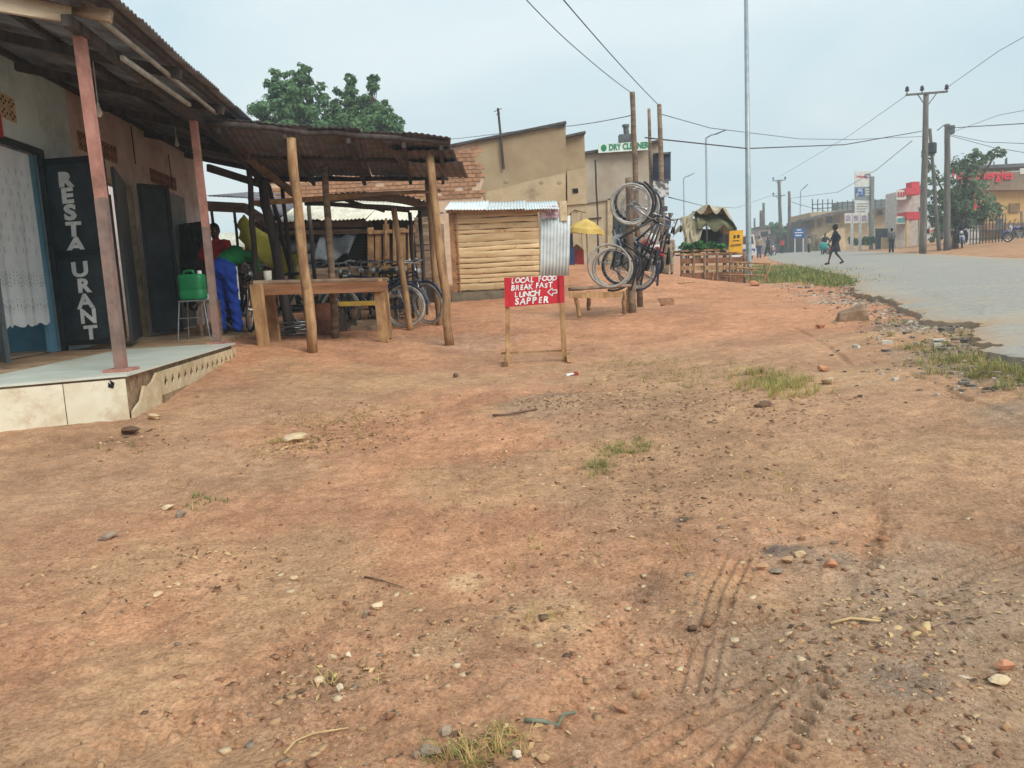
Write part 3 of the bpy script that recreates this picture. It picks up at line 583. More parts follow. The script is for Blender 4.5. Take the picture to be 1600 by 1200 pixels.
for q, t in (((190, 580), (122, 52)), ((340, 537), (307, 190))):
    b = atz(*q, ZP); m_ = MB(); m_.bar(b+V(0, 0, 1.35), V(b[0]-.02, b[1], 3.05), .075, .075, up=AXD); po = m_.build('veranda_post', post_paint, shop); m_ = MB(); m_.bar(b, b+V(0, 0, 1.35), .077, .077, up=AXD); m_.build('dark_painted_foot', mat('worn_grey_brown_post_paint', srgb(132, 112, 104), srgb(108, 90, 84), 7, .7, .2, 40, c3=srgb(150, 108, 96), s3=3), po)
    m_ = MB(); m_.box(b+V(0, 0, .012), (.2, .2, .024)); m_.build('base_plate', post_paint, po)
# red wall sign, cut by the picture's edge
wsg = MB(); a0 = S(1.0, WB-.05, 2.80); wsg.prism([a0, a0+AXD*1.66, a0+AXD*1.66+V(0, 0, .24), a0+V(0, 0, .24)], BXD*.02); sg = wsg.build('wall_sign', red_board)
tag(sg, 'small red wall sign with pale lettering above the curtained doorway', 'sign')
pale_red = mat('pale_sign_lettering', srgb(226, 176, 170), srgb(206, 150, 146), 9)
text_mesh('lettering', 'RESTAURANT', pale_red, sg, a0+AXD*.03-BXD*.003+V(0, 0, .05), AXD, V(0, 0, 1), .2, .002, 'LEFT', 1.22, .004)
# lace curtain hanging in the first doorway
lace = mat('white_lace_cloth', srgb(238, 240, 240), srgb(228, 230, 232), 8, .9, .15, 60, trans=.2)
pat = mat('grey_lace_pattern', srgb(168, 172, 172), srgb(150, 154, 154), 20, .9, 0)
def curt(u, v): return BXD*(.025*math.sin(u*23)+.012*math.sin(u*51+1))*(.25+.75*(1-v))+V(0, 0, -.035*(1-v)*(abs(math.sin(u*math.pi*11))) if v < .02 else 0)
c0 = S(1.4, WB+.02, ZP+.36); m_ = MB(); m_.sheet(c0, AXD*1.86, V(0, 0, H1-.46), 110, 30, curt); cu = m_.build('lace_curtain', lace, smooth='all')
tag(cu, 'white lace curtain with scalloped hem hanging in the teal doorway', 'curtain')
m_ = MB(); k_ = 0
def cpt(u, v): return c0+AXD*1.86*u+V(0, 0, (H1-.46)*v)+curt(u, max(v, .03))-BXD*.004
for j in range(9):
    for i in range(12):
        u, v = (i+.5*(j % 2)+.3)/12.5, .34+.065*j
        if j == 0: continue
        p = cpt(u, v); 
        for q in range(4): m_.prism([p+V(0, 0, .016*q), p+AXD*.012+V(0, 0, .016*q+.006), p+V(0, 0, .016*q+.012), p-AXD*.012+V(0, 0, .016*q+.006)], -BXD*.001)
for i in range(46):
    u = (i+.5)/46
    for v, hh, ww_ in ((.245, .03, .008), (.27, .02, .012), (.29, .03, .006), (.225, .015, .014), (.10, .05, .007), (.135, .012, .011), (.075, .012, .010)):
        p = cpt(u, v+.01*math.sin(i*1.7)); m_.prism([p-AXD*ww_, p-V(0, 0, hh/2), p+AXD*ww_, p+V(0, 0, hh/2)], -BXD*.001)
tag(m_.build('woven_pattern', pat, cu), kind='stuff')
m_ = MB(); m_.tube([c0+AXD*-.05+V(0, 0, H1-.45), c0+AXD*1.95+V(0, 0, H1-.44)], .01, 6); m_.build('curtain_wire', grey_wood, cu)
# ------------------------------------------------------------------ bicycle shelter: poles and rusty sheets
shed = thing('bicycle_shelter', 'open bicycle repair shelter of rough wooden poles under rusty roof sheets', 'shelter', V(-2.3, 11, .4))
POLES = [((455, 216), (488, 546), 9.5, .062, pole_wood), ((671, 243), (703, 541), 10.4, .060, pole_wood), ((669, 282), (688, 514), 12.5, .062, pole_wood), ((507, 260), (524, 527), 11.0, .05, grey_wood),
         ((615, 325), (642, 518), 12.0, .05, pole_wood), ((411, 283), (456, 524), 11.6, .075, dark_wood), ((388, 258), (404, 470), 11.3, .042, dark_wood), ((441, 293), (458, 450), 12.6, .035, dark_wood), ((640, 332), (650, 480), 13.3, .04, dark_wood), ((420, 290), (470, 480), 12.9, .04, dark_wood)]
for t, b, Y, r, mt in POLES:
    p = at(*b, Y); q = at(*t, Y); p[2] -= .05; m_ = MB(); m_.log(p, q, r*1.08, r*.9, 9, 7, .16); m_.build('pole', mt, shed, smooth='all')
fl, fr_, bl, br = at(322, 186, 9.25), at(700, 236, 10.25), at(395, 250, 12.6), at(700, 268, 12.9)
fl[2] = 3.10; fr_[2] = 2.93; bl[2] = 2.92; br[2] = 2.84
NS = 5
for k in range(NS):
    a0, a1 = k/NS, (k+1)/NS+.02; o = fl+(fr_-fl)*a0+V(0, 0, .008*(k % 2)); a = (fr_-fl)*(a1-a0); b = (bl+(br-bl)*a0)-(fl+(fr_-fl)*a0)
    m_ = MB(); m_.corr(o+V(0, rng.uniform(-.12, .06), 0), a, b*1.02, 8, .007, 8, .002, .04, warp=.009); m_.build('roof_sheet', [rust_sheet, dark_sheet][k in (1,)], shed, smooth='all')
# loose sheet ends at the right corner
for dz, dx, dy in ((-.06, .12, .3), (-.14, .2, .8), (.03, .06, .1)):
    o = fr_+V(dx-.92, dy, dz); m_ = MB(); m_.corr(o, V(.85, .1, -.02), V(.02, 1.7-dy*.6, -.06), 8, .008, 6, .002, .02, warp=.014); m_.build('roof_sheet', rust_sheet, shed, smooth='all')
def up(p, z): return V(p[0], p[1], p[2]+z)
for p, q, w in ((up(fl, -.06), up(fr_, -.06), .07), (up(bl, -.06), up(br, -.07), .07), (up((fl+bl)/2, -.06), up((fr_+br)/2, -.06), .06)):
    m_ = MB(); m_.log(p, q, w*.6, w*.5, 7, 8, .2); m_.build('beam', dark_wood, shed, smooth='all')
for t in (.04, .3, .56, .8, .97):
    p = fl+(fr_-fl)*t; q = bl+(br-bl)*t; m_ = MB(); m_.bar(up(p, -.13), up(q, -.13), .05, .07); m_.build('rafter', dark_wood, shed)
m_ = MB(); m_.bar(at(393, 318, 11.6), at(560, 306, 11.9), .03, .075); m_.build('tie_board', plank_wood, shed)
m_ = MB(); m_.log(at(560, 305, 11.9), at(688, 298, 12.3), .03, .028); m_.build('tie_board', grey_wood, shed)
m_ = MB(); m_.bar(at(385, 245, 10.9), at(470, 312, 12.8), .06, .09); m_.build('brace', grey_wood, shed)
m_ = MB(); m_.bar(at(398, 240, 11.4), at(425, 285, 12.9), .14, .03); m_.build('brace', galv, shed)
m_ = MB(); m_.bar(at(325, 262, 11.), at(420, 292, 12.3), .05, .1); m_.build('beam', dark_wood, shed)
# lower canopy behind
canopy = thing('rusty_canopy', 'low rusty canopy of warped sheets on thin poles behind the bicycle row', 'canopy', at(560, 480, 13))
for k, (q0, q1, Y0, Y1, z0, z1) in enumerate([((470, 312), (575, 298), 12.2, 12.6, 0, 0), ((570, 300), (668, 318), 12.6, 12.4, 0, 0)]):
    a, b = at(*q0, Y0), at(*q1, Y1); m_ = MB(); m_.corr(a, b-a, V(.1, 2.4, .06 if k else .16), 12, .012, 6, .002, .04, warp=.03); m_.build('roof_sheet', rust_sheet, canopy, smooth='all')
for q0, q1, Y0, Y1 in (((476, 318), (668, 326), 12.3, 12.5), ((520, 306), (600, 330), 13.5, 14.4), ((480, 316), (640, 330), 14.2, 14.4)):
    m_ = MB(); m_.log(at(*q0, Y0), at(*q1, Y1), .035, .03, 7); m_.build('beam', dark_wood, canopy, smooth='all')
for q, Y in (((655, 322), 14.3), ((482, 318), 14.2)):
    t = at(*q, Y); g = zbase(t[0], t[1]); m_ = MB(); m_.log(V(t[0], t[1], g-.05), t, .04, .035); m_.build('pole', dark_wood, canopy, smooth='all')
# small lean-to between wall and shelter, further back
lt = thing('tin_lean_to', 'small brown lean-to roof with board fascia beyond the pink wall', 'canopy', at(366, 470, 17))
a, b, c_ = at(322, 322, 16.0), at(383, 325, 16.2), at(423, 352, 15.6)
fas = mat('brown_fascia_board', srgb(128, 104, 92), srgb(96, 76, 66), 5, .85, .3, stretch=(.3, .3, 2))
m_ = MB(); m_.bar(a, b, .04, .2); m_.bar(b, c_, .04, .2); m_.build('fascia', fas, lt)
m_ = MB(); m_.corr(at(322, 306, 16.0), at(384, 309, 16.2)-at(322, 306, 16.0), V(.1, 2.5, .35), 9, .012, 4, .002); m_.build('roof_sheet', rust_sheet, lt, smooth='all')
m_ = MB(); m_.corr(at(384, 309, 16.2), at(425, 338, 15.6)-at(384, 309, 16.2), V(.1, 2.6, .3), 6, .012, 4, .002); m_.build('roof_sheet', rust_sheet, lt, smooth='all')
for q, Y in (((366, 330), 16.1), ((409, 345), 15.8), ((330, 325), 16.)):
    t = at(*q, Y); m_ = MB(); m_.log(V(t[0], t[1], zbase(t[0], t[1])-.05), t, .035, .03); m_.build('post', dark_wood, lt, smooth='all')
m_ = MB(); m_.bar(at(366, 345, 16.1), at(380, 365, 16.1), .04); m_.build('strut', dark_wood, lt)

# ------------------------------------------------------------------ workbench
wb = thing('wooden_workbench', 'long rough wooden workbench with thick plank legs under the shelter', 'workbench', at(410, 543, 9.9))
tl, tr = at(396, 441, 9.9), at(604, 436, 10.55); dn = _norm(V(-(tr-tl)[1], (tr-tl)[0], 0))
for k in range(3):
    m_ = MB(); o = dn*(.02+.2*k); m_.bar(tl+o+dn*.1, tr+o+dn*.1+V(rng.uniform(-.05, .05), 0, 0), .19, .04, jit=.006); m_.build('top_plank', plank_wood if k else grey_wood, wb)
m_ = MB(); m_.bar(up(tl, -.1), up(tr, -.1), .04, .14); m_.build('apron_board', mat('reddish_plank', srgb(150, 106, 74), srgb(120, 80, 54), 6, .85, .3, stretch=(.3, .3, 2)), wb)
for (b, Y, w, off) in (((413, 543), 9.88, .15, 0), ((430, 530), 10.5, .14, 0), ((600, 530), 10.55, .13, 0), ((608, 522), 11.0, .1, 0)):
    p = at(*b, Y); m_ = MB(); m_.bar(V(p[0], p[1], p[2]-.04), V(p[0]-.03, p[1], tl[2]-.03), w, .06, up=_norm(V(.15, 1, 0)), jit=.006); m_.build('leg', plank_wood, wb)
cup = MB(); c = at(419, 440, 10.1); cup.lathe([(.045, .0), (.05, .03), (.055, .12), (.052, .12), (.047, .02)], V(c[0], c[1], tl[2]+.02), 14); tag(cup.build('plastic_tub', mat('white_tub_plastic', srgb(206, 204, 192), srgb(180, 176, 160), 6, .5, .05), smooth=True), 'small white plastic tub on the end of the workbench', 'tub')

# ------------------------------------------------------------------ green jerrycan on a wire stool
st = thing('metal_stool', 'thin steel-rod stool under the green jerrycan', 'stool', V(*at(305, 522, 10.2)[:2], ZP))
c = V(*at(303, 470, 10.2)); steel = mat('grey_steel_rod', srgb(170, 174, 176), srgb(130, 134, 136), 8, .35, .05, metal=.6)
m_ = MB(); zs = c[2]
m_.bar(c+V(-.16, -.12, 0), c+V(.18, -.12, 0), .02); m_.bar(c+V(-.16, .16, 0), c+V(.18, .16, 0), .02); m_.bar(c+V(-.16, -.11, 0), c+V(-.16, .15, 0), .018); m_.bar(c+V(.18, -.11, 0), c+V(.18, .15, 0), .018); m_.sheet(c+V(-.15, -.11, .011), V(.32, 0, 0), V(0, .26, 0), 1, 1, None, .008); m_.build('seat_frame', steel, st)
for sx, sy in ((-1, -1), (1, -1), (-1, 1), (1, 1)):
    t = c+V(.01+.16*sx, .02+.13*sy, 0); m_ = MB(); m_.tube([t, V(t[0]+.05*sx, t[1]+.04*sy, ZP)], .009, 7); m_.build('leg', steel, st)
m_ = MB(); m_.tube([c+V(-.18, -.13, -.22), c+V(.22, -.13, -.22)], .007, 6); m_.build('foot_rail', steel, st)
def jerrycan(name, c, w, d, h, mt, cap_m, label, rz=0.):
    j = thing(name, label, 'jerrycan', c, rz); m_ = MB(); n = 28
    def ring(z, k, sq=4.5): return [(k*w/2*np.sign(math.cos(a))*abs(math.cos(a))**(2/sq), k*d/2*np.sign(math.sin(a))*abs(math.sin(a))**(2/sq), z) for a in np.linspace(0, 2*math.pi, n, endpoint=False)]
    Z = [(0, .9), (.012, .97), (.03, 1), (h*.3, 1), (h*.32, .975), (h*.35, .975), (h*.37, 1), (h*.75, 1), (h*.84, .96), (h*.88, .8)]; P = []
    for z, k in Z: P += ring(z, k)
    fs = [(i*n+k, i*n+(k+1) % n, (i+1)*n+(k+1) % n, (i+1)*n+k) for i in range(len(Z)-1) for k in range(n)]+[tuple(range(n))[::-1], tuple((len(Z)-1)*n+k for k in range(n))]
    m_.add(P, fs); m_.build('body', mt, j, local=True, smooth='all')
    m_ = MB(); m_.tube([(-w*.32, 0, h*.84), (-w*.28, 0, h*.97), (-w*.1, 0, h*1.0), (w*.08, 0, h*.98), (w*.12, 0, h*.86)], .02, 8); m_.build('handle', mt, j, local=True, smooth='all')
    m_ = MB(); m_.lathe([(.03, h*.86), (.03, h*.97), (.026, h*.99)], (w*.33, 0, 0), 12); m_.build('cap', cap_m, j, local=True, smooth=True); return j
jg = mat('green_jerrycan_plastic', srgb(34, 136, 84), srgb(26, 114, 70), 4, .45, .05, spec=.4)
jerrycan('jerrycan', c+V(.0, -.0, .013), .33, .22, .38, jg, white_paint, 'bright green plastic jerrycan standing on a wire stool by the door')
rw = thing('red_white_kettle', 'small red and white kettle behind the stool by the post', 'kettle', V(*at(326, 470, 10.9)))
m_ = MB(); m_.lathe([(.05, 0), (.075, .02), (.075, .07), (.05, .1)], n=14); m_.build('body', white_paint, rw, local=True, smooth=True)
m_ = MB(); m_.lathe([(.05, .1), (.055, .12), (.03, .15), (.01, .16)], n=14); m_.build('lid', red_board, rw, local=True, smooth=True)
ks = MB(); k = at(326, 470, 10.9); ks.bar(V(k[0]-.12, k[1], k[2]-.02), V(k[0]+.12, k[1], k[2]-.02), .26, .03)
for sx, sy in ((-.1, -.1), (.1, -.1), (-.1, .1), (.1, .1)): ks.bar(V(k[0]+sx, k[1]+sy, ZP-.01), V(k[0]+sx, k[1]+sy, k[2]-.03), .03)
tag(ks.build('wooden_stool', grey_wood), 'little wooden stool carrying the red and white kettle', 'stool')
# dark garments hung on the wall past the second door
blk = mat('black_rubber', srgb(38, 38, 40), srgb(26, 26, 28), 10, .7, .3)
for i, (q, Y, r) in enumerate((((296, 385), 12.6, .33), ((308, 405), 12.2, .30), ((300, 450), 12.4, .34))):
    c = at(*q, Y); n = 26; pts = [c+AXD*r*math.cos(a)+V(0, 0, r*1.05*math.sin(a)) for a in np.linspace(0, 2*math.pi, n, endpoint=False)]; m_ = MB(); m_.tube(pts, .024, 7, closed=True)
    tag(m_.build('hung_rubber_tyre', blk, smooth='all'), ['black bicycle tyre hung highest on the pink wall past the second door', 'black bicycle tyre hung nearest the veranda post', 'black bicycle tyre hung lowest beside the grey door leaf'][i], 'tyre', 'tyres hung on the pink wall')
cl = MB(); cl.sheet(at(283, 480, 12.9), at(318, 470, 13.4)-at(283, 480, 12.9), V(0, 0, 1.35), 14, 10, lambda u, v: BXD*(-.1+.05*math.sin(u*19)+.03*math.sin(u*9+v*4)), .01)
tag(cl.build('black_cloth', mat('black_cloth_fabric', srgb(46, 46, 50), srgb(32, 32, 34), 6, .95, .2), smooth='all'), 'black cloth hanging behind the tyres on the pink wall', 'cloth')
# ------------------------------------------------------------------ foliage helper
def leaf_mesh(name, P, Nn, size, mts, midx=None, asp=.45, jit=.5):
    """diamond leaves at points P facing roughly Nn"""
    n = len(P); Nn = Nn+rng.normal(0, jit, Nn.shape); Nn /= np.linalg.norm(Nn, axis=1)[:, None]
    t = rng.normal(0, 1, Nn.shape); t -= (t*Nn).sum(1)[:, None]*Nn; t /= np.linalg.norm(t, axis=1)[:, None]; s = np.cross(Nn, t)
    L_ = (size*rng.uniform(.6, 1.3, n))[:, None]
    v = np.stack([P-t*L_*.5, P+s*L_*asp*.5+Nn*L_*.06, P+t*L_*.5-Nn*L_*.08, P-s*L_*asp*.5+Nn*L_*.06], 1).reshape(-1, 3)
    me = bpy.data.meshes.new(name); me.vertices.add(4*n); me.vertices.foreach_set('co', v.ravel()); me.loops.add(4*n); me.loops.foreach_set('vertex_index', np.arange(4*n, dtype=np.int32))
    me.polygons.add(n); me.polygons.foreach_set('loop_start', (np.arange(n)*4).astype(np.int32))
    for m in mts: me.materials.append(m)
    if midx is not None: me.polygons.foreach_set('material_index', midx.astype(np.int32))
    me.update(calc_edges=True); me.validate(); return me
def crown_points(lobes, n_per=2600):
    """clumped leaf positions: lobes (centre, radii); clumps on each lobe's skin and inside"""
    PP, NN = [], []
    for c, r in lobes:
        c, r = V(c), V(r); vol = r.prod()**(2/3); nc = int(34*max(.7, vol)); nc = min(nc, 170)
        u = rng.normal(0, 1, (nc, 3)); u /= np.linalg.norm(u, axis=1)[:, None]; k = (rng.uniform(.12, 1.05, nc)**.5)[:, None]
        cc = c+u*r*k; per = max(12, int(n_per*vol/ (nc*2.2)))
        for q, d in zip(cc, u):
            rad = min(r.mean()*.27, .42)*rng.uniform(.6, 1.3); g = rng.normal(0, 1, (per, 3)); g /= np.linalg.norm(g, axis=1)[:, None]; g *= rng.uniform(.35, 1, (per, 1))**.5*rad*V(1, 1, .75)
            PP.append(q+g); NN.append(g/rad+d*.4+V(0, 0, .45))
    return np.vstack(PP), np.vstack(NN)
def tree(name, label, base, lobes, size, mts, trunk_m, r0, group=None, n_per=2600):
    base = V(base); t = thing(name, label, 'tree', base, group=group); P, Nn = crown_points(lobes, n_per)
    zs = P[:, 2]; mi = (rng.uniform(0, 1, len(P)) < .4).astype(int)
    me = leaf_mesh('crown', P-base, Nn, size, mts, mi); o = bpy.data.objects.new('crown', me); o.parent = t; col.objects.link(o); WM[o.name] = WM[t.name]
    m_ = MB(); top = np.mean([V(c) for c, r in lobes], 0); mid = base*.45+top*.55; m_.log(base-V(0, 0, .1), mid, r0, r0*.6, 9, 7, .12)
    for c, r in lobes:
        c = V(c); m_.log(mid-V(0, 0, r0), c, r0*.45, r0*.12, 6, 6, .25)
        for k in range(3): m_.log(c*.6+mid*.4, c+V(r)*_norm(rng.normal(0, 1, 3))*.75, r0*.2, r0*.05, 5, 4, .25)
    m_.build('trunk', trunk_m, t, smooth='all'); return t
leafA = mat('dark_green_leaf', srgb(98, 134, 92), srgb(74, 108, 78), 1.5, .6, 0, trans=.35, spec=.3)
leafB = mat('mid_green_leaf', srgb(122, 156, 104), srgb(98, 132, 88), 1.5, .6, 0, trans=.35, spec=.3)
leafC = mat('olive_green_leaf', srgb(128, 140, 110), srgb(104, 118, 94), 1.5, .6, 0, trans=.35)
bark = mat('grey_brown_bark', srgb(112, 94, 78), srgb(78, 62, 52), 6, .95, .6)
def lobe(px, py, Y, rx, ry, rz=None): c = at(px, py, Y); k = Y/F; return c, (rx*k, (rx*k if rz is None else rz), ry*k)
Yt = 33.
tree('mango_tree', 'tall dark green bushy tree behind the shelter, left of the pair', V(at(470, 440, Yt)[0], Yt, .8),
     [lobe(440, 205, Yt, 46, 55), lobe(480, 160, Yt, 26, 50), lobe(428, 135, Yt, 16, 24), lobe(472, 122, Yt, 12, 20), lobe(505, 195, Yt, 30, 55), lobe(470, 230, Yt-1, 50, 40), lobe(415, 180, Yt, 20, 24), lobe(500, 250, Yt, 40, 35), lobe(405, 172, Yt, 10, 10), lobe(450, 130, Yt, 16, 18), lobe(455, 165, Yt, 34, 34), lobe(515, 225, Yt-.5, 26, 36), lobe(420, 215, Yt, 26, 30), lobe(525, 240, Yt, 24, 30)], .21, [leafA, leafB], bark, .28, n_per=5200)
tree('mango_tree', 'pointed mid green bushy tree behind the shelter, right of the pair', V(at(580, 440, Yt+1)[0], Yt+1, .8),
     [lobe(545, 170, Yt, 22, 45), lobe(585, 165, Yt, 20, 46), lobe(570, 215, Yt, 45, 45), lobe(610, 215, Yt, 28, 35), lobe(547, 130, Yt, 8, 16), lobe(583, 132, Yt, 9, 16), lobe(628, 225, Yt, 15, 22), lobe(540, 225, Yt-1, 35, 40), lobe(565, 180, Yt, 26, 36), lobe(595, 200, Yt, 28, 36), lobe(530, 200, Yt, 20, 34), lobe(518, 218, Yt, 22, 36), lobe(535, 170, Yt, 14, 26)], .20, [leafB, leafA], bark, .25, n_per=5000)

# ------------------------------------------------------------------ brick and plaster building
YB = 23.0
bb = thing('brick_shop_building', 'tall shop with bare brick and tan plastered side wall and stepped parapet', 'building', at(780, 430, YB))
mort = mat('pale_pink_mortar', srgb(214, 188, 162), srgb(198, 168, 142), 5, .95, .3)
plaster = mat('tan_cement_plaster', srgb(176, 156, 126), srgb(164, 142, 112), 1.3, .92, .15, 12, c3=srgb(150, 128, 102), s3=.6, lo3=.45, hi3=.7)
plaster2 = mat('pale_cement_plaster', srgb(196, 176, 144), srgb(178, 156, 124), 2, .92, .15, 12, c3=srgb(146, 124, 100), s3=1.)
brick_m = mat('burnt_clay_brick', srgb(184, 140, 108), srgb(160, 116, 86), 8, .92, .4, 30, c3=srgb(128, 98, 76), s3=3, lo3=.55, hi3=.7)
dk = V(0, .25, 0)
m_ = MB(); m_.prism([at(q[0], q[1], YB) for q in [(415, 480), (415, 288), (700, 231), (882, 195), (884, 440)]][::-1], dk); m_.build('side_wall', mort, bb)
pp = [(884, 194), (884, 445), (758, 455), (758, 312), (752, 296), (758, 278), (748, 264), (738, 246), (742, 222)]
m_ = MB(); m_.prism([at(q[0], q[1], YB-.03) for q in pp], V(0, .028, 0)); m_.build('plaster_coat', plaster, bb)
m_ = MB(); m_.prism([at(q[0], q[1], YB-.036) for q in [(884, 270), (884, 318), (758, 318), (760, 300), (830, 282)]], V(0, .005, 0)); m_.build('plaster_patch', plaster2, bb)
bk = MB(); bk.box((0, 0, 0), (.236, .05, .094)); bme = bk.mesh('brick', brick_m); cnt = 0
zr0 = at(560, 318, YB)[2]; rows = int((at(745, 222, YB)[2]-zr0)/.115)+1
def interp_px(x):  # wall top in world z against x
    a, b = at(415, 290, YB), at(745, 224, YB); return a[2]+(b[2]-a[2])*(x-a[0])/(b[0]-a[0])
xl, xr = at(430, 300, YB)[0], at(757, 300, YB)[0]
for r_ in range(rows):
    z = zr0+r_*.115+.05
    n = int((xr-xl)/.256)+1
    for k in range(n):
        x = xl+(k+.5*(r_ % 2))*.256
        if z+.05 > interp_px(x)-.04: continue
        rr_ = at(762 if r_ % 3 else 756, 270, YB)[0]
        if x+.12 > rr_+.1*math.sin(r_*1.9): continue
        if rng.uniform() < .03: continue
        o = place(bme, 'brick', bb, loc_of((x, YB-.012+rng.uniform(-.006, .004), z+rng.uniform(-.004, .004)), bb), (0, 0, rng.uniform(-.01, .01)), (rng.uniform(.92, 1.03), 1, rng.uniform(.9, 1.04))); cnt += 1
dcap = mat('dark_parapet_cap', srgb(92, 88, 86), srgb(66, 62, 60), 5, .8, .2)
def barpx(q0, q1, Y0, Y1, w, h, name, mt, par): m_ = MB(); m_.bar(at(*q0, Y0), at(*q1, Y1), w, h); return m_.build(name, mt, par)
barpx((700, 230), (884, 193), YB+.05, YB+.05, .4, .07, 'roof_edge', dcap, bb); barpx((415, 287), (700, 230), YB+.12, YB+.12, .35, .05, 'roof_edge', mort, bb)
m_ = MB(); m_.prism([at(q[0], q[1], YB-.1) for q in [(869, 199), (872, 192), (882, 189), (882, 198)]][::-1], V(0, .5, 0)); m_.build('cap_stone', dcap, bb)
# stepped front parapet and porch pier
m_ = MB(); m_.prism([at(q[0], q[1], YB+.2) for q in [(884, 440), (884, 214), (913, 208), (916, 320), (884, 322)][1:]][::-1], V(0, .3, 0)); m_.build('front_parapet', plaster, bb)
barpx((882, 215), (914, 208), YB+.2, YB+.2, .4, .06, 'roof_edge', dcap, bb)
m_ = MB(); m_.prism([at(q[0], q[1], YB+.1) for q in [(903, 211), (906, 207), (913, 205), (913, 210)]][::-1], V(0, .4, 0)); m_.build('cap_stone', dcap, bb)
pier = MB(); pier.prism([at(q[0], q[1], YB-.05) for q in [(886, 268), (915, 262), (917, 332), (906, 330), (898, 327), (890, 334), (887, 345)]][::-1], V(0, .24, 0)); pr = pier.build('porch_pier', plaster2, bb)
m_ = MB(); c = at(899, 298, YB-.06); m_.box(c, (.16, .03, .13)); m_.build('beam_hole', dark_void, pr)
barpx((886, 319), (917, 317), YB-.08, YB-.08, .06, .05, 'string_course', plaster2, bb)
m_ = MB(); a = at(913, 333, YB+.05); m_.bar(V(a[0], a[1], .6), a, .2, .2, up=(0, 1, 0)); m_.build('porch_column', plaster2, bb)
m_ = MB(); a = at(884, 430, YB+3.); m_.box(V(a[0]+.1, a[1], 2.2), (.2, 6, 3.6)); m_.build('front_wall', plaster2, bb)
m_ = MB(); m_.box(V(*at(905, 425, 23.6)[:2], .62), (1.6, 3., .35)); m_.build('porch_step', mortar, bb)
# knocks in the plaster
for q in ((846, 285), (874, 285), (791, 283)):
    m_ = MB(); c = at(*q, YB-.04); m_.ball(c, (.07, .012, .06), 8, 5); m_.build('plaster_scar', plaster, bb)
# aerial pole leaning on the wall
ap = MB(); ap.tube([at(787, 264, YB-.1), at(783, 220, YB-.1), at(778, 169, YB-.1)], .035, 7); c = at(778, 172, YB-.1); ap.bar(c+V(-.12, 0, -.04), c+V(.12, 0, .04), .015); ap.bar(c+V(-.06, 0, -.12), c+V(.06, 0, -.1), .015)
tag(ap.build('aerial_mast', dark_wood), 'thin leaning aerial mast on the plastered wall', 'mast')

# ------------------------------------------------------------------ dry cleaners' building
YD = 28.0
dc = thing('grey_shop_building', 'plain grey-beige shop wall under the dry cleaners sign', 'building', at(975, 425, YD))
gwall = mat('grey_beige_render', srgb(178, 166, 150), srgb(166, 152, 136), 1.5, .92, .1, 12, c3=srgb(158, 142, 124), s3=.8)
m_ = MB(); m_.prism([at(q[0], q[1], YD) for q in [(900, 440), (900, 243), (1031, 222), (1031, 440)]][::-1], V(0, .3, 0)); m_.build('wall', gwall, dc)
m_ = MB(); m_.prism([at(q[0], q[1], YD-.06) for q in [(900, 440), (900, 320), (962, 311), (962, 440)]][::-1], V(0, .055, 0)); m_.build('lower_wall', mat('cream_lower_render', srgb(202, 186, 160), srgb(186, 168, 142), 2, .92, .1), dc)
barpx((900, 242), (1032, 221), YD, YD, .4, .08, 'roof_edge', dcap, dc); barpx((900, 318), (964, 309), YD-.1, YD-.1, .1, .08, 'ledge', gwall, dc)
barpx((953, 311), (953, 425), YD-.1, YD-.1, .18, .1, 'door_surround', cream, dc); barpx((967, 330), (967, 425), YD-.05, YD-.05, .5, .06, 'door', door_black, dc)
barpx((918, 342), (940, 340), YD-.1, YD-.1, .04, .04, 'bracket', dark_wood, dc)
ds = MB(); a, b, c, d_ = at(935, 239, YD-.3), at(1014, 234, YD-.3), at(1013, 220, YD-.3), at(935, 226, YD-.3)
ds.prism([a, b, c, d_], V(0, .06, 0)); dso = ds.build('roof_sign', mat('pale_sign_board', srgb(214, 228, 220), srgb(196, 212, 204), 4, .6, .05)); tag(dso, 'white rooftop sign reading DRY CLEANERS in green letters', 'sign')
sgreen = mat('green_sign_paint', srgb(30, 140, 96), srgb(24, 120, 80), 6, .6, 0); xx = _norm(b-a)
text_mesh('lettering', 'DRY CLEANERS', sgreen, dso, a+(b-a)*.21+V(0, -.012, .07), xx, V(0, 0, 1), .29, .004, 'LEFT', .74, .008)
m_ = MB(); m_.ball(a+(b-a)*.11+V(0, -.01, .16), (.10, .01, .12), 10, 6); m_.build('emblem', sgreen, dso)
tk = thing('roof_box', 'small dark meter box with a stubby pipe on the roof behind the sign', 'box', at(980, 222, YD+.4)); kk = mat('dark_grey_metal', srgb(96, 100, 102), srgb(72, 76, 78), 5, .6, .1)
m_ = MB(); m_.box(at(978, 217, YD+.4), (.5, .35, .28)); m_.build('box', kk, tk); m_ = MB(); c = at(979, 211, YD+.4); m_.tube([c, c+V(-.02, 0, .3)], .1, 10); m_.lathe([(.13, 0), (.13, .08)], c+V(-.02, 0, .28), 10); m_.build('pipe', kk, tk)
ap = MB(); ap.log(at(936, 425, YD-1.2), at(930, 250, YD-1.2), .035, .025, 6, 8, .5); tag(ap.build('leaning_pole', dark_wood), 'thin crooked pole leaning against the grey shop wall', 'pole')

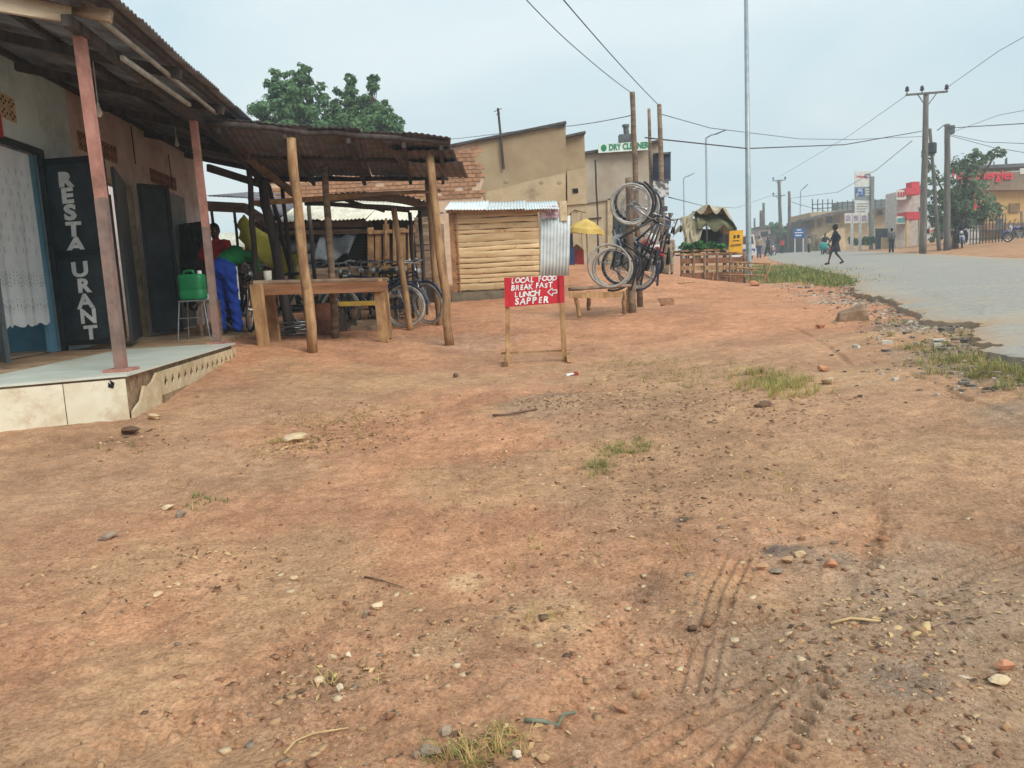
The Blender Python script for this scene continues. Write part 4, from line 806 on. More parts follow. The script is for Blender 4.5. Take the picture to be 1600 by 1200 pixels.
# ------------------------------------------------------------------ old dark kiosk behind the bicycles
ok_ = thing('old_wooden_kiosk', 'weathered wooden kiosk with pale tin roof and wide hatch behind the bicycles', 'kiosk', at(550, 478, 16))
YK = 16.0
for k, (x0, x1) in enumerate(((428, 500), (498, 572), (570, 646))):
    a, b = at(x0, 346-(k == 1)*2, YK-.3), at(x1, 343-(k == 1)*2, YK-.3); bk_ = at(x0, 317, YK+1.7)-a; bk_[0] = .05
    m_ = MB(); m_.corr(a, b-a, bk_, 12, .012, 5, .002, .015, warp=.012); m_.build('roof_sheet', pale_sheet, ok_, smooth='all')
for y, h in ((352, .13), (364, .09)): m_ = MB(); m_.bar(at(428, y, YK), at(580, y-3, YK), .05, h); m_.build('header_board', grey_wood, ok_)
for x in (430, 578, 650, 690):
    p = at(x, 350, YK); m_ = MB(); m_.log(V(p[0], p[1], zbase(p[0], p[1])-.05), p, .05, .045, 8); m_.build('post', grey_wood, ok_, smooth='all')
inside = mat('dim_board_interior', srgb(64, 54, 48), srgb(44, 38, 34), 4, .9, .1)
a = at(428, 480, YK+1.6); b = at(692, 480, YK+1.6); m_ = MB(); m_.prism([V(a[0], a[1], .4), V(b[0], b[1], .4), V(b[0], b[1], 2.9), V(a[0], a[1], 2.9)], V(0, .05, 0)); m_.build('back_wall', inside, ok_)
m_ = MB(); m_.prism([V(a[0], YK, .4), V(a[0], a[1], .4), V(a[0], a[1], 2.8), V(a[0], YK, 2.4)], V(.04, 0, 0)); m_.build('side_wall', grey_wood, ok_)
for k in range(6):                       # boards below the hatch
    z = at(500, 424+k*9.2, YK)[2]; m_ = MB(); m_.bar(V(at(432, 440, YK)[0], YK, z), V(at(576, 440, YK)[0], YK+.02, z-.0), .035, .115, jit=.008); m_.build('board', grey_wood, ok_)
# dark mesh screen in the hatch
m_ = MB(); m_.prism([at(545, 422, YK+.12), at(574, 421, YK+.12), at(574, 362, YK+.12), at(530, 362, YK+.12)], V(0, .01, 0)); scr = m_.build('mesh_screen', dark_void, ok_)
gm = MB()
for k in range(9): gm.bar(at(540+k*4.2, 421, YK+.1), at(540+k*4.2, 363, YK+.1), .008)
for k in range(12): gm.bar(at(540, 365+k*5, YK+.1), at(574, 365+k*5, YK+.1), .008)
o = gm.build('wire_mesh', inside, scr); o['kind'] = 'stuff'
for k in range(10):                      # slab wall at the right
    z = at(665, 345+k*10.5, YK)[2]; m_ = MB(); m_.bar(V(at(651, 400, YK)[0], YK-.05, z), V(at(691, 400, YK)[0], YK-.05, z), .05, .13, jit=.012); m_.build('slab', grey_wood, ok_)
# tarpaulin rolls stuffed in the hatch
tarp_m = mat('grey_blue_tarpaulin', srgb(112, 120, 126), srgb(78, 84, 92), 4, .7, .5, 12)
for i, (q, q2, r, lb) in enumerate((((430, 388), (520, 386), .16, 'uppermost grey tarpaulin roll stuffed in the old kiosk hatch'), ((430, 407), (525, 404), .15, 'middle grey tarpaulin roll in the old kiosk hatch'), ((432, 424), (515, 420), .15, 'lowest grey tarpaulin roll resting on the hatch boards'))):
    m_ = MB(); a, b = at(*q, YK+.25), at(*q2, YK+.3); n = 9; m_.tube([a+(b-a)*t/n for t in range(n+1)], [r*(.75+.3*rng.uniform()) for t in range(n+1)], 12); tag(m_.build('tarpaulin_roll', tarp_m, smooth='all'), lb, 'tarpaulin', 'tarpaulin rolls in the kiosk')
m_ = MB(); m_.sheet(at(488, 412, YK+.05), at(545, 400, YK+.05)-at(488, 412, YK+.05), at(500, 362, YK+.05)-at(488, 405, YK+.05), 16, 10, lambda u, v: V(0, -.06*math.sin(7*u+3*v), -.12*u*v+.05*math.sin(9*u)), .01); tag(m_.build('plastic_sheeting', mat('dull_plastic_sheeting', srgb(130, 140, 146), srgb(92, 100, 108), 3, .45, .4, 10), smooth='all'), 'crumpled grey plastic sheeting drawn across the old kiosk hatch', 'sheeting')
# gate of upright planks
gt_ = thing('plank_gate', 'upright plank gate with two rails beside the old kiosk hatch', 'gate', at(612, 470, YK-.3))
for i, x in enumerate((580, 592, 604, 617, 630, 643)):
    top = [355, 362, 350, 348, 356, 352][i]; m_ = MB(); m_.bar(at(x, 452, YK-.3), at(x-1, top, YK-.3), .12 if i != 3 else .07, .025, up=(0, 1, 0), jit=.006); m_.build('plank', plank_wood, gt_)
for y in (362, 418): m_ = MB(); m_.bar(at(576, y+1, YK-.34), at(649, y-2, YK-.34), .03, .07); m_.build('rail', plank_wood, gt_)
for x in (603, 616): m_ = MB(); m_.bar(at(x, 400, YK-.37), at(x, 341, YK-.37), .045, .03, up=(0, 1, 0)); m_.build('upright', plank_wood, gt_)

# ------------------------------------------------------------------ new slab-wood kiosk
nk = thing('slab_wood_kiosk', 'fresh yellow slab-wood kiosk with white tin roof on a concrete base', 'kiosk', at(775, 468, 17.6))
YN = 17.6
sl = MB(); W_ = (at(843, 400, YN)-at(707, 400, YN))[0]; n = 12
P = []; prof = [(-.495, .012), (-.485, -.010), (-.3, -.016), (.2, -.017), (.48, -.012), (.495, .012)]
for i in range(n+1):
    u = i/n-.5
    for a, b in prof: P.append((u*W_, b*(1+.25*math.sin(i*1.7)), a*.128*(1+.06*math.sin(i*2.3+1))+.006*math.sin(i*.9)))
k = len(prof); fs = [(i*k+j, i*k+j+1, (i+1)*k+j+1, (i+1)*k+j) for i in range(n) for j in range(k-1)]+[tuple(range(k))[::-1], tuple(n*k+j for j in range(k))]
sl.add(P, fs); sme = [sl.mesh('slab', fresh_wood, smooth='all')]
z0, z1 = at(775, 453, YN)[2], at(775, 328, YN)[2]; ns = 14; cx = (at(843, 400, YN)+at(707, 400, YN))[0]/2
hts = rng.uniform(.65, 1.4, ns); hts = hts/hts.sum(); edg = np.concatenate([[0], np.cumsum(hts)])
for r_ in range(ns):
    z = z0+(z1-z0)*(edg[r_]+edg[r_+1])/2; place(sme[0], 'slab', nk, loc_of((cx+rng.uniform(-.01, .01), YN-.02, z), nk), (0, rng.uniform(-.012, .012)+(math.pi if r_ % 2 else 0), -.0), (1, rng.uniform(.5, 1.4), (z1-z0)*hts[r_]/.128*rng.uniform(.9, 1.02)))
m_ = MB(); m_.prism([V(cx-W_/2, YN+.02, z0), V(cx+W_/2, YN+.02, z0), V(cx+W_/2, YN+.02, z1), V(cx-W_/2, YN+.02, z1)], V(0, .03, 0)); m_.build('backing_board', dark_wood, nk)
m_ = MB(); m_.box(V(cx, YN+1.2, (z0+z1)/2), (W_-.1, 2.2, z1-z0-.05)); m_.build('cabin_body', grey_wood, nk)
for x, w in ((704, .1), (712, .03)):
    m_ = MB(); a = at(x, 328, YN-.06); m_.bar(V(a[0], a[1], zbase(a[0], a[1])-.05), a, w, .06, up=(0, 1, 0)); m_.build('corner_post', mat('reddish_post', srgb(176, 128, 88), srgb(140, 96, 64), 6, .85, .3), nk)
m_ = MB(); m_.box(V(cx, YN+1.1, z0-.2), (W_+.12, 2.5, .38)); m_.build('concrete_base', mat('mossy_concrete', srgb(128, 116, 98), srgb(98, 88, 74), 5, .95, .4), nk)
for k_, (x0, x1) in enumerate(((694, 760), (757, 822), (818, 874))):
    a, b = at(x0, 328.5, YN-.35), at(x1, 326, YN-.35); bv = at(x0, 316, YN+1.2)-a; bv[0] = .05
    m_ = MB(); m_.corr(a+V(0, 0, .006*(k_ % 2)), b-a, bv, 13, .013, 4, .002, warp=.008); m_.build('roof_sheet', galv, nk, smooth='all')
m_ = MB(); m_.bar(at(697, 331, YN-.15), at(845, 329, YN-.15), .06, .06); m_.build('roof_plate', plank_wood, nk)
a, b = at(843, 436, YN-.05), at(889, 430, YN+.1); m_ = MB(); m_.corr(a, b-a, at(845, 342, YN-.05)-a, 9, .014, 3, .002); m_.build('side_sheet', galv, nk, smooth='all')
pm = mat('faded_poster_print', srgb(214, 206, 214), srgb(170, 130, 150), 14, .7, 0, lo=.45, hi=.55); m_ = MB(); m_.prism([at(843, 343, YN-.06), at(873, 340, YN-.02), at(873, 321, YN-.02), at(843, 323, YN-.06)], V(0, .01, 0)); m_.build('poster_strip', pm, nk)
m_ = MB(); m_.bar(at(881, 345, YN+.05), at(880, 314, YN+.05), .16, .05, up=(0, 1, 0)); m_.build('roof_post', cream, nk)
# kerb of rubble under the shelter's far side and yellow cloth
yc = MB(); yc.sheet(at(372, 372, 13.6), at(462, 440, 13.0)-at(372, 372, 13.6), at(385, 340, 13.6)-at(376, 376, 13.6), 18, 8, lambda u, v: V(.03*math.sin(8*v), -.1*math.sin(6*u+2*v), -.10*math.sin(math.pi*u)+.03*math.sin(11*u+3*v)), .008)
tag(yc.build('yellow_tarpaulin', mat('yellow_green_tarp', srgb(222, 218, 110), srgb(200, 196, 92), 3, .7, .3, 12, trans=.4), smooth='all'), 'yellow-green tarpaulin slung diagonally between the dark poles', 'tarpaulin')
fn = thing('reed_fence', 'low fence of grey upright sticks beyond the yellow tarpaulin', 'fence', at(410, 455, 16.5))
for k in range(16):
    x = 372+k*4.0; a = at(x, 466, 16.4); m_ = MB(); m_.bar(a, at(x+rng.uniform(-1, 1), 398+rng.uniform(-5, 5), 16.4), .04, .02, up=(0, 1, 0)); m_.build('stick', grey_wood, fn)
for y in (412, 446): m_ = MB(); m_.bar(at(370, y, 16.45), at(434, y-1, 16.45), .03, .04); m_.build('rail', grey_wood, fn)
# house far behind, left of the shelter
fh = thing('far_house', 'small cream house with tin roof seen between the dark poles', 'house', at(400, 440, 36))
m_ = MB(); a, b = at(335, 440, 36), at(440, 440, 36); m_.box(V((a[0]+b[0])/2, 38, 1.9), (b[0]-a[0], 4, 2.8)); m_.build('wall', cream, fh)
m_ = MB(); m_.corr(V(a[0]-.3, 35.6, 3.2), V(b[0]-a[0]+.6, 0, 0), V(0, 2.6, .9), 20, .02, 2, .003); m_.build('roof', pale_sheet, fh, smooth='all')
m_ = MB(); m_.box(V(a[0]+1.2, 35.98, 2.0), (.8, .05, 1.0)); m_.build('window', dark_void, fh)
# ------------------------------------------------------------------ roadside menu sign
YS = 8.8
ms = thing('menu_sign', 'red hand-painted menu board on two wooden legs in the open yard', 'sign', at(838, 573, YS))
bx0, bx1, bx2, bx3 = at(789, 480, YS), at(882, 473, YS+.06), at(881, 430.5, YS+.06), at(787.5, 434, YS)
m_ = MB(); m_.prism([bx0, bx1, bx2, bx3], V(0, .02, 0)); mb_ = m_.build('board', red_board, ms); sx_ = _norm(bx1-bx0); sy_ = _norm(bx3-bx0)
m_ = MB(); k = at(796, 480, YS)-bx0; m_.prism([bx0-V(0, .004, 0), bx0+k-V(0, .004, 0), bx3+k-V(0, .004, 0), bx3-V(0, .004, 0)], V(0, -.022, 0)); m_.build('painted_leg_face', red_board, ms)
m_ = MB(); k = at(874, 478, YS)-at(882, 478, YS); m_.prism([bx1+k-V(0, .004, 0), bx1-V(0, .004, 0), bx2-V(0, .004, 0), bx2+k-V(0, .004, 0)], V(0, -.022, 0)); m_.build('painted_leg_face', red_board, ms)
for t, b, Y in (((793, 479), (793.5, 575), YS), ((878, 474), (882, 566), YS+.05)):
    m_ = MB(); p, q = at(*b, Y+.012), at(*t, Y+.012); p[2] -= .03; m_.bar(p, q, .052, .035, up=(0, 1, 0), jit=.003); m_.build('leg', plank_wood, ms)
m_ = MB(); m_.bar(at(783, 552, YS+.05), at(893, 547, YS+.1), .02, .022); m_.build('cross_bar', plank_wood, ms)
for q, Y in (((791, 573), YS-.06), ((889, 566), YS+.02)):
    p = at(*q, Y); m_ = MB(); m_.bar(V(p[0], p[1]-.1, p[2]+.04), V(p[0], p[1]+.28, p[2]+.05), .05, .07, jit=.008); m_.build('foot_block', plank_wood, ms)
Wd = np.linalg.norm(bx1-bx0); Hd = np.linalg.norm(bx3-bx0)
for body, u, v, size, sxs in (('LOCAL', .10, .795, .084, .98), ('FOOD', .55, .80, .082, .98), ('BREAK', .10, .55, .084, .98), ('FAST', .505, .565, .082, .98), ('LUNCH', .145, .315, .084, 1.02), ('SAPPER', .15, .06, .10, 1.02)):
    hand_text(body, white_paint, mb_, bx0+sx_*Wd*u+sy_*Hd*v+V(0, -.005, 0), sx_, sy_, size, Wd*{'LOCAL': .40, 'FOOD': .33, 'BREAK': .37, 'FAST': .30, 'LUNCH': .44, 'SAPPER': .58}[body])
A = [(.72, .40), (.80, .54), (.80, .46), (.875, .46), (.875, .355), (.80, .355), (.80, .26)]
m_ = MB(); 
for (a, b), (c, d) in zip(A, A[1:]+A[:1]): m_.bar(bx0+sx_*Wd*a+sy_*Hd*b+V(0, -.005, 0), bx0+sx_*Wd*c+sy_*Hd*d+V(0, -.005, 0), .003, .011, up=sy_+sx_*.7)
m_.build('arrow', white_paint, mb_)

# ------------------------------------------------------------------ bicycle
tyre_m = mat('grey_worn_tyre', srgb(74, 72, 72), srgb(54, 52, 52), 12, .8, .2); wht_tyre = mat('pale_grey_tyre', srgb(172, 166, 158), srgb(140, 134, 126), 12, .7, .2)
chrome = mat('dull_chrome', srgb(186, 188, 190), srgb(140, 142, 144), 8, .32, .05, metal=.8); frame_k = mat('black_bicycle_paint', srgb(40, 42, 48), srgb(28, 30, 34), 6, .4, .05, spec=.5)
frame_b = mat('dark_blue_bicycle_paint', srgb(44, 56, 84), srgb(32, 42, 66), 6, .4, .05, spec=.5); saddle_m = mat('black_saddle_vinyl', srgb(44, 40, 40), srgb(30, 28, 28), 6, .6, .1)
def bicycle(label, tm, fm, group):
    b = thing('bicycle', label, 'bicycle', (0, 0, 0), group=group); r = .335
    def circ(cx, cz, rr, n=30): return [(cx+rr*math.cos(a), 0, cz+rr*math.sin(a)) for a in np.linspace(0, 2*math.pi, n, endpoint=False)]
    for cx in (-.52, .53):
        w = MB(); w.tube(circ(cx, r, r-.02), .021, 7, closed=True); wo = w.build('wheel', tm, b, local=True, smooth='all')
        w = MB(); w.tube(circ(cx, r, r-.048), .011, 6, closed=True); w.build('rim', chrome, wo, local=True, smooth='all')
        w = MB(); w.tube([(cx, -.05, r), (cx, .05, r)], .018, 8); w.build('hub', chrome, wo, local=True)
        w = MB()
        for k in range(20):
            a = 2*math.pi*k/20; s_ = .025*(-1)**k; w.tube([(cx+.015*math.cos(a+.6*(-1)**(k//2)), s_, r+.015*math.sin(a+.6*(-1)**(k//2))), (cx+(r-.05)*math.cos(a), 0, r+(r-.05)*math.sin(a))], .0022, 3, cap=False)
        o = w.build('spokes', chrome, wo, local=True); o['kind'] = 'stuff'
        w = MB(); g = [(cx+(r+.025)*math.cos(a), 0, r+(r+.025)*math.sin(a)) for a in np.linspace(.15 if cx < 0 else .25, math.pi*.98 if cx < 0 else math.pi*.75, 14)]; w.tube(g, .02, 5); w.build('mudguard', fm, b, local=True, smooth='all')
    f = MB(); BBk, ST, HT, HB = (-.06, 0, .29), (-.22, 0, .78), (.36, 0, .86), (.39, 0, .74)
    for p, q, rr in ((BBk, ST, .016), (ST, HT, .015), ((-.2, 0, .72), (.37, 0, .80), .013), (BBk, HB, .018), (HT, HB, .02)): f.tube([p, q], rr, 8)
    for s_ in (-1, 1): f.tube([BBk, (-.52, s_*.05, r)], .010, 6); f.tube([(-.2, 0, .76), (-.52, s_*.05, r)], .009, 6)
    f.build('frame', fm, b, local=True, smooth='all')
    f = MB()
    for s_ in (-1, 1): f.tube([(.385, s_*.03, .74), (.42, s_*.045, .6), (.53, s_*.045, r)], .011, 6)
    f.tube([(.385, 0, .74), (.34, 0, .98)], .013, 7); f.build('fork', chrome, b, local=True, smooth='all')
    f = MB(); f.tube([(.14, -.27, .99), (.24, -.27, 1.0), (.34, -.2, 1.02), (.36, 0, .99), (.34, .2, 1.02), (.24, .27, 1.0), (.14, .27, .99)], .012, 7)
    hb = f.build('handlebar', chrome, b, local=True, smooth='all')
    for s_ in (-1, 1):
        f = MB(); f.tube([(.12, s_*.27, .99), (.22, s_*.27, 1.0)], .017, 8); f.build('grip', saddle_m, hb, local=True, smooth='all')
    f = MB(); P = []; prof = [(-.16, .10, .0), (-.12, .11, .02), (-.02, .08, .015), (.08, .035, .01), (.14, .02, .0)]
    for x, w_, h in prof: P += [(-.26+x, -w_, .86), (-.26+x, -w_*.6, .885+h), (-.26+x, w_*.6, .885+h), (-.26+x, w_, .86)]
    f.add(P, [(i*4+j, i*4+j+1, i*4+j+5, i*4+j+4) for i in range(4) for j in range(3)]+[(0, 1, 2, 3), (19, 18, 17, 16)]); f.tube([ST, (-.245, 0, .87)], .013, 6); f.build('saddle', saddle_m, b, local=True, smooth=True)
    f = MB()
    for y in (-.07, 0, .07): f.tube([(-.30, y, .72), (-.78, y, .72)], .007, 5)
    for x in (-.34, -.55, -.78): f.tube([(x, -.07, .72), (x, .07, .72)], .007, 5)
    for s_ in (-1, 1): f.tube([(-.72, s_*.07, .72), (-.52, s_*.06, r)], .006, 5)
    f.build('carrier', fm, b, local=True)
    f = MB(); f.tube([(-.06, -.07, .29), (-.06, .07, .29)], .02, 8); f.lathe([(.09, -.003), (.09, .003)], (-.06, -.05, .29), 18, ax=(0, 1, 0)); f.bar((-.06, -.075, .29), (.08, -.08, .19), .02, .012); f.bar((-.06, .075, .29), (-.2, .08, .39), .02, .012); cr = f.build('crank', chrome, b, local=True)
    for p in ((.08, -.12, .19), (-.2, .12, .39)): f = MB(); f.box(p, (.09, .08, .02)); f.build('pedal', saddle_m, cr, local=True)
    f = MB(); f.box((-.29, -.05, .33), (.5, .012, .06)); f.build('chain_guard', fm, b, local=True)
    f = MB(); f.tube([(-.45, -.04, .3), (-.5, -.14, .0)], .008, 5); f.build('kickstand', chrome, b, local=True)
    f = MB(); f.lathe([(.02, -.05), (.045, 0), (.048, .02), (.0, .03)], (.43, 0, .86), 10, ax=(1, 0, 0)); f.build('headlamp', chrome, b, local=True, smooth=True)
    return b
def bike_pose(x, y, yaw, lean=0., z=None): return (x, y, float(zbase(x, y)) if z is None else z), Matrix.Rotation(yaw, 4, 'Z') @ Matrix.Rotation(lean, 4, 'X')
GB = 'bicycles parked under the shelter'
row = [(503, 13.3, 'leftmost bicycle of the row facing out under the shelter'), (532, 13.0, 'second bicycle from the left in the shelter row, behind the grey pole'), (549, 13.4, 'third bicycle in the shelter row, in front of the dark mesh screen'), (573, 13.1, 'fourth bicycle in the shelter row, in front of the first gate planks'), (592, 13.4, 'fifth bicycle in the shelter row, in front of the plank gate'), (613, 13.0, 'sixth bicycle in the shelter row, beyond the workbench end'), (634, 13.3, 'last bicycle in the shelter row, beside the slab wall')]
proto = None; proto2 = None
for i, (px, Y, lb) in enumerate(row):
    p = at(px, 430, Y); pos, rot = bike_pose(p[0]-.02, Y+.5, R(-90+rng.uniform(-14, 14)), R(rng.uniform(-7, 7)))
    if proto is None: proto = bicycle(lb, tyre_m, frame_k, GB); proto.matrix_world = Matrix.Translation(Vector(pos)) @ rot
    elif i == 3: proto2 = bicycle(lb, wht_tyre, frame_b, GB); proto2.matrix_world = Matrix.Translation(Vector(pos)) @ rot
    else: dup(proto if i % 2 == 0 or proto2 is None else proto2, pos, rot, lb, GB)
p = at(672, 511, 12.3); pos, rot = bike_pose(p[0]-.42, 12.75, R(-38), R(6)); dup(proto2, pos, rot, 'bicycle with pale tyres parked at an angle behind the paired poles', GB)
p = at(436, 520, 12.2); pos, rot = bike_pose(p[0]-.05, 12.3, R(-150), R(-5)); dup(proto, pos, rot, 'dark bicycle standing sideways behind the workbench legs', GB)
p = at(383, 520, 11.7); pos, rot = bike_pose(p[0]-.05, 11.75, R(-60), R(-8)); pos = (pos[0], pos[1], ZP); dup(proto, pos, rot, 'black bicycle being mended beside the person in blue trousers', GB)
p = at(580, 505, 12.); pos, rot = bike_pose(p[0], 12.2, R(172), R(4)); dup(proto2, pos, rot, 'bicycle standing sideways in the gap under the workbench', GB)

# stack of rims, drum, boards under the shelter
for i in range(4):
    c = at(467, 522-i*5.5, 11.6); n = 28; m_ = MB(); c[2] = zbase(c[0], c[1])+.03+.045*i; m_.tube([c+V(.27*math.cos(a)+.02*(i % 2), .27*math.sin(a), .02*math.sin(a+i)) for a in np.linspace(0, 2*math.pi, n, endpoint=False)], .017, 6, closed=True)
    tag(m_.build('wheel_hoop', chrome, smooth='all'), ['lowest hoop of the stacked bicycle rims on the ground', 'second hoop from the bottom of the stacked rims', 'third hoop from the bottom of the stacked rims', 'topmost hoop of the stacked bicycle rims'][i], 'rim', 'stacked bicycle rims')
dr = thing('metal_drum', 'rusty brown metal drum under the far end of the workbench', 'drum', V(*gat(510, 522)[:2], gat(510, 522)[2])); rb = mat('rusty_drum_steel', srgb(150, 104, 80), srgb(112, 72, 54), 5, .8, .3, c3=srgb(90, 66, 56), s3=2)
m_ = MB(); m_.lathe([(.2, 0), (.205, .02), (.2, .04), (.2, .2), (.207, .22), (.2, .24), (.2, .44), (.206, .46), (.19, .46), (.18, .40)], n=20); m_.build('body', rb, dr, local=True, smooth=True)
m_ = MB(); m_.tube([(.2, 0, .42), (.22, 0, .5), (.1, 0, .6), (-.1, 0, .6), (-.22, 0, .5), (-.2, 0, .42)], .008, 6); m_.build('handle', steel, dr, local=True)
yb = thing('yellow_bench', 'low bench with a faded yellow seat plank behind the workbench', 'bench', gat(570, 512)); g = gat(570, 512)
a, b = at(528, 475, 11.9), at(597, 473, 12.1); m_ = MB(); m_.bar(a, b, .26, .07); m_.build('seat', mat('faded_yellow_paint', srgb(196, 164, 70), srgb(160, 124, 52), 5, .8, .2), yb)
for t in (.1, .9): q = a+(b-a)*t; m_ = MB(); m_.bar(V(q[0], q[1], zbase(q[0], q[1])-.03), q-V(0, 0, .03), .2, .05, up=(1, 0, 0)); m_.build('leg', dark_wood, yb)
bo = MB(); c = gat(575, 520); 
bo.box(c+V(0, .3, .05), (.6, .3, .1)); bo.box(c+V(.05, .32, .14), (.5, .24, .08)); tag(bo.build('timber_offcuts', grey_wood), 'pile of flat timber offcuts under the yellow bench', 'timber')
tb = MB(); c = gat(648, 500); tb.box(c+V(-.02, .3, .2), (.34, .3, .4)); tb.box(c+V(-.02, .3, .41), (.36, .32, .03)); tag(tb.build('wooden_crate', plank_wood), 'pale wooden crate beside the angled bicycle', 'crate')
wb2 = MB(); a, b = at(606, 463, 12.6), at(640, 461, 12.7); wb2.bar(a, b, .3, .05); wb2.bar(a+V(.05, 0, -.03), V(a[0]+.05, a[1], zbase(a[0], a[1])), .06); wb2.bar(b-V(.05, 0, .03), V(b[0]-.05, b[1], zbase(b[0], b[1])), .06); tag(wb2.build('small_bench', grey_wood), 'small grey plank bench under the last parked bicycles', 'bench')

# ------------------------------------------------------------------ bicycles hung on the pole, bench below
hp = MB(); hp.log(at(988, 487, 12.8)-V(0, 0, .08), at(982, 278, 12.8), .075, .06, 10, 8, .14); tag(hp.build('hanging_post', grey_wood, smooth='all'), 'short thick wooden post that the hung bicycles lean on', 'post')
tp = MB(); tp.log(at(1000, 472, 14)-V(0, 0, .08), at(988, 144, 14), .06, .045, 9, 10, .10); tag(tp.build('tall_pole', grey_wood, smooth='all'), 'tall thin wooden pole behind the hung bicycles', 'pole')
def hang(src, fw, rw_, Y, label, dy=0.):
    """bicycle on end: front wheel centre at pixel fw, rear at rw_, its plane facing the viewer"""
    a, b = at(*fw, Y), at(*rw_, Y); X = _norm(a-b); Yv = V(0, 1, 0); Z = _norm(np.cross(Yv, X)); Z = -Z if Z[0] < 0 else Z; Yv = np.cross(Z, X)
    m = Matrix(((X[0], Yv[0], Z[0], 0), (X[1], Yv[1], Z[1], 0), (X[2], Yv[2], Z[2], 0), (0, 0, 0, 1)))
    mid = (a+b)/2; o = mid-Z*.335-X*.005; return dup(src, o, m, label, 'bicycles hung on the post')
bikeP = bicycle('x', wht_tyre, frame_k, None)
hang(bikeP, (985, 322), (958, 416), 12.55, 'nearest bicycle hung nose-up on the post, pale tyres facing the yard')
hang(proto, (990, 321), (972, 409), 12.95, 'second bicycle hung nose-up right behind the nearest one')
hang(proto2, (1000, 328), (994, 416), 13.3, 'third bicycle hung upright at the right side of the post')
bpy.data.objects.remove(bikeP) if False else None
for ch in list(bikeP.children_recursive)+[bikeP]: bpy.data.objects.remove(ch)
# rim leaning on the bench
c = at(952, 415, 12.3); m_ = MB(); m_.tube([c+V(.33*math.cos(a), .08*math.sin(a), .335*math.sin(a)) for a in np.linspace(0, 2*math.pi, 32, endpoint=False)], .02, 7, closed=True); tag(m_.build('loose_hoop', wht_tyre, smooth='all'), 'loose pale wheel hoop resting on the bench below the hung bicycles', 'hoop')
be = thing('slatted_bench', 'low rough bench of thin poles under the hung bicycles', 'bench', at(935, 490, 12.5))
a, b = at(891, 452, 12.4), at(984, 446, 12.6)
for k in range(6): m_ = MB(); m_.log(a+V(0, .1*k-.12, .0), b+V(.0, .1*k-.12, 0), .028, .024, 7, 5, .15); m_.build('slat', grey_wood, be, smooth='all')
m_ = MB(); m_.bar(at(890, 462, 12.2), at(975, 460, 12.3), .03, .09); m_.build('apron_board', plank_wood, be)
for q, q2, Y in (((899, 462), (906, 491), 12.25), ((919, 456), (920, 480), 12.75), ((975, 455), (975, 486), 12.3), ((981, 452), (981, 482), 12.8)):
    m_ = MB(); p = at(*q2, Y); m_.log(V(p[0], p[1], p[2]-.05), at(*q, Y), .035, .035, 7); m_.build('leg', pole_wood, be, smooth='all')
# ------------------------------------------------------------------ people
hair_m = mat('black_hair', (.012, .011, .010), (.007, .006, .006), 30, .9, .4); eye_m = mat('eye_white', (.7, .68, .64), (.6, .58, .55), 10, .3, 0)
skin = mat('dark_brown_skin', srgb(92, 62, 48), srgb(78, 50, 38), 6, .6, .1)
def remesh(mb, vox, it=4):
    me = mb.mesh('tmp', skin); o = bpy.data.objects.new('tmp', me); col.objects.link(o)
    r_ = o.modifiers.new('r', 'REMESH'); r_.mode = 'VOXEL'; r_.voxel_size = vox; r_.use_smooth_shade = True
    s_ = o.modifiers.new('s', 'SMOOTH'); s_.factor = .5; s_.iterations = it
    n = bpy.data.meshes.new_from_object(o.evaluated_get(bpy.context.evaluated_depsgraph_get())); bpy.data.objects.remove(o); return n
def cap(mb, p, q, r, r2, n=10):
    p, q = V(p), V(q); mb.tube([p, q], [r, r2], n); mb.ball(p, r*.995, n, 7); mb.ball(q, r2*.995, n, 7)
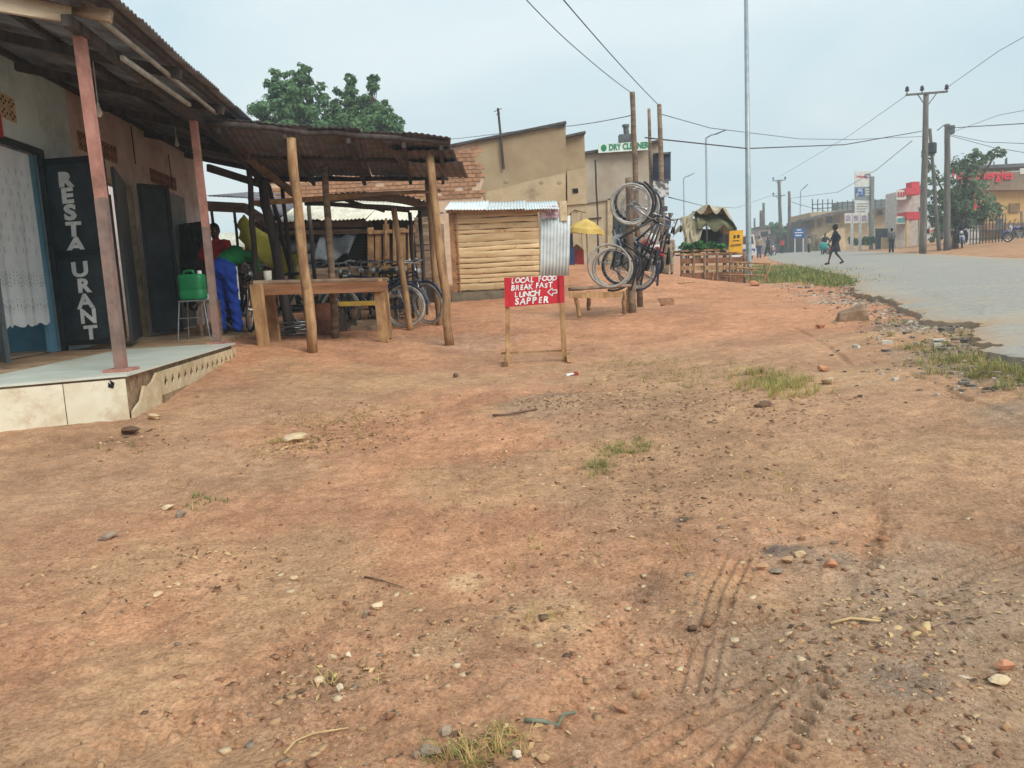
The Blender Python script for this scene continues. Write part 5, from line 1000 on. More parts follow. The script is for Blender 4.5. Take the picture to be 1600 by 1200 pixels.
def person(name, label, J, loc, rz, clothes, vox=.014, scale=1., sk=skin, female=False, group=None, hair='short', strip=None):
    """J: joints in local metres (x right, y forward, z up). clothes: {'shirt':(mat, sleeve), 'trousers':mat, 'shoes':mat}"""
    o = thing(name, label, 'person', loc, rz, group, scale=scale); b = MB()
    P = {k: V(v) for k, v in J.items()}; hd = P['head']; nk = P['neck']; fw = _norm(P.get('look', V(0, 1, 0))); up_ = _norm(hd-nk); sd_ = _norm(np.cross(fw, up_)); fw = np.cross(up_, sd_)
    def torso(m, e):
        cap(m, P['pelvis'], P['waist'], .135+e, .12+e); cap(m, P['waist'], P['chest'], .12+e, .135+e); cap(m, P['lsh'], P['rsh'], .07+e, .07+e); cap(m, P['chest'], (P['lsh']+P['rsh'])/2, .13+e, .085+e)
        cap(m, P['lhip'], P['rhip'], .105+e, .105+e)
    torso(b, 0); cap(b, (P['lsh']+P['rsh'])/2, nk, .062, .055); cap(b, nk, hd-up_*.05, .054, .058)
    b.ball(hd, (.078, .092, .115), 14, 10); b.ball(hd+fw*.025-up_*.06, (.06, .06, .055), 10, 8); cap(b, hd+fw*.085+up_*.005, hd+fw*.103-up_*.022, .012, .019, 6)
    for s_ in (-1, 1): b.ball(hd+sd_*.08*s_-up_*.01, (.014, .02, .032), 8, 6); b.ball(hd+fw*.085-up_*.06, (.026, .014, .011), 8, 6)
    for s in 'lr':
        cap(b, P[s+'sh'], P[s+'el'], .052, .042); cap(b, P[s+'el'], P[s+'wr'], .041, .028); cap(b, P[s+'hip'], P[s+'kn'], .088, .056); cap(b, P[s+'kn'], P[s+'an'], .056, .036)
        cap(b, P[s+'an']-V(0, 0, .02), P[s+'toe'], .04, .03)
        d = _norm(P[s+'wr']-P[s+'el']); hx, hy, _ = frame(d); h0 = P[s+'wr']; cap(b, h0, h0+d*.07, .028, .034)
        for k, L_ in enumerate((.065, .075, .07, .055)): bs = h0+d*.08+hx*(k-1.5)*.019; cap(b, bs, bs+d*L_*.55+hy*.008, .0095, .009, 6); cap(b, bs+d*L_*.55+hy*.008, bs+d*L_+hy*.025, .009, .0075, 6)
        cap(b, h0+d*.03+hx*.03, h0+d*.075+hx*.055+hy*.01, .011, .009, 6)
    me = remesh(b, vox, 3); me.materials.clear(); me.materials.append(sk); bo = bpy.data.objects.new('body', me); bo.parent = o; col.objects.link(bo); WM[bo.name] = WM[o.name]
    def wear(nm, m, mt):
        me = remesh(m, vox, 3); me.materials.clear(); me.materials.append(mt); n_ = len(me.vertices); co = np.empty(n_*3); me.vertices.foreach_get('co', co); co = co.reshape(-1, 3); nn = np.empty(n_*3); me.vertices.foreach_get('normal', nn); nn = nn.reshape(-1, 3)
        wr = .010*np.sin(co[:, 2]*34+6*np.sin(co[:, 0]*11+co[:, 1]*7))*np.clip(.4+np.sin(co[:, 2]*9+co[:, 0]*13), 0, 1)+.006*np.sin(co@V(31, 23, 47)+2*np.sin(co@V(9, 14, 5))); me.vertices.foreach_set('co', (co+nn*wr[:, None]).ravel()); me.update(); w = bpy.data.objects.new(nm, me); w.parent = o; col.objects.link(w); WM[w.name] = WM[o.name]; return w
    if 'shirt' in clothes:
        mt, sl = clothes['shirt']; m = MB(); torso(m, .016); cap(m, (P['lsh']+P['rsh'])/2, nk*.7+.3*(P['lsh']+P['rsh'])/2, .075, .07)
        for s in 'lr':
            cap(m, P[s+'sh'], P[s+'sh']+(P[s+'el']-P[s+'sh'])*min(sl, 1), .07, .066)
            if sl > 1: cap(m, P[s+'el'], P[s+'el']+(P[s+'wr']-P[s+'el'])*(sl-1), .06, .05)
        wear('shirt', m, mt)
    if 'trousers' in clothes:
        mt, ln = clothes['trousers']; m = MB(); cap(m, P['pelvis'], P['pelvis']*.6+P['waist']*.4, .158, .145); cap(m, P['lhip'], P['rhip'], .13, .13)
        for s in 'lr':
            cap(m, P[s+'hip'], P[s+'hip']+(P[s+'kn']-P[s+'hip'])*min(ln*2, 1), .115, .088)
            if ln > .5: cap(m, P[s+'kn'], P[s+'kn']+(P[s+'an']-P[s+'kn'])*(ln-.5)*2, .088, .072)
        tr = wear('trousers', m, mt)
        if strip:
            for s in strip[1]:
                m = MB(); sd2 = V(1 if s == 'r' else -1, 0, 0); m.tube([P[s+'hip']+sd2*.125+V(0, .0, .06), (P[s+'hip']+P[s+'kn'])/2+sd2*.106, P[s+'kn']+sd2*.088], .012, 6); m.build('side_stripe', strip[0], tr, local=True)
    if 'skirt' in clothes:
        m = MB(); c = (P['lhip']+P['rhip'])/2; m.lathe([(.13, .14), (.16, 0), (.2, -.2), (.23, -.34), (.2, -.33)], c, 18); w = m.build('skirt', clothes['skirt'], o, local=True, smooth=True)
    for s in 'lr':
        if 'shoes' in clothes: m = MB(); cap(m, P[s+'an']-V(0, 0, .03), P[s+'toe']+V(0, .01, -.005), .05, .037, 8); m.build('shoe', clothes['shoes'], o, local=True, smooth='all')
    m = MB(); k = 1.0 if hair == 'short' else 1.32
    m.ball(hd+up_*.022-fw*.018, (.086*k, .098*k, .112*k), 14, 9)
    if hair == 'puff': m.ball(hd+up_*.1-fw*.05, (.09, .09, .08), 12, 8)
    hr = remesh(m, max(vox, .012), 2)
    vv = np.empty(len(hr.vertices)*3); hr.vertices.foreach_get('co', vv); vv = vv.reshape(-1, 3); q = vv-hd; f = q@fw; u = q@up_
    low = -.01-.045*np.clip(-f/.05, -1, 1); mask = (u < low) | ((f > .055) & (u < .055)); vv[mask] = hd+(vv[mask]-hd)*.82; hr.vertices.foreach_set('co', vv.ravel()); hr.materials.clear(); hr.materials.append(hair_m)
    h = bpy.data.objects.new('hair', hr); h.parent = o; col.objects.link(h); WM[h.name] = WM[o.name]
    for s_ in (-1, 1): m = MB(); m.ball(hd+fw*.084+sd_*.032*s_+up_*.008, (.013, .007, .008), 8, 6); m.build('eye', eye_m, o, local=True, smooth='all')
    return o
def stand(**kw):
    J = dict(pelvis=(0, 0, .93), waist=(0, 0, 1.08), chest=(0, 0, 1.25), neck=(0, .0, 1.48), head=(0, .02, 1.6), lsh=(-.17, 0, 1.38), rsh=(.17, 0, 1.38), lel=(-.22, -.02, 1.11), rel=(.22, -.02, 1.11), lwr=(-.23, .06, .88), rwr=(.23, .06, .88),
             lhip=(-.09, 0, .9), rhip=(.09, 0, .9), lkn=(-.1, .02, .5), rkn=(.1, .02, .5), lan=(-.1, 0, .08), ran=(.1, 0, .08), ltoe=(-.11, .15, .035), rtoe=(.11, .15, .035)); J.update(kw); return J
blue_tr = mat('royal_blue_fabric', srgb(32, 74, 178), srgb(24, 58, 150), 4, .75, .2, 14); green_sh = mat('green_tshirt_cloth', srgb(28, 138, 74), srgb(20, 112, 58), 4, .85, .2, 14); red_sh = mat('red_tshirt_cloth', srgb(190, 44, 48), srgb(160, 34, 40), 4, .85, .2, 14)
navy = mat('navy_cloth', srgb(44, 50, 66), srgb(32, 36, 50), 4, .85, .2); blackc = mat('black_cloth_wear', srgb(46, 46, 52), srgb(34, 34, 38), 4, .85, .2); greyc = mat('grey_jacket_cloth', srgb(112, 112, 108), srgb(88, 88, 86), 4, .85, .2); tanc = mat('tan_cloth', srgb(176, 160, 136), srgb(150, 134, 112), 4, .85, .2); jean = mat('denim_cloth', srgb(78, 96, 124), srgb(60, 76, 102), 4, .85, .2)
p = at(359, 521, 11.1)
person('person', 'person in green T-shirt and blue trousers bending over a bicycle on the veranda', stand(pelvis=(0, -.06, .93), waist=(.02, .08, 1.05), chest=(.06, .28, 1.13), neck=(.13, .50, 1.10), head=(.15, .60, 1.06), look=(.1, .5, -.85), lsh=(-.10, .40, 1.12), rsh=(.27, .36, 1.12), lel=(-.1, .52, .86), rel=(.33, .42, .86), lwr=(-.04, .62, .64), rwr=(.3, .55, .63),
       lhip=(-.09, -.05, .9), rhip=(.1, -.05, .9), lkn=(-.1, .02, .5), rkn=(.11, .0, .49), lan=(-.1, -.03, .08), ran=(.15, -.02, .08), ltoe=(-.12, .12, .035), rtoe=(.2, .12, .035)), (p[0], 11.1, ZP), R(-8), {'shirt': (green_sh, .75), 'trousers': (blue_tr, .97)}, .013, strip=(white_paint, 'r'))
p = at(350, 505, 12.3)
person('person', 'person in red T-shirt standing half hidden behind the veranda post', stand(look=(-.3, 1, -.1), rel=(.25, .12, 1.13), rwr=(.12, .3, 1.02), lel=(-.25, .1, 1.13), lwr=(-.1, .3, 1.0)), (p[0], 12.3, ZP), R(170), {'shirt': (red_sh, .7), 'trousers': (blackc, .95), 'shoes': blackc}, .014, .98)
W1 = dict(lkn=(-.09, .2, .52), rkn=(.09, -.05, .5), lan=(-.1, .3, .10), ran=(.1, -.34, .14), ltoe=(-.1, .43, .05), rtoe=(.1, -.24, .06), lel=(-.22, -.16, 1.13), lwr=(-.2, -.05, .93), rel=(.22, .1, 1.12), rwr=(.2, .25, .96))
p = road_at(1305, 414.5)
person('person', 'person in navy top and dark skirt striding across the asphalt road', stand(**W1, look=(0, 1, -.05)), (p[0], p[1], p[2]+.03), R(78), {'shirt': (navy, .8), 'skirt': navy, 'shoes': blackc}, .02, .90, hair='puff')
p = road_at(1393, 395)
person('person', 'person in grey jacket standing at the far road edge', stand(lan=(-.14, 0, .08), ran=(.14, .05, .08), ltoe=(-.16, .14, .035), rtoe=(.16, .18, .035)), (p[0], p[1], zbase(p[0], p[1])+.02), R(10), {'shirt': (greyc, 1.9), 'trousers': (blackc, .97), 'shoes': blackc}, .025, .95)

# ------------------------------------------------------------------ motorcycles
mcol = {'red': mat('red_motorcycle_paint', srgb(190, 36, 40), srgb(160, 28, 34), 5, .3, 0, spec=.5, coat=.4), 'blue': mat('blue_motorcycle_paint', srgb(40, 66, 140), srgb(30, 52, 116), 5, .3, 0, spec=.5, coat=.4)}
eng = mat('engine_metal', srgb(120, 120, 120), srgb(70, 70, 70), 9, .4, .2, metal=.6); glassm = mat('headlamp_glass', (.75, .75, .72), (.6, .6, .58), 6, .15, 0)
def motorcycle(label, paint, group='motorcycle taxis'):
    b = thing('motorcycle', label, 'motorcycle', (0, 0, 0), group=group); r = .3
    for cx in (-.62, .62):
        n = 24; w = MB(); w.tube([(cx+(r-.045)*math.cos(a), 0, r+(r-.045)*math.sin(a)) for a in np.linspace(0, 2*math.pi, n, endpoint=False)], .045, 8, closed=True); wo = w.build('wheel', blk, b, local=True, smooth='all')
        w = MB(); w.tube([(cx, -.07, r), (cx, .07, r)], .06, 10)
        for k in range(12): a = math.pi*k/6; w.tube([(cx, .03*(-1)**k, r), (cx+(r-.07)*math.cos(a), 0, r+(r-.07)*math.sin(a))], .005, 4)
        w.tube([(cx+(r-.085)*math.cos(a), 0, r+(r-.085)*math.sin(a)) for a in np.linspace(0, 2*math.pi, 22, endpoint=False)], .012, 5, closed=True); w.build('rim', chrome, wo, local=True)
        w = MB(); w.tube([(cx+(r+.03)*math.cos(a), 0, r+(r+.03)*math.sin(a)) for a in np.linspace(.5 if cx < 0 else .4, 2.6 if cx < 0 else 2.3, 10)], .055, 6); w.build('mudguard', mcol[paint], b, local=True, smooth='all')
    f = MB(); f.tube([(.42, 0, .86), (.1, 0, .72), (-.3, 0, .7), (-.6, 0, .74)], .025, 7); f.tube([(.42, 0, .82), (.2, 0, .4), (-.2, 0, .3), (-.25, 0, .66)], .022, 7)
    for s in (-1, 1): f.tube([(-.15, s*.07, .3), (-.62, s*.09, r)], .018, 6); f.tube([(-.45, s*.1, .68), (-.6, s*.1, r)], .026, 8)
    f.build('frame', blk, b, local=True, smooth='all')
    f = MB()
    for s in (-1, 1): f.tube([(.40, s*.08, .9), (.62, s*.08, r)], .024, 8)
    f.build('fork', chrome, b, local=True, smooth='all')
    f = MB(); f.tube([(.2, -.36, 1.02), (.36, -.24, 1.06), (.4, 0, .98), (.36, .24, 1.06), (.2, .36, 1.02)], .014, 7); hb = f.build('handlebar', chrome, b, local=True, smooth='all')
    for s in (-1, 1): f = MB(); f.tube([(.34, s*.25, 1.06), (.36, s*.28, 1.22)], .007, 5); f.box((.37, s*.3, 1.24), (.02, .12, .07)); f.build('mirror', blk, hb, local=True)
    f = MB(); f.ball((.16, 0, .8), (.26, .13, .11), 14, 9); f.build('fuel_tank', mcol[paint], b, local=True, smooth='all')
    f = MB(); f.sheet((-.72, -.13, .80), (.68, 0, 0), (0, .26, 0), 8, 6, lambda u, v: (0, 0, .05*math.sin(math.pi*v)+.03*(1-u)-.02*math.sin(math.pi*u)), .08); f.build('seat', saddle_m, b, local=True, smooth='all')
    f = MB(); f.box((.05, 0, .42), (.3, .2, .24)); f.tube([(.1, 0, .5), (.2, 0, .66)], .08, 10); f.tube([(.2, .1, .45), (.1, .14, .25), (-.3, .15, .25), (-.75, .16, .32)], .035, 8); f.build('engine', eng, b, local=True, smooth=True)
    f = MB(); f.lathe([(.03, -.08), (.085, -.02), (.09, .02), (.06, .04), (.0, .045)], (.5, 0, .9), 14, ax=(1, 0, 0)); f.build('headlight', glassm, b, local=True, smooth=True)
    f = MB(); f.box((.6, 0, .66), (.02, .2, .12)); f.build('number_plate', white_paint, b, local=True)
    f = MB(); f.tube([(-.5, -.12, .82), (-.85, -.12, .84), (-.85, .12, .84), (-.5, .12, .82)], .012, 6); f.build('carrier', chrome, b, local=True)
    return b
def mrot(yaw, lean=R(4)): return Matrix.Rotation(yaw, 4, 'Z') @ Matrix.Rotation(lean, 4, 'X')
def gpos(px, Y): p = at(px, 400, Y); return (p[0], Y, float(zbase(p[0], Y)))
mr = motorcycle('red motorcycle parked nose-out beside the hung bicycles', 'red'); mr.matrix_world = Matrix.Translation(Vector(gpos(1011, 19.5))) @ mrot(R(-75))
mbl = motorcycle('blue motorcycle parked behind the red one near the grey shop', 'blue'); mbl.matrix_world = Matrix.Translation(Vector(gpos(1026, 22.5))) @ mrot(R(-100))
dup(mbl, gpos(1503, 45), mrot(R(-120)), 'motorcycle ridden by two people in dark clothes under the roadside tree', 'motorcycle taxis')
dup(mr, gpos(1290, 58), mrot(R(-95)), 'motorcycle with a teal crate stopped at the far road side', 'motorcycle taxis')
dup(mbl, gpos(1592, 46), mrot(R(170)), 'motorcycle parked by the yellow station wall at the right edge', 'motorcycle taxis')
dup(mr, gpos(1205, 75), mrot(R(-80)), 'distant motorcycle coming down the road near the blue sign', 'motorcycle taxis')
SIT = dict(pelvis=(0, 0, .93), lhip=(-.1, .05, .92), rhip=(.1, .05, .92), lkn=(-.2, .42, .78), rkn=(.2, .42, .78), lan=(-.2, .3, .4), ran=(.2, .3, .4), ltoe=(-.2, .42, .35), rtoe=(.2, .42, .35), lel=(-.28, .2, 1.16), rel=(.28, .2, 1.16), lwr=(-.28, .45, 1.1), rwr=(.28, .45, 1.1))
def seat_on(px, Y, yaw, back, label, sh, trs, scale=1.):
    x, y, z = gpos(px, Y); person('person', label, stand(**SIT), (x-math.cos(yaw)*back, y-math.sin(yaw)*back, z-.02), yaw-math.pi/2, {'shirt': (sh, 1.8), 'trousers': (trs, .97), 'shoes': blackc}, .03, scale)
seat_on(1503, 45, R(-120), .1, 'rider in black sitting at the front of the motorcycle under the tree', blackc, navy); seat_on(1503, 45, R(-120), .48, 'passenger in navy sitting behind the rider under the tree', navy, navy, 1.06)
seat_on(1290, 58, R(-95), .15, 'rider in dark clothes on the motorcycle with the teal crate', blackc, blackc)
x, y, z = gpos(1286, 57); m_ = MB(); m_.ball((x, y-.1, z+.75), (.34, .3, .3), 12, 8); tag(m_.build('teal_bundle', mat('teal_plastic', srgb(40, 160, 150), srgb(30, 136, 128), 5, .5, 0), smooth='all'), 'round teal bundle carried at the front of the distant motorcycle', 'bundle')
x, y, z = gpos(1046, 33); person('person', 'person in tan clothes standing beyond the pole with posters', stand(), (x, y, z), R(150), {'shirt': (tanc, 1.6), 'trousers': (tanc, .97), 'shoes': blackc}, .025, 1.)
x, y, z = gpos(1032, 30); person('person', 'person in navy with a blue bundle by the poster pole', stand(lel=(-.3, .1, 1.3), lwr=(-.2, .3, 1.45)), (x, y, z), R(200), {'shirt': (navy, 1.5), 'trousers': (blackc, .97), 'shoes': blackc}, .025, 1.05)
m_ = MB(); c = at(1037, 356, 29.7); m_.sheet(c+V(-.25, 0, -.3), V(.5, 0, .25), V(.05, .1, .45), 8, 8, lambda u, v: V(0, .1*math.sin(5*u), .06*math.sin(7*v)), .12); tag(m_.build('blue_bundle', mat('blue_bundle_cloth', srgb(60, 92, 140), srgb(44, 70, 112), 4, .8, .2), smooth='all'), 'slanted blue cloth bundle held up beside the poster pole', 'bundle')
for i, (px, Y, sh, tr, yaw, lb) in enumerate(((1186, 62, tanc, jean, 160, 'distant person in tan on the left road edge'), (1200, 70, navy, blackc, 20, 'distant person in navy beyond the tan one'), (1222, 85, red_sh, blackc, 200, 'distant person in red near the far utility poles'), (1264, 78, tanc, blackc, 90, 'distant person in tan below the cream building'))):
    x, y, z = gpos(px, Y); person('person', lb, stand(**(W1 if i == 1 else {})), (x, y, z), R(yaw), {'shirt': (sh, 1.5), 'trousers': (tr, .97), 'shoes': blackc}, .035, 1.02)
# ------------------------------------------------------------------ poles, lamps and wires
util_m = mat('grey_utility_pole_wood', srgb(116, 112, 106), srgb(90, 86, 82), 5, .85, .3, stretch=(2, 2, .3)); lamp_m = mat('galvanised_lamp_post', srgb(150, 160, 164), srgb(130, 140, 144), 4, .45, .05, metal=.3); ins = mat('brown_insulator', srgb(64, 62, 64), srgb(44, 42, 44), 4, .4, 0)
def pole(px_t, px_b, Y, r, label, mt=util_m, name='utility_pole', cat='pole', arms=(), dark=None):
    t, b = at(*px_t, Y), at(*px_b, Y); b[2] = min(b[2], float(zbase(b[0], Y)))-.2; o = thing(name, label, cat, V(b[0], b[1], b[2]+.2)); m_ = MB(); m_.log(b, t, r*1.15, r*.8, 10, 8, .05); m_.build('shaft', mt, o, smooth='all')
    for (z, w, ni) in arms:
        c = t-V(0, 0, z); m_ = MB(); m_.bar(c-V(w, .12, .02), c+V(w*.95, -.12, .05), .1, .1); ar = m_.build('cross_arm', util_m, o)
        for k in ni:
            q = c+V(w*k, -.12, .05); m_ = MB(); m_.lathe([(.03, 0), (.03, .1), (.1, .12), (.11, .2), (.07, .24), (.1, .27), (.06, .36), (.02, .38)], q, 10); m_.build('insulator', ins, ar, smooth=True)
        for s in (-1, 1): m_ = MB(); m_.bar(c+V(s*w*.45, -.1, 0), c+V(0, -.06, -.7), .04); m_.build('arm_brace', util_m, o)
    return o
pole((1447, 147), (1442, 390), 43, .17, 'tall utility pole with a three-insulator cross arm right of the road', arms=((0, 1.15, (-.95, -.25, .9)),))
pk = pole((1480, 194), (1480, 388), 44, .17, 'thick grey utility pole with a transformer box, right of the cross-arm pole')
c = at(1484, 203, 44); m_ = MB(); m_.box(c, (.4, .3, .45)); m_.tube([c+V(-.7, 0, 0), c+V(-.4, -.1, .25), c+V(-.2, 0, .1)], .03, 6); m_.build('terminal_box', kk, pk)
pole((1453, 201), (1468, 388), 45, .10, 'thin leaning pole between the two thick utility poles', name='leaning_pole')
ptr = at(1456, 232, 45); m_ = MB(); m_.lathe([(.2, -.3), (.25, -.25), (.25, .25), (.2, .32)], ptr, 12); tag(m_.build('transformer', ins, smooth=True), 'small dark transformer can fixed on the thin leaning pole', 'transformer')
pole((1217, 281), (1221, 384), 95, .22, 'distant double-arm utility pole beside the far green tree', arms=((.1, .8, (-.9, .9)), (1.9, .8, (-.9,))))
pole((1233, 299), (1234, 384), 90, .20, 'distant bare utility pole right of the double-arm pole')
pole((1193, 317), (1194, 384), 105, .2, 'small dark pole above the far trees', name='utility_pole'); pole((1190, 329), (1191, 384), 108, .35, 'short stout pole beside the small dark far pole'); pole((1179, 341), (1179, 384), 110, .16, 'shortest far pole next to the lamp post')
pole((1014, 170), (1021, 408), 24.5, .06, 'thin wooden pole behind the poster pole', grey_wood, 'thin_pole')
pp_ = pole((1030, 163), (1037, 408), 24, .085, 'wooden pole carrying posters and the dark billboard back', grey_wood, 'poster_pole')
bb_ = thing('billboard', 'dark back of a small billboard fixed high on the poster pole', 'billboard', at(1034, 282, 24.2)); m_ = MB(); m_.prism([at(1020, 283, 24.2), at(1048, 281, 24.2), at(1048, 237, 24.2), at(1020, 241, 24.2)], V(0, .06, 0)); m_.build('panel', mat('dark_blue_panel_back', srgb(58, 66, 84), srgb(46, 52, 68), 3, .6, 0), bb_)
for y in (240, 282): m_ = MB(); m_.bar(at(1020, y+1, 24.15), at(1048, y-1, 24.15), .06, .06); m_.build('edge_frame', kk, bb_)
for i, (a, b, c, d, mt, lb) in enumerate(((1021, 308, 1045, 283, mat('monochrome_poster_print', srgb(206, 206, 204), srgb(96, 96, 98), 5, .8, 0, lo=.46, hi=.54), 'large black and white poster below the dark billboard'), (1008, 312, 1024, 298, mat('grey_poster_print', srgb(190, 186, 184), srgb(110, 104, 106), 7, .8, 0, lo=.46, hi=.54), 'grey poster left of the black and white one'),
                                       (1018, 323, 1026, 311, red_board, 'small red and white notice under the posters'), (1030, 330, 1043, 322, dark_wood, 'small brown board across the poster pole'))):
    m_ = MB(); m_.prism([at(a, b, 23.85-.02*i), at(c, b, 23.85-.02*i), at(c, d, 23.85-.02*i), at(a, d, 23.85-.02*i)], V(0, .02, 0)); o = m_.build('poster' if i < 2 else 'notice_board', mt); tag(o, lb, 'poster' if i < 2 else 'sign')
    if i == 2: m_ = MB(); m_.prism([at(a+1, 319, 23.79), at(c-1, 319, 23.79), at(c-1, 316, 23.79), at(a+1, 316, 23.79)], V(0, .01, 0)); m_.build('white_band', white_paint, o)
def lamp(px_t, px_b, Y, r, label, arm=None, arm2=None):
    t, b = at(*px_t, Y), at(*px_b, Y); b[2] = float(zbase(b[0], Y))-.1; o = thing('street_lamp', label, 'street lamp', V(b[0], b[1], b[2]+.1), group='street lamps along the road'); m_ = MB(); m_.tube([b, b+(t-b)*.02, t], [r*1.2, r, r*.6], 12); m_.build('post', lamp_m, o, smooth='all')
    m_ = MB(); m_.lathe([(r*2, 0), (r*2, .05), (r*1.3, .12)], b+V(0, 0, .1), 12); m_.build('base_flange', lamp_m, o)
    if arm:
        e = at(*arm, Y); m_ = MB(); m_.tube([t, t+(e-t)*.5+V(0, 0, .08), e], r*.45, 8); m_.build('arm', lamp_m, o, smooth='all'); m_ = MB(); d = _norm(e-t); m_.bar(e-d*.1, e+d*.75, .28, .1, w2=.2); hd = m_.build('lamp_head', kk, o)
lamp((1165, -70), (1170, 400), 28, .105, 'tall grey lamp post whose head is out of the picture', (1190, -82))
lamp((1103, 216), (1106, 395), 62, .12, 'second grey street lamp, behind the market stall', (1120, 209)); lamp((1068, 279), (1070, 395), 95, .12, 'smallest street lamp, left behind the market stall', (1076, 275)); lamp((1251, 299), (1250, 386), 110, .12, 'street lamp on the right beside the cream building', (1256, 294))
def wire(pts, Ys, r, label, sag=.0):
    P = [at(p[0], p[1], Y) for p, Y in zip(pts, Ys)]; out = []
    for a, b in zip(P[:-1], P[1:]):
        for k in range(14): t = k/14; out.append(a+(b-a)*t-V(0, 0, sag*4*t*(1-t)))
    out.append(P[-1]); m_ = MB(); m_.tube(out, r, 5); tag(m_.build('power_line', ins, smooth='all'), label, 'power line', 'power lines across the sky')
wire([(820, -3), (905, 80), (988, 146)], [9, 11.3, 14], .006, 'power line running down from the top edge to the tall pole', .02); wire([(878, -3), (1030, 165)], [13, 24], .011, 'power line from the top edge down to the poster pole', .05)
wire([(988, 180), (840, 200), (640, 222)], [14, 20, 28], .008, 'faint line from the tall pole towards the trees on the left', .05)
wire([(1008, 215), (1168, 232), (1320, 226), (1440, 205)], [24, 28, 36, 43.5], .022, 'thick dark cable sagging from the poster pole to the cross-arm pole'); wire([(1484, 200), (1600, 193), (1700, 182)], [44, 36, 30], .022, 'thick dark cable leaving the transformer pole to the right edge')
wire([(1032, 178), (1110, 200), (1250, 217), (1330, 218), (1446, 213)], [24, 28, 34, 38, 43], .012, 'thin upper cable from the poster pole to the cross-arm pole'); wire([(1418, 148), (1330, 210), (1218, 276)], [43, 60, 95], .016, 'line from the cross-arm pole to the double-arm pole far away')
wire([(1425, 220), (1370, 265), (1310, 300), (1234, 310)], [44, 55, 70, 90], .02, 'line swooping from the thin pole to the distant bare pole'); wire([(1220, 300), (1150, 325), (1100, 322), (1044, 308)], [95, 70, 50, 26], .018, 'low line from the far poles to the poster pole'); wire([(1484, 210), (1540, 222), (1620, 225)], [44, 40, 35], .014, 'upper of the two thin lines right of the transformer pole'); wire([(1484, 212), (1550, 230), (1640, 245)], [44, 40, 34], .014, 'lower of the two thin lines right of the transformer pole')
wire([(1478, 138), (1560, 80), (1640, 35)], [43, 36, 30], .014, 'high thin line from the cross arm to the top right corner'); wire([(1484, 208), (1560, 180), (1640, 165)], [44, 38, 32], .012, 'thin line rising to the right from the transformer pole'); wire([(1236, 315), (1250, 320), (1290, 330)], [90, 92, 94], .03, 'short line from the distant bare pole to the scaffolded building')

# ------------------------------------------------------------------ market stall
GY = 25.0
stl = thing('market_stall', 'market stall with a torn beige and olive tarpaulin dome on poles', 'stall', V(*gpos(1105, GY)))
tarpA = mat('torn_beige_tarp', srgb(196, 184, 160), srgb(150, 138, 112), 3, .85, .4, 10, c3=srgb(120, 112, 88), s3=1.4); tarpB = mat('olive_tarp', srgb(112, 112, 84), srgb(84, 84, 62), 3, .85, .4, 10)
A0 = at(1068, 372, GY); 
def dome(u, v):
    z = 1.05*math.sin(math.pi*min(max(u, .02), .98))**.55*(1-.18*v); return V(0, 0, z+.06*math.sin(9*u+4*v)+.05*math.sin(17*u)-(.25*abs(math.sin(13*u)) if v < .01 else 0))
m_ = MB(); m_.sheet(A0, at(1152, 366, GY)-A0, V(0, 1.8, -.05), 34, 12, dome, .01); m_.build('tarpaulin', tarpA, stl, smooth='all')
a = at(1090, 350, GY-.02); m_ = MB(); m_.sheet(a, at(1150, 352, GY-.02)-a, V(0, .7, .42), 20, 8, lambda u, v: V(0, .05*math.sin(8*u), .05*math.sin(11*u+v)-(.18*abs(math.sin(8*u+1)) if v < .01 else 0)), .01); m_.build('awning', tarpB, stl, smooth='all')
for (x0, y0, x1, y1, dx) in ((1066, 366, 1082, 340, 0), (1075, 372, 1088, 345, 0), (1082, 385, 1090, 352, 0)):
    a = at(x0, y0+20, GY-.1); m_ = MB(); m_.sheet(a, V(.28, .02, .08), V(.1, .3, (y0+20-y1)*GY/F), 6, 10, lambda u, v: V(.06*math.sin(5*v+3*u), .06*math.sin(9*u+2*v), -.15*abs(math.sin(6*u))*(v < .05)), .008); m_.build('torn_flap', tarpA, stl, smooth='all')
for x, y, Y in ((1072, 372, GY), (1104, 348, GY), (1150, 355, GY), (1075, 360, GY+1.8), (1148, 352, GY+1.8), (1130, 355, GY)):
    t = at(x, y, Y); m_ = MB(); m_.log(V(t[0], t[1], zbase(t[0], t[1])-.1), t, .035, .03, 7); m_.build('post', dark_wood, stl, smooth='all')
a, b = at(1064, 392, GY-.3), at(1136, 390, GY-.3); m_ = MB(); m_.bar(a+V(0, .5, 0), b+V(0, .5, 0), 1.1, .06); m_.build('counter', plank_wood, stl)
for t in (.03, .97): q = a+(b-a)*t; m_ = MB(); m_.bar(V(q[0], q[1]+.1, zbase(q[0], q[1])), q+V(0, .1, -.03), .08); m_.build('counter_leg', dark_wood, stl)
m_ = MB(); m_.prism([at(1088, 388, GY+1.7), at(1150, 386, GY+1.7), at(1150, 358, GY+1.7), at(1088, 358, GY+1.7)], V(0, .03, 0)); m_.build('inside_shade_sheet', blackc, stl)  # black sheet added to stand for the shade inside the stall
gp = MB(); P = []; leaf_g = mat('fresh_greens', srgb(78, 142, 62), srgb(52, 104, 46), 6, .6, 0, trans=.2); leaf_g2 = mat('deep_greens', srgb(60, 112, 58), srgb(40, 84, 44), 6, .6, 0, trans=.2)
L0 = [lobe(1075, 386, GY-.2, 12, 8), lobe(1095, 384, GY-.2, 12, 9), lobe(1115, 386, GY-.2, 13, 8), lobe(1128, 388, GY-.2, 8, 6)]
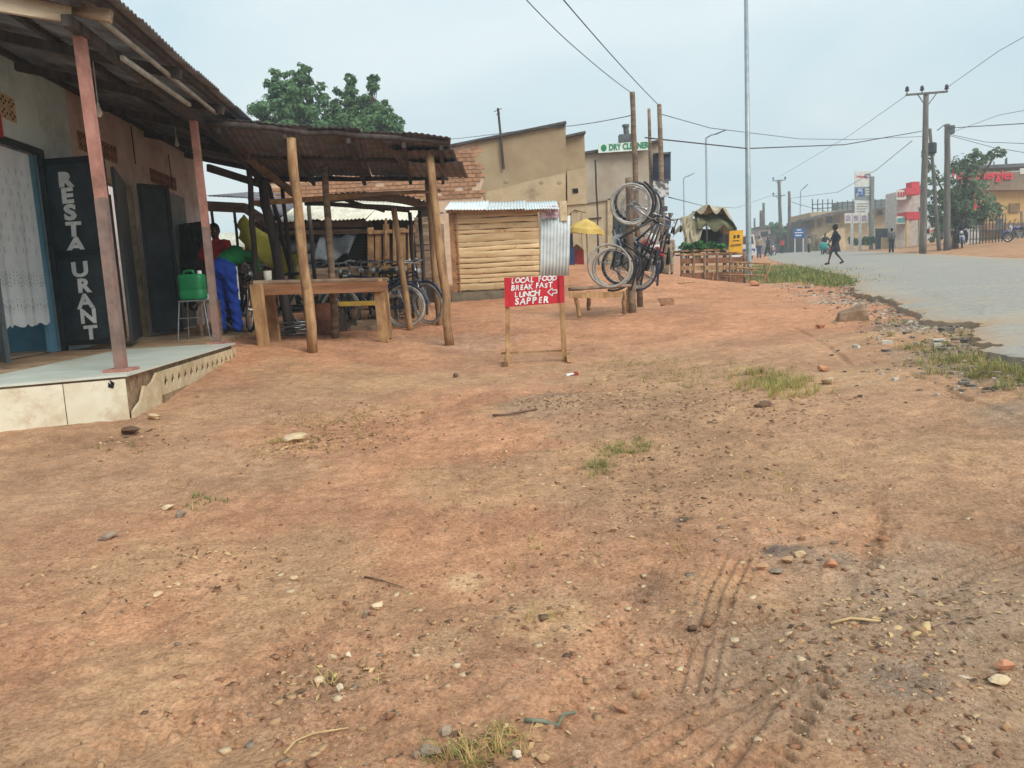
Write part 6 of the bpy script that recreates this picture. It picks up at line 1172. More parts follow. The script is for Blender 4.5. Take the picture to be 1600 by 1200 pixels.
Pg, Ng = crown_points(L0, 9000); me = leaf_mesh('leafy_greens', Pg, Ng, .16, [leaf_g, leaf_g2], (rng.uniform(0, 1, len(Pg)) < .4).astype(int)); o = bpy.data.objects.new('leafy_greens', me); col.objects.link(o); tag(o, 'heap of leafy green vegetables on the market stall counter', 'vegetables', kind='stuff')
# wooden crate rack in front and trestle
rk = thing('stall_crate_rack', 'long brown wooden display rack in front of the market stall', 'rack', at(1065, 444, 22.2)); brn = mat('reddish_brown_board', srgb(150, 104, 76), srgb(118, 80, 58), 5, .85, .3, stretch=(.4, 1, 1))
for y, h, mt in ((408, .16, brn), (419, .12, plank_wood), (431, .16, brn), (440, .12, brn), (398, .06, plank_wood)):
    m_ = MB(); m_.bar(at(1064, y, 22.3), at(1166, y-2, 22.7), .03, h, jit=.012); m_.build('board', mt, rk)
for x in (1064, 1082, 1100, 1120, 1139, 1164): m_ = MB(); p = at(x, 442, 22.4); m_.log(V(p[0], p[1], zbase(p[0], p[1])-.05), at(x+rng.uniform(-2, 3), 396, 22.3), .04, .035, 7); m_.build('upright', grey_wood, rk, smooth='all')
m_ = MB(); m_.bar(at(1065, 398, 22.9), at(1140, 396, 23.1), 1.1, .04); m_.build('top_boards', brn, rk); 
for q in ((1080, 425, 1086, 405), (1112, 444, 1116, 424)): m_ = MB(); m_.log(at(q[0], q[1], 22.1), at(q[2], q[3], 22.2), .022, .02); m_.build('prop_stick', pole_wood, rk)
tr_ = thing('pole_trestle', 'light pole trestle between the display rack and the roadside grass', 'trestle', at(1170, 440, 21.8))
for q0, q1 in (((1135, 409), (1205, 412)), ((1128, 429), (1200, 431)), ((1150, 418), (1190, 420))): m_ = MB(); m_.log(at(*q0, 22), at(*q1, 21.8), .028, .025, 7); m_.build('rail', pole_wood, tr_, smooth='all')
for q0, q1, Y in (((1169, 410), (1175, 440), 22), ((1180, 432), (1170, 412), 21.9), ((1205, 412), (1190, 446), 21.6), ((1195, 410), (1200, 440), 22.2), ((1152, 410), (1148, 438), 22.1)): m_ = MB(); m_.log(at(*q1, Y)-V(0, 0, .04), at(*q0, Y), .026, .024, 7); m_.build('leg', pole_wood, tr_, smooth='all')
# yellow advertising board
ys = thing('yellow_board', 'upright yellow advertising board with dark printing beside the stall', 'sign', V(*gpos(1150, 23.6))); ym = mat('yellow_sign_paint', srgb(232, 174, 44), srgb(214, 156, 36), 4, .6, 0)
a, b, c, d = at(1139, 399, 23.6), at(1160, 397, 23.6), at(1161.5, 359, 23.6), at(1140, 361, 23.6); m_ = MB(); m_.prism([a, b, c, d], V(0, .06, 0)); yo = m_.build('panel', ym, ys); dkb = mat('dark_print', srgb(52, 58, 52), srgb(40, 44, 40), 4, .7, 0); xx = _norm(b-a)
for u, v, w, h in ((.3, .68, .16, .13), (.55, .68, .2, .13), (.25, .56, .5, .035), (.1, .40, .8, .03), (.1, .35, .75, .025)): q = a+(b-a)*u+(d-a)*v-V(0, .006, 0); m_ = MB(); m_.prism([q, q+(b-a)*w, q+(b-a)*w+(d-a)*h, q+(d-a)*h], V(0, .004, 0)); m_.build('print_mark', dkb, yo)
m_ = MB(); m_.prism([at(1141, 405, 23.58), at(1157, 403, 23.58), at(1157, 396, 23.58), at(1141, 398, 23.58)], V(0, .08, 0)); m_.build('white_foot_panel', white_paint, ys); 
for x in (1143, 1157): m_ = MB(); p = at(x, 405, 23.62); m_.bar(V(p[0], p[1], zbase(p[0], p[1])-.05), p, .06); m_.build('leg', kk, ys)
# yellow parasol, counter and chair in the porch
um = thing('yellow_parasol', 'half-open yellow parasol in front of the porch', 'parasol', V(*gpos(914, 21.5))); c = at(916, 347, 21.5); m_ = MB(); n = 16
n = 8; prof = [(.03, .05), (.32, -.03), (.55, -.15), (.58, -.26), (.54, -.25), (.5, -.14)]
m_.lathe([(r_*.92, z*1.25) for r_, z in prof], c, n, ax=(.12, -.05, 1)); m_.v = [(x, y, z+.03*math.sin(7*x+9*y)) for x, y, z in m_.v]; m_.build('canopy', mat('yellow_parasol_cloth', srgb(230, 204, 122), srgb(212, 182, 98), 3, .8, .2, trans=.3), um, smooth=False); m_ = MB(); m_.tube([V(c[0], c[1], zbase(c[0], c[1])), c+V(0, 0, .1)], .018, 8); m_.build('pole', steel, um)
rc = MB(); p = at(903, 420, 21.8); rc.box(p+V(0, .2, .25), (.36, .4, .5)); tag(rc.build('red_counter', mat('dull_red_paint', srgb(176, 62, 62), srgb(150, 48, 50), 5, .7, .1)), 'small dull red counter in the porch beside the parasol', 'counter'); gd = MB(); gd.sheet(p+V(-.16, .05, .52), V(.34, 0, 0), V(0, .3, 0), 10, 8, lambda u, v: V(0, 0, .16*math.sin(math.pi*u)*math.sin(math.pi*v)+.02*math.sin(20*u+9*v)), .04); tag(gd.build('brown_goods', brn, smooth='all'), 'heap of brown goods on the red counter', 'goods')
bc = MB(); p = at(892, 428, 21.3); bc.box(p+V(0, 0, .35), (.22, .3, .7)); bc.box(p+V(0, .12, .85), (.2, .06, .5)); tag(bc.build('blue_chair', mat('navy_blue_plastic', srgb(48, 62, 100), srgb(36, 48, 80), 4, .5, 0)), 'navy blue plastic chair squeezed beside the tin sheet', 'chair')
# ------------------------------------------------------------------ right side of the road: buildings and station
def gz(px, Y): return gpos(px, Y)[2]
def wallpx(x0, x1, yt, Y, name, mt, par, depth=.3, yb=None, yt2=None):
    a, b = at(x0, 395, Y), at(x1, 395, Y); za, zb = at(x0, yt, Y)[2], at(x1, yt if yt2 is None else yt2, Y)[2]; z0 = min(gz(x0, Y), gz(x1, Y))-.3 if yb is None else at(x0, yb, Y)[2]; z1 = z0 if yb is None else at(x1, yb, Y)[2]
    m_ = MB(); m_.prism([V(a[0], Y, z0), V(b[0], Y, z1), V(b[0], Y, zb), V(a[0], Y, za)], V(0, depth, 0)); return m_.build(name, mt, par)
win_m = mat('dark_window_glass', srgb(70, 62, 62), srgb(50, 44, 46), 3, .25, 0, spec=.5); crw = mat('cream_render', srgb(204, 182, 146), srgb(188, 164, 128), 1.2, .9, .1, c3=srgb(168, 146, 116), s3=.5); roof_d = mat('dark_grey_roof', srgb(110, 108, 108), srgb(84, 82, 84), 3, .8, .1)
def scaff(par, x0, x1, y0, y1, Y, nx, ny):
    for k in range(nx+1): x = x0+(x1-x0)*k/nx; m_ = MB(); m_.bar(at(x, y1, Y), at(x+rng.uniform(-1, 1), y0-rng.uniform(0, 5), Y), .09); m_.build('scaffold_pole', kk, par)
    for k in range(ny): y = y0+(y1-y0)*(k+.4)/ny; m_ = MB(); m_.bar(at(x0-2, y+1, Y), at(x1+2, y-3, Y), .09); m_.build('scaffold_rail', kk, par)
YA = 88.0
ba = thing('two_storey_building', 'long cream two-storey building with scaffolding on its roof', 'building', V(*gpos(1320, YA)))
wallpx(1266, 1410, 332, YA, 'wall', crw, ba, 6, yt2=322); wallpx(1254, 1267, 344, YA-.5, 'porch_wall', mat('grey_porch_render', srgb(120, 112, 108), srgb(100, 92, 88), 2, .9, .1), ba, 5)
m_ = MB(); m_.bar(at(1249, 345, YA-1), at(1300, 333, YA-1), 1.6, .25); m_.bar(at(1300, 333, YA-1), at(1412, 322, YA-1), 1.6, .25); m_.build('roof_edge', roof_d, ba)
for x, y, w, h in ((1296, 344, 9, 11), (1270, 350, 5, 14), (1281, 348, 7, 13), (1308, 342, 8, 13), (1375, 333, 7, 8), (1391, 332, 7, 8), (1272, 375, 7, 16), (1287, 375, 8, 16)):
    k = YA/F; c = at(x, y, YA-.05); m_ = MB(); m_.box(c, (w*k, .12, h*k)); wn = m_.build('window', win_m if x in (1296, 1375, 1391) else mat('shaded_bay', srgb(150, 132, 108), srgb(124, 108, 88), 2), ba); m_ = MB(); m_.box(c+V(0, -.08, -h*k*.52), (w*k*1.15, .2, .1)); m_.build('sill', crw, wn)
m_ = MB(); n = 9; P = [at(1283+i*4.6, 371-15*math.sin(math.pi*i/(n-1)*.5+.0), YA-1.2) for i in range(n)]; m_.prism(P+[at(1322, 395, YA-1.2), at(1283, 395, YA-1.2)], V(0, .8, 0)); m_.build('curved_stair_wall', crw, ba)
scaff(ba, 1270, 1340, 316, 336, YA+.5, 9, 3); scaff(ba, 1368, 1402, 312, 330, YA+.5, 4, 3); wallpx(1310, 1400, 316, YA+3, 'upper_slab', mat('raw_grey_block', srgb(130, 136, 138), srgb(104, 110, 112), 2, .9, .1), ba, 2, yb=333, yt2=310)
# totem price sign of the filling station
YT = 72.0; tt = thing('station_totem', 'tall white and grey filling station price totem', 'sign', V(*gpos(1350, YT))); tw = mat('white_panel', srgb(214, 212, 206), srgb(198, 196, 190), 4, .6, 0); tg = mat('grey_totem_metal', srgb(132, 136, 136), srgb(116, 120, 120), 4, .6, 0)
m_ = MB(); p = at(1362.5, 276, YT); m_.bar(V(p[0], YT, gz(1362, YT)-.2), p, .3, .3, up=(0, 1, 0)); m_.build('post', tg, tt)
def panel(x0, y0, x1, y1, Y, mt, par, name='panel', th=.12): a = [at(x0, y1, Y), at(x1, y1-.5, Y), at(x1, y0-.5, Y), at(x0, y0, Y)]; m_ = MB(); m_.prism(a, V(0, th, 0)); return m_.build(name, mt, par), a
pt, a = panel(1336, 268, 1361, 291, YT, tw, tt); text_mesh('lettering', 'TotalEnergies', mat('red_letter', srgb(206, 48, 62), srgb(190, 40, 54), 4), pt, a[0]+V(.08, -.02, .78), _norm(a[1]-a[0]), V(0, 0, 1), .26, .004, 'LEFT', .72, .006)
m_ = MB(); c = a[2]+V(-.34, -.03, -.4); m_.tube([c+V(.26*math.cos(t), 0, .17*math.sin(t)) for t in np.linspace(0, 6.28, 18, endpoint=False)], .035, 6, closed=True); m_.build('ring_emblem', mat('teal_ring', srgb(70, 130, 140), srgb(90, 90, 160), 4), pt)
pt, a = panel(1336, 292, 1361, 313, YT, tg, tt); q_, _ = panel(1337, 294, 1351, 307, YT-.02, mat('blue_price_panel', srgb(60, 92, 150), srgb(190, 200, 214), 3, .6, 0, lo=.42, hi=.5), pt, 'price_panel', .015)
for k in range(3): panel(1352, 295+k*4, 1360, 297+k*4, YT-.02, tw, pt, 'price_strip', .015)
pt, a = panel(1336, 314, 1361, 333, YT, tw, tt)
for k in range(4): panel(1339, 318+k*4, 1358-k*2, 319.2+k*4, YT-.02, tg, pt, 'price_strip', .015)
pb = thing('poster_hoarding', 'hoarding with three purple pictures below the station totem', 'hoarding', V(*gpos(1340, 70)))
for k in range(3): o, a = panel(1320+k*12.4, 333, 1331.6+k*12.4, 349, 70, tw, pb, 'picture_panel', .08); panel(1322+k*12.4, 337, 1329+k*12.4, 345, 69.97, mat('purple_print', srgb(120, 96, 132), srgb(180, 168, 190), 2.5, .7, 0), o, 'print', .02)
for x in (1331, 1344): m_ = MB(); p = at(x, 349, 70.1); m_.bar(V(p[0], p[1], gz(x, 70)-.1), p, .2); m_.build('post', tw, pb)
hd_ = [lobe(1330+i*7, 376, 71, 6, 7) for i in range(8)]; Ph, Nh = crown_points(hd_, 1500); me = leaf_mesh('hedge', Ph, Nh, .22, [leafB, leafA], (rng.uniform(0, 1, len(Ph)) < .5).astype(int)); o = bpy.data.objects.new('hedge', me); col.objects.link(o); tag(o, 'low clipped green hedge in front of the station totem', 'hedge', kind='stuff')
bs = thing('blue_road_sign', 'blue direction sign with white lettering on two posts', 'sign', V(*gpos(1248, 76))); o, a = panel(1240, 357, 1256.5, 372, 76, mat('blue_sign_paint', srgb(40, 96, 170), srgb(32, 82, 150), 4, .6, 0), bs, 'board', .06)
for k, (u, w) in enumerate(((.3, .4), (.1, .8), (.15, .6))): q = a[0]+(a[1]-a[0])*u+V(0, -.02, .72-.26*k); m_ = MB(); m_.prism([q, q+(a[1]-a[0])*w, q+(a[1]-a[0])*w+V(0, 0, .1), q+V(0, 0, .1)], V(0, .01, 0)); m_.build('text_strip', white_paint, o)
for x in (1242, 1255): m_ = MB(); p = at(x, 372, 76.1); m_.bar(V(p[0], p[1], gz(x, 76)-.1), p, .1); m_.build('post', tw, bs)
# red-fronted kiosk row
rkx = thing('red_awning_shop', 'narrow shop front with red awnings and signs behind the utility poles', 'shop', V(*gpos(1425, 66))); redp = mat('red_awning_paint', srgb(208, 62, 72), srgb(190, 50, 60), 3, .7, 0)
wallpx(1400, 1442, 300, 67, 'wall', mat('pale_front_paint', srgb(196, 188, 182), srgb(176, 168, 160), 3), rkx, 2); panel(1425, 284, 1437, 298, 65.8, redp, rkx, 'upper_sign', 1.); panel(1415, 294, 1440, 304, 65.6, redp, rkx, 'awning', 1.3); panel(1416, 331, 1440, 343, 65.4, redp, rkx, 'awning', 1.5)
o, a = panel(1401, 297, 1416, 312, 65.7, tw, rkx, 'sign_panel', .1); [panel(1403+k*4, 300, 1405.4+k*4, 308, 65.65, redp, o, 'print_mark', .02) for k in range(3)]; o, a = panel(1401, 338, 1415, 350, 65.6, tw, rkx, 'sign_panel', .1); panel(1403, 341, 1413, 347, 65.55, mat('teal_print', srgb(50, 140, 140), srgb(120, 180, 180), 3), o, 'print', .02)
for x in (1418, 1438): m_ = MB(); p = at(x, 343, 65.6); m_.bar(V(p[0], p[1], gz(x, 65.6)), p, .25); m_.build('column', crw, rkx)
bf = thing('slate_fence', 'dark slate-blue fence panel above a low cream wall', 'fence', V(*gpos(1395, 68))); wallpx(1368, 1420, 357, 68.5, 'panel', mat('slate_blue_panel', srgb(84, 92, 102), srgb(70, 76, 86), 3), bf, .1); wallpx(1378, 1424, 371, 68.0, 'low_wall', crw, bf, .2)
# yellow station shop
YY = 58.0; sy = thing('yellow_station_shop', 'yellow filling station shop with brown fascia and red lettering', 'building', V(*gpos(1580, YY))); yel = mat('yellow_ochre_render', srgb(218, 178, 112), srgb(202, 160, 96), 1.5, .9, .1, c3=srgb(190, 150, 96), s3=.5)
wallpx(1490, 1700, 292, YY, 'wall', yel, sy, .5, yt2=284); brf = mat('brown_fascia', srgb(146, 126, 106), srgb(128, 108, 90), 2, .8, 0)
o, a = panel(1500, 268, 1700, 297, YY-.6, brf, sy, 'fascia', .5); rl = mat('red_channel_letter', srgb(226, 62, 76), srgb(206, 50, 66), 4, .5, 0); text_mesh('lettering', 'TotalEnergies', rl, sy, at(1484, 280, YY-.7), _norm(a[1]-a[0]), V(0, 0, 1), .98, .04, 'LEFT', .86, .012)
m_ = MB(); m_.bar(at(1490, 266, YY+1), at(1700, 256, YY+1), 2.5, .25); m_.build('roof_edge', roof_d, sy); panel(1594, 263, 1640, 272, YY-.65, tw, sy, 'white_sign', .05)
wallpx(1540, 1700, 349, YY-1.2, 'canopy', mat('brown_canopy', srgb(150, 110, 84), srgb(128, 90, 68), 2), sy, 1.2, yb=360, yt2=347)
for x, y, w, h in ((1585, 325, 16, 14), (1560, 330, 8, 12)): k = YY/F; c = at(x, y, YY-.05); m_ = MB(); m_.box(c, (w*k, .1, h*k)); m_.build('window', mat('warm_window', srgb(150, 120, 80), srgb(120, 92, 60), 2, .4, 0), sy)
m_ = MB(); p = at(1596, 395, YY-2); m_.bar(V(p[0], p[1], gz(1596, YY-2)), at(1596, 330, YY-2), .12); m_.build('column', brf, sy)
for x, y in ((1553, 252), (1573, 246), (1571, 248)): m_ = MB(); m_.bar(at(x, 263, YY), at(x, y, YY), .06); m_.build('roof_rod', kk, sy)
ww2 = thing('white_boundary_wall', 'white painted wall with red lettering under the roadside tree', 'wall', V(*gpos(1500, 53))); wallpx(1446, 1470, 345, 52.5, 'panel', tw, ww2, .15, yb=375); wallpx(1492, 1530, 330, 53, 'panel', mat('dirty_white_wall', srgb(206, 204, 200), srgb(180, 176, 172), 3), ww2, .2); panel(1514, 313, 1532, 327, 52.6, redp, ww2, 'red_panel', .1); m_ = MB(); q = at(1451, 361, 52.4); m_.bar(q, q+V(.8, 0, .0), .02, .08); m_.add([q+V(-.25, 0, 0), q+V(.05, 0, .22), q+V(.05, 0, -.22)], [(0, 1, 2), (2, 1, 0)]); m_.build('red_arrow', redp, ww2)
fe = thing('arched_fence', 'brown iron fence with arched pickets in front of the station shop', 'fence', V(*gpos(1545, 50)))
for k in range(11):
    x = 1518+k*5; b = at(x, 378, 50); t = at(x, 341, 50); z0 = gz(x, 50); m_ = MB(); w = 5*50/F*.42; m_.tube([V(b[0]-w, 50, z0), V(b[0]-w, 50, t[2]), V(b[0]-w*.7, 50, t[2]+.22), V(b[0], 50, t[2]+.32), V(b[0]+w*.7, 50, t[2]+.22), V(b[0]+w, 50, t[2]), V(b[0]+w, 50, z0)], .03, 5); m_.build('picket_arch', kk, fe, smooth='all')
for y in (345, 360, 373): m_ = MB(); m_.bar(at(1515, y+1, 50.05), at(1572, y-1, 50.05), .05, .06); m_.build('rail', kk, fe)
m_ = MB(); m_.prism([at(1558, 362, 50.1), at(1567, 361.5, 50.1), at(1567, 341, 50.1), at(1558, 341, 50.1)], V(0, .04, 0)); m_.build('sheet_panel', tg, fe)
fe2 = thing('wire_fence', 'low wire fence along the yellow shop at the right edge', 'fence', V(*gpos(1590, 52)))
for k in range(6): x = 1570+k*7; p = at(x, 347, 52); m_ = MB(); m_.bar(V(p[0], 52, gz(x, 52)), p, .06); m_.build('post', kk, fe2)
for y in (352, 362): m_ = MB(); m_.bar(at(1568, y, 52), at(1610, y-2, 52), .03); m_.build('rail', kk, fe2)
lb_ = [lobe(1455, 300, 46, 16, 45), lobe(1450, 250, 46, 10, 22), lobe(1475, 330, 46, 22, 40), lobe(1500, 285, 46, 30, 40), lobe(1520, 320, 46, 34, 36), lobe(1545, 345-15, 46, 20, 22), lobe(1530, 250, 46, 18, 16), lobe(1555, 240, 46, 14, 8), lobe(1500, 345, 46, 22, 22), lobe(1465, 360, 46, 14, 20), lobe(1515, 262, 46, 14, 16)]
tree('roadside_tree', 'wide hazy green tree behind the utility poles right of the road', V(*gpos(1492, 46)), lb_, .24, [leafC, leafA], bark, .2, n_per=2100)
tree('far_tree', 'small round green tree far down the road by the double-arm pole', V(*gpos(1212, 112)), [lobe(1205, 362, 112, 14, 12), lobe(1212, 355, 112, 12, 10), lobe(1180, 368, 112, 12, 10), lobe(1225, 362, 112, 12, 10), lobe(1193, 372, 112, 14, 10)], .5, [leafB, leafA], bark, .3, n_per=500)
tree('far_tree', 'low green tree at the far left road side behind the market stall', V(*gpos(1135, 100)), [lobe(1120, 380, 100, 20, 10), lobe(1150, 382, 100, 16, 9), lobe(1090, 382, 100, 14, 9)], .45, [leafB, leafA], bark, .25, n_per=500)
# far roadside stalls
for i, (x0, x1, yt, Y, c, lb) in enumerate(((1186, 1204, 356, 100, (176, 160, 156), 'far pale kiosk covered with posters beside the road'), (1212, 1224, 366, 96, (150, 140, 136), 'far grey kiosk below the double-arm pole'), (1226, 1240, 368, 94, (120, 112, 108), 'far dark kiosk left of the blue sign'), (1174, 1184, 372, 85, (206, 204, 200), 'far white kiosk next to the lamp post'))):
    kx = thing('roadside_kiosk', lb, 'kiosk', V(*gpos((x0+x1)/2, Y)), group='far roadside kiosks'); wallpx(x0, x1, yt, Y, 'wall', mat('kiosk_paint_%d' % i, srgb(*c), srgb(*[int(v*.75) for v in c]), 1.2, .9, 0), kx, 2.5); panel(x0-1, yt-2, x1+1, yt, Y-.3, roof_d, kx, 'roof', 3.); panel(x0+3, yt+6, x1-4, yt+14, Y-.05, win_m, kx, 'hatch', .04)
car = thing('parked_car', 'distant white and blue minibus behind the yellow board', 'car', V(*gpos(1164, 58))); x, y, z = gpos(1164, 58)
m_ = MB(); m_.prism([V(x-.8, y, z+.3), V(x+.8, y, z+.3), V(x+.8, y, z+1.1), V(x+.68, y, z+1.85), V(x-.68, y, z+1.85), V(x-.8, y, z+1.1)], V(.3, 4, 0)); m_.build('body', tw, car); m_ = MB(); m_.prism([V(x-.66, y-.02, z+1.15), V(x+.66, y-.02, z+1.15), V(x+.58, y-.02, z+1.72), V(x-.58, y-.02, z+1.72)], V(0, .015, 0)); m_.build('windscreen', win_m, car); m_ = MB(); m_.box((x, y-.03, z+.7), (1.5, .04, .2)); m_.build('blue_band', mcol['blue'], car)
for s in (-.62, .62): m_ = MB(); m_.tube([(x+s-.1, y+.7, z+.3), (x+s+.1, y+.7, z+.3)], .3, 14); m_.build('wheel', blk, car); m_ = MB(); m_.ball((x+s*.9, y-.02, z+.62), (.12, .04, .09), 8, 6); m_.build('headlight', glassm, car)
# ------------------------------------------------------------------ stones, litter, grass on the ground
def rock_mb(c, d, seed, rz=0., n=10, m=7, rough=.22, boxy=0.):
    r_ = np.random.default_rng(seed); mb = MB(); mb.ball((0, 0, 0), 1., n, m); v = np.array(mb.v); f = r_.normal(0, 1, (6, 3))*1.6; ph = r_.uniform(0, 6, 6)
    k = 1+rough*sum(np.sin(v@f[i]+ph[i]) for i in range(6))/2.2
    if boxy: v = v/np.maximum(np.abs(v).max(1), .01)[:, None]**boxy
    # chip planes give flat facets
    v = v*k[:, None]
    for i in range(9): nn = r_.normal(0, 1, 3); nn /= np.linalg.norm(nn); dd = v@nn; lim = r_.uniform(.42, .75); v = v-np.clip(dd-lim, 0, None)[:, None]*nn
    v = v*V(d)/2; a = math.cos(rz), math.sin(rz); v = np.stack([v[:, 0]*a[0]-v[:, 1]*a[1], v[:, 0]*a[1]+v[:, 1]*a[0], v[:, 2]], 1)
    mb.v = [tuple(p) for p in v+V(c)]; return mb
stone_c = {'tan': mat('tan_stone', srgb(196, 160, 122), srgb(166, 130, 98), 14, .9, .4, 60, c3=srgb(176, 124, 90), s3=9), 'pale': mat('pale_stone', srgb(214, 190, 156), srgb(190, 160, 124), 14, .9, .4, 60), 'grey': mat('grey_stone', srgb(156, 138, 120), srgb(128, 110, 96), 14, .9, .4, 60, c3=srgb(150, 118, 92), s3=6), 'brick': mat('brick_fragment', srgb(194, 138, 106), srgb(168, 114, 84), 14, .9, .4, 60, c3=srgb(196, 152, 118), s3=8), 'clod': mat('brown_earth_clod', srgb(164, 120, 92), srgb(136, 98, 74), 14, .95, .6, 40), 'dark': mat('dark_brown_clod', srgb(120, 94, 76), srgb(96, 74, 60), 14, .95, .6, 40), 'white': mat('whitish_stone', srgb(228, 216, 194), srgb(206, 190, 164), 12, .8, .3)}
ROCKS = [(1040, 478, 26, 15, 'clod', 'brown clod lying right of the bench under the hung bicycles'), (1283, 513, 17, 10, 'brick', 'reddish stone below the roadside concrete block'), (1286, 580, 20, 12, 'brick', 'reddish stone just right of the large grass tuft'), (1180, 447, 18, 10, 'brick', 'reddish stone at the foot of the pole trestle'), (1297, 893, 24, 17, 'brick', 'flat orange brick piece right of the ash patch'), (1190, 897, 23, 15, 'tan', 'tan stone left of the stones by the ash patch'), (1232, 884, 26, 12, 'tan', 'largest tan stone touching the ash patch'), (1250, 875, 22, 11, 'pale', 'pale stone at the top of the group by the ash patch'), (1212, 900, 28, 10, 'grey', 'flat grey stone at the front of the group by the ash patch'),
         (1380, 857, 20, 13, 'clod', 'brown stone beside the upper tyre track'), (1568, 1053, 32, 18, 'brick', 'orange brick lump near the right edge'), (1562, 1078, 38, 14, 'pale', 'flat pale block under the orange brick lump'), (1573, 1148, 20, 14, 'tan', 'tan stone low at the right edge'), (975, 1106, 26, 20, 'clod', 'brown stone left of the crossed tyre tracks'), (1004, 1090, 26, 18, 'tan', 'tan stone right of its brown neighbour above the twig'), (590, 948, 26, 12, 'pale', 'upper pale stone in the middle of the left yard'), (570, 960, 16, 12, 'grey', 'small grey stone next to the pale stone in the left yard'), (608, 1122, 22, 14, 'clod', 'brown stone low in the left half with a white chip'),
         (695, 1150, 30, 16, 'grey', 'uppermost grey stone left of the bottom grass tuft'), (675, 1182, 38, 22, 'grey', 'biggest grey stone left of the bottom grass tuft'), (650, 1188, 22, 16, 'grey', 'outermost grey stone left of the bottom grass tuft'), (806, 1182, 18, 22, 'white', 'white stone right of the bottom grass tuft'), (852, 1183, 26, 14, 'tan', 'tan stone beside the white one at the bottom edge'), (500, 1062, 22, 12, 'pale', 'pale stone leading the gravel streak in the left yard'), (532, 1076, 16, 14, 'white', 'white stone in the gravel streak in the left yard'), (520, 1028, 18, 10, 'pale', 'pale stone above the gravel streak'), (545, 1022, 13, 10, 'white', 'small white stone above the gravel streak at its right'),
         (242, 658, 26, 12, 'pale', 'pale stone in front of the veranda corner'), (202, 678, 36, 14, 'dark', 'dark clod lying before the tiled veranda end'), (462, 690, 40, 14, 'pale', 'broad pale stone in the dry grass at left'), (172, 847, 26, 12, 'grey', 'flat grey stone far left in the yard'), (262, 795, 22, 11, 'pale', 'pale stone left of the small green tuft'), (283, 810, 20, 13, 'grey', 'grey stone below the small green tuft'), (712, 590, 11, 9, 'dark', 'small dark brick bit left of the menu sign'), (230, 628, 38, 22, 'grey', 'grey rock tucked under the broken veranda side'), (320, 577, 14, 12, 'dark', 'small dark block against the veranda side'), (1294, 600, 34, 9, 'pale', 'flat pale stone right of the large grass tuft'), (1190, 636, 30, 9, 'dark', 'dark flat brick below the large grass tuft'), (1050, 1016, 14, 9, 'tan', 'small tan stone by the short tyre prints'), (460, 905, 18, 10, 'pale', 'pale stone in the rubble streak at far left middle'), (245, 930, 16, 9, 'pale', 'pale stone at the left end of the rubble streak'), (1440, 935, 18, 9, 'grey', 'grey stone above the crumpled paper'), (958, 880-40, 16, 11, 'tan', 'tan stone below the first ash patch')]
for i, (px, py, w, h, c, lb) in enumerate(ROCKS):
    g = gat(px, py); k = math.hypot(g[0], g[1])/F; z = zg(g[0], g[1]); W_ = w*k; H_ = h*k
    hh = max(H_*1.15, W_*.45); mb = rock_mb((g[0], g[1], z+hh*.28), (W_*1.05, W_*.8, hh), i+3, rng.uniform(-.5, .5), rough=.24)
    tag(mb.build('stone', stone_c[c]), lb, 'stone', 'loose stones in the yard')
# concrete block at the road edge, platform rubble
g = gat(1335, 503); mb = MB(); k = math.hypot(g[0], g[1])/F
P = [(-22, 0, 0), (22, 0, 0), (22, 10, 0), (-22, 12, 0), (-21, 0, 14), (18, 0, 18), (23, 8, 30), (-16, 10, 16)]; mb.add([V(g[0]+p[0]*k, g[1]+p[1]*k*1.6, g[2]+p[2]*k-.02) for p in P], [(3, 2, 1, 0), (4, 5, 6, 7), (0, 1, 5, 4), (1, 2, 6, 5), (2, 3, 7, 6), (3, 0, 4, 7)]); tag(mb.build('concrete_block', mat('soil_stained_concrete', srgb(156, 130, 106), srgb(122, 98, 78), 8, .95, .5, 30, c3=srgb(168, 150, 130), s3=4)), 'broken wedge-shaped concrete block at the road verge', 'concrete block')
# litter
g = gat(893, 588); m_ = MB(); k = math.hypot(g[0], g[1])/F; m_.bar(V(g[0]-8*k, g[1], g[2]+.012), V(g[0]+4*k, g[1]+.02, g[2]+.02), .05, .015, jit=.004); m_.cur = 1; m_.bar(V(g[0]+4.5*k, g[1]+.02, g[2]+.022), V(g[0]+11*k, g[1]+.02, g[2]+.02), .05, .03, jit=.004); tag(m_.build('crushed_packet', [white_paint, mat('litter_red', srgb(150, 60, 50), srgb(120, 44, 40), 8)]), 'crushed white and red packet near the menu sign foot', 'litter')
g = gat(1420, 997); m_ = MB(); k = math.hypot(g[0], g[1])/F; m_.sheet(V(g[0]-33*k, g[1]-12*k, g[2]+.012), V(62*k, -6*k, 0), V(8*k, 40*k, .0), 14, 8, lambda u, v: V(0, 0, .012*math.sin(9*u+2)*math.sin(7*v)+.012*(u > .8)), .008); tag(m_.build('cardboard_scrap', mat('pale_cardboard', srgb(214, 184, 138), srgb(190, 156, 112), 10, .9, .3), smooth=True), 'pale crumpled cardboard scrap on the damp ground', 'litter')
g = gat(1505, 1067); m_ = MB(); m_.bar(V(g[0]-.015, g[1]+.012, g[2]+.010), V(g[0]+.015, g[1]-.012, g[2]+.012), .016, .006); tag(m_.build('paper_scrap', stone_c['white']), 'tiny white paper scrap left of the pale block', 'litter')
def stick(pts, r, mt, lb, nm='twig'):
    P = []
    for q in pts: g = gat(*q); P.append(V(g[0], g[1], zg(g[0], g[1])+r+.004))
    m_ = MB(); m_.tube(P, [r*(1-.5*i/len(P)) for i in range(len(P))], 6); tag(m_.build(nm, mt, smooth='all'), lb, 'twig', 'twigs on the ground')
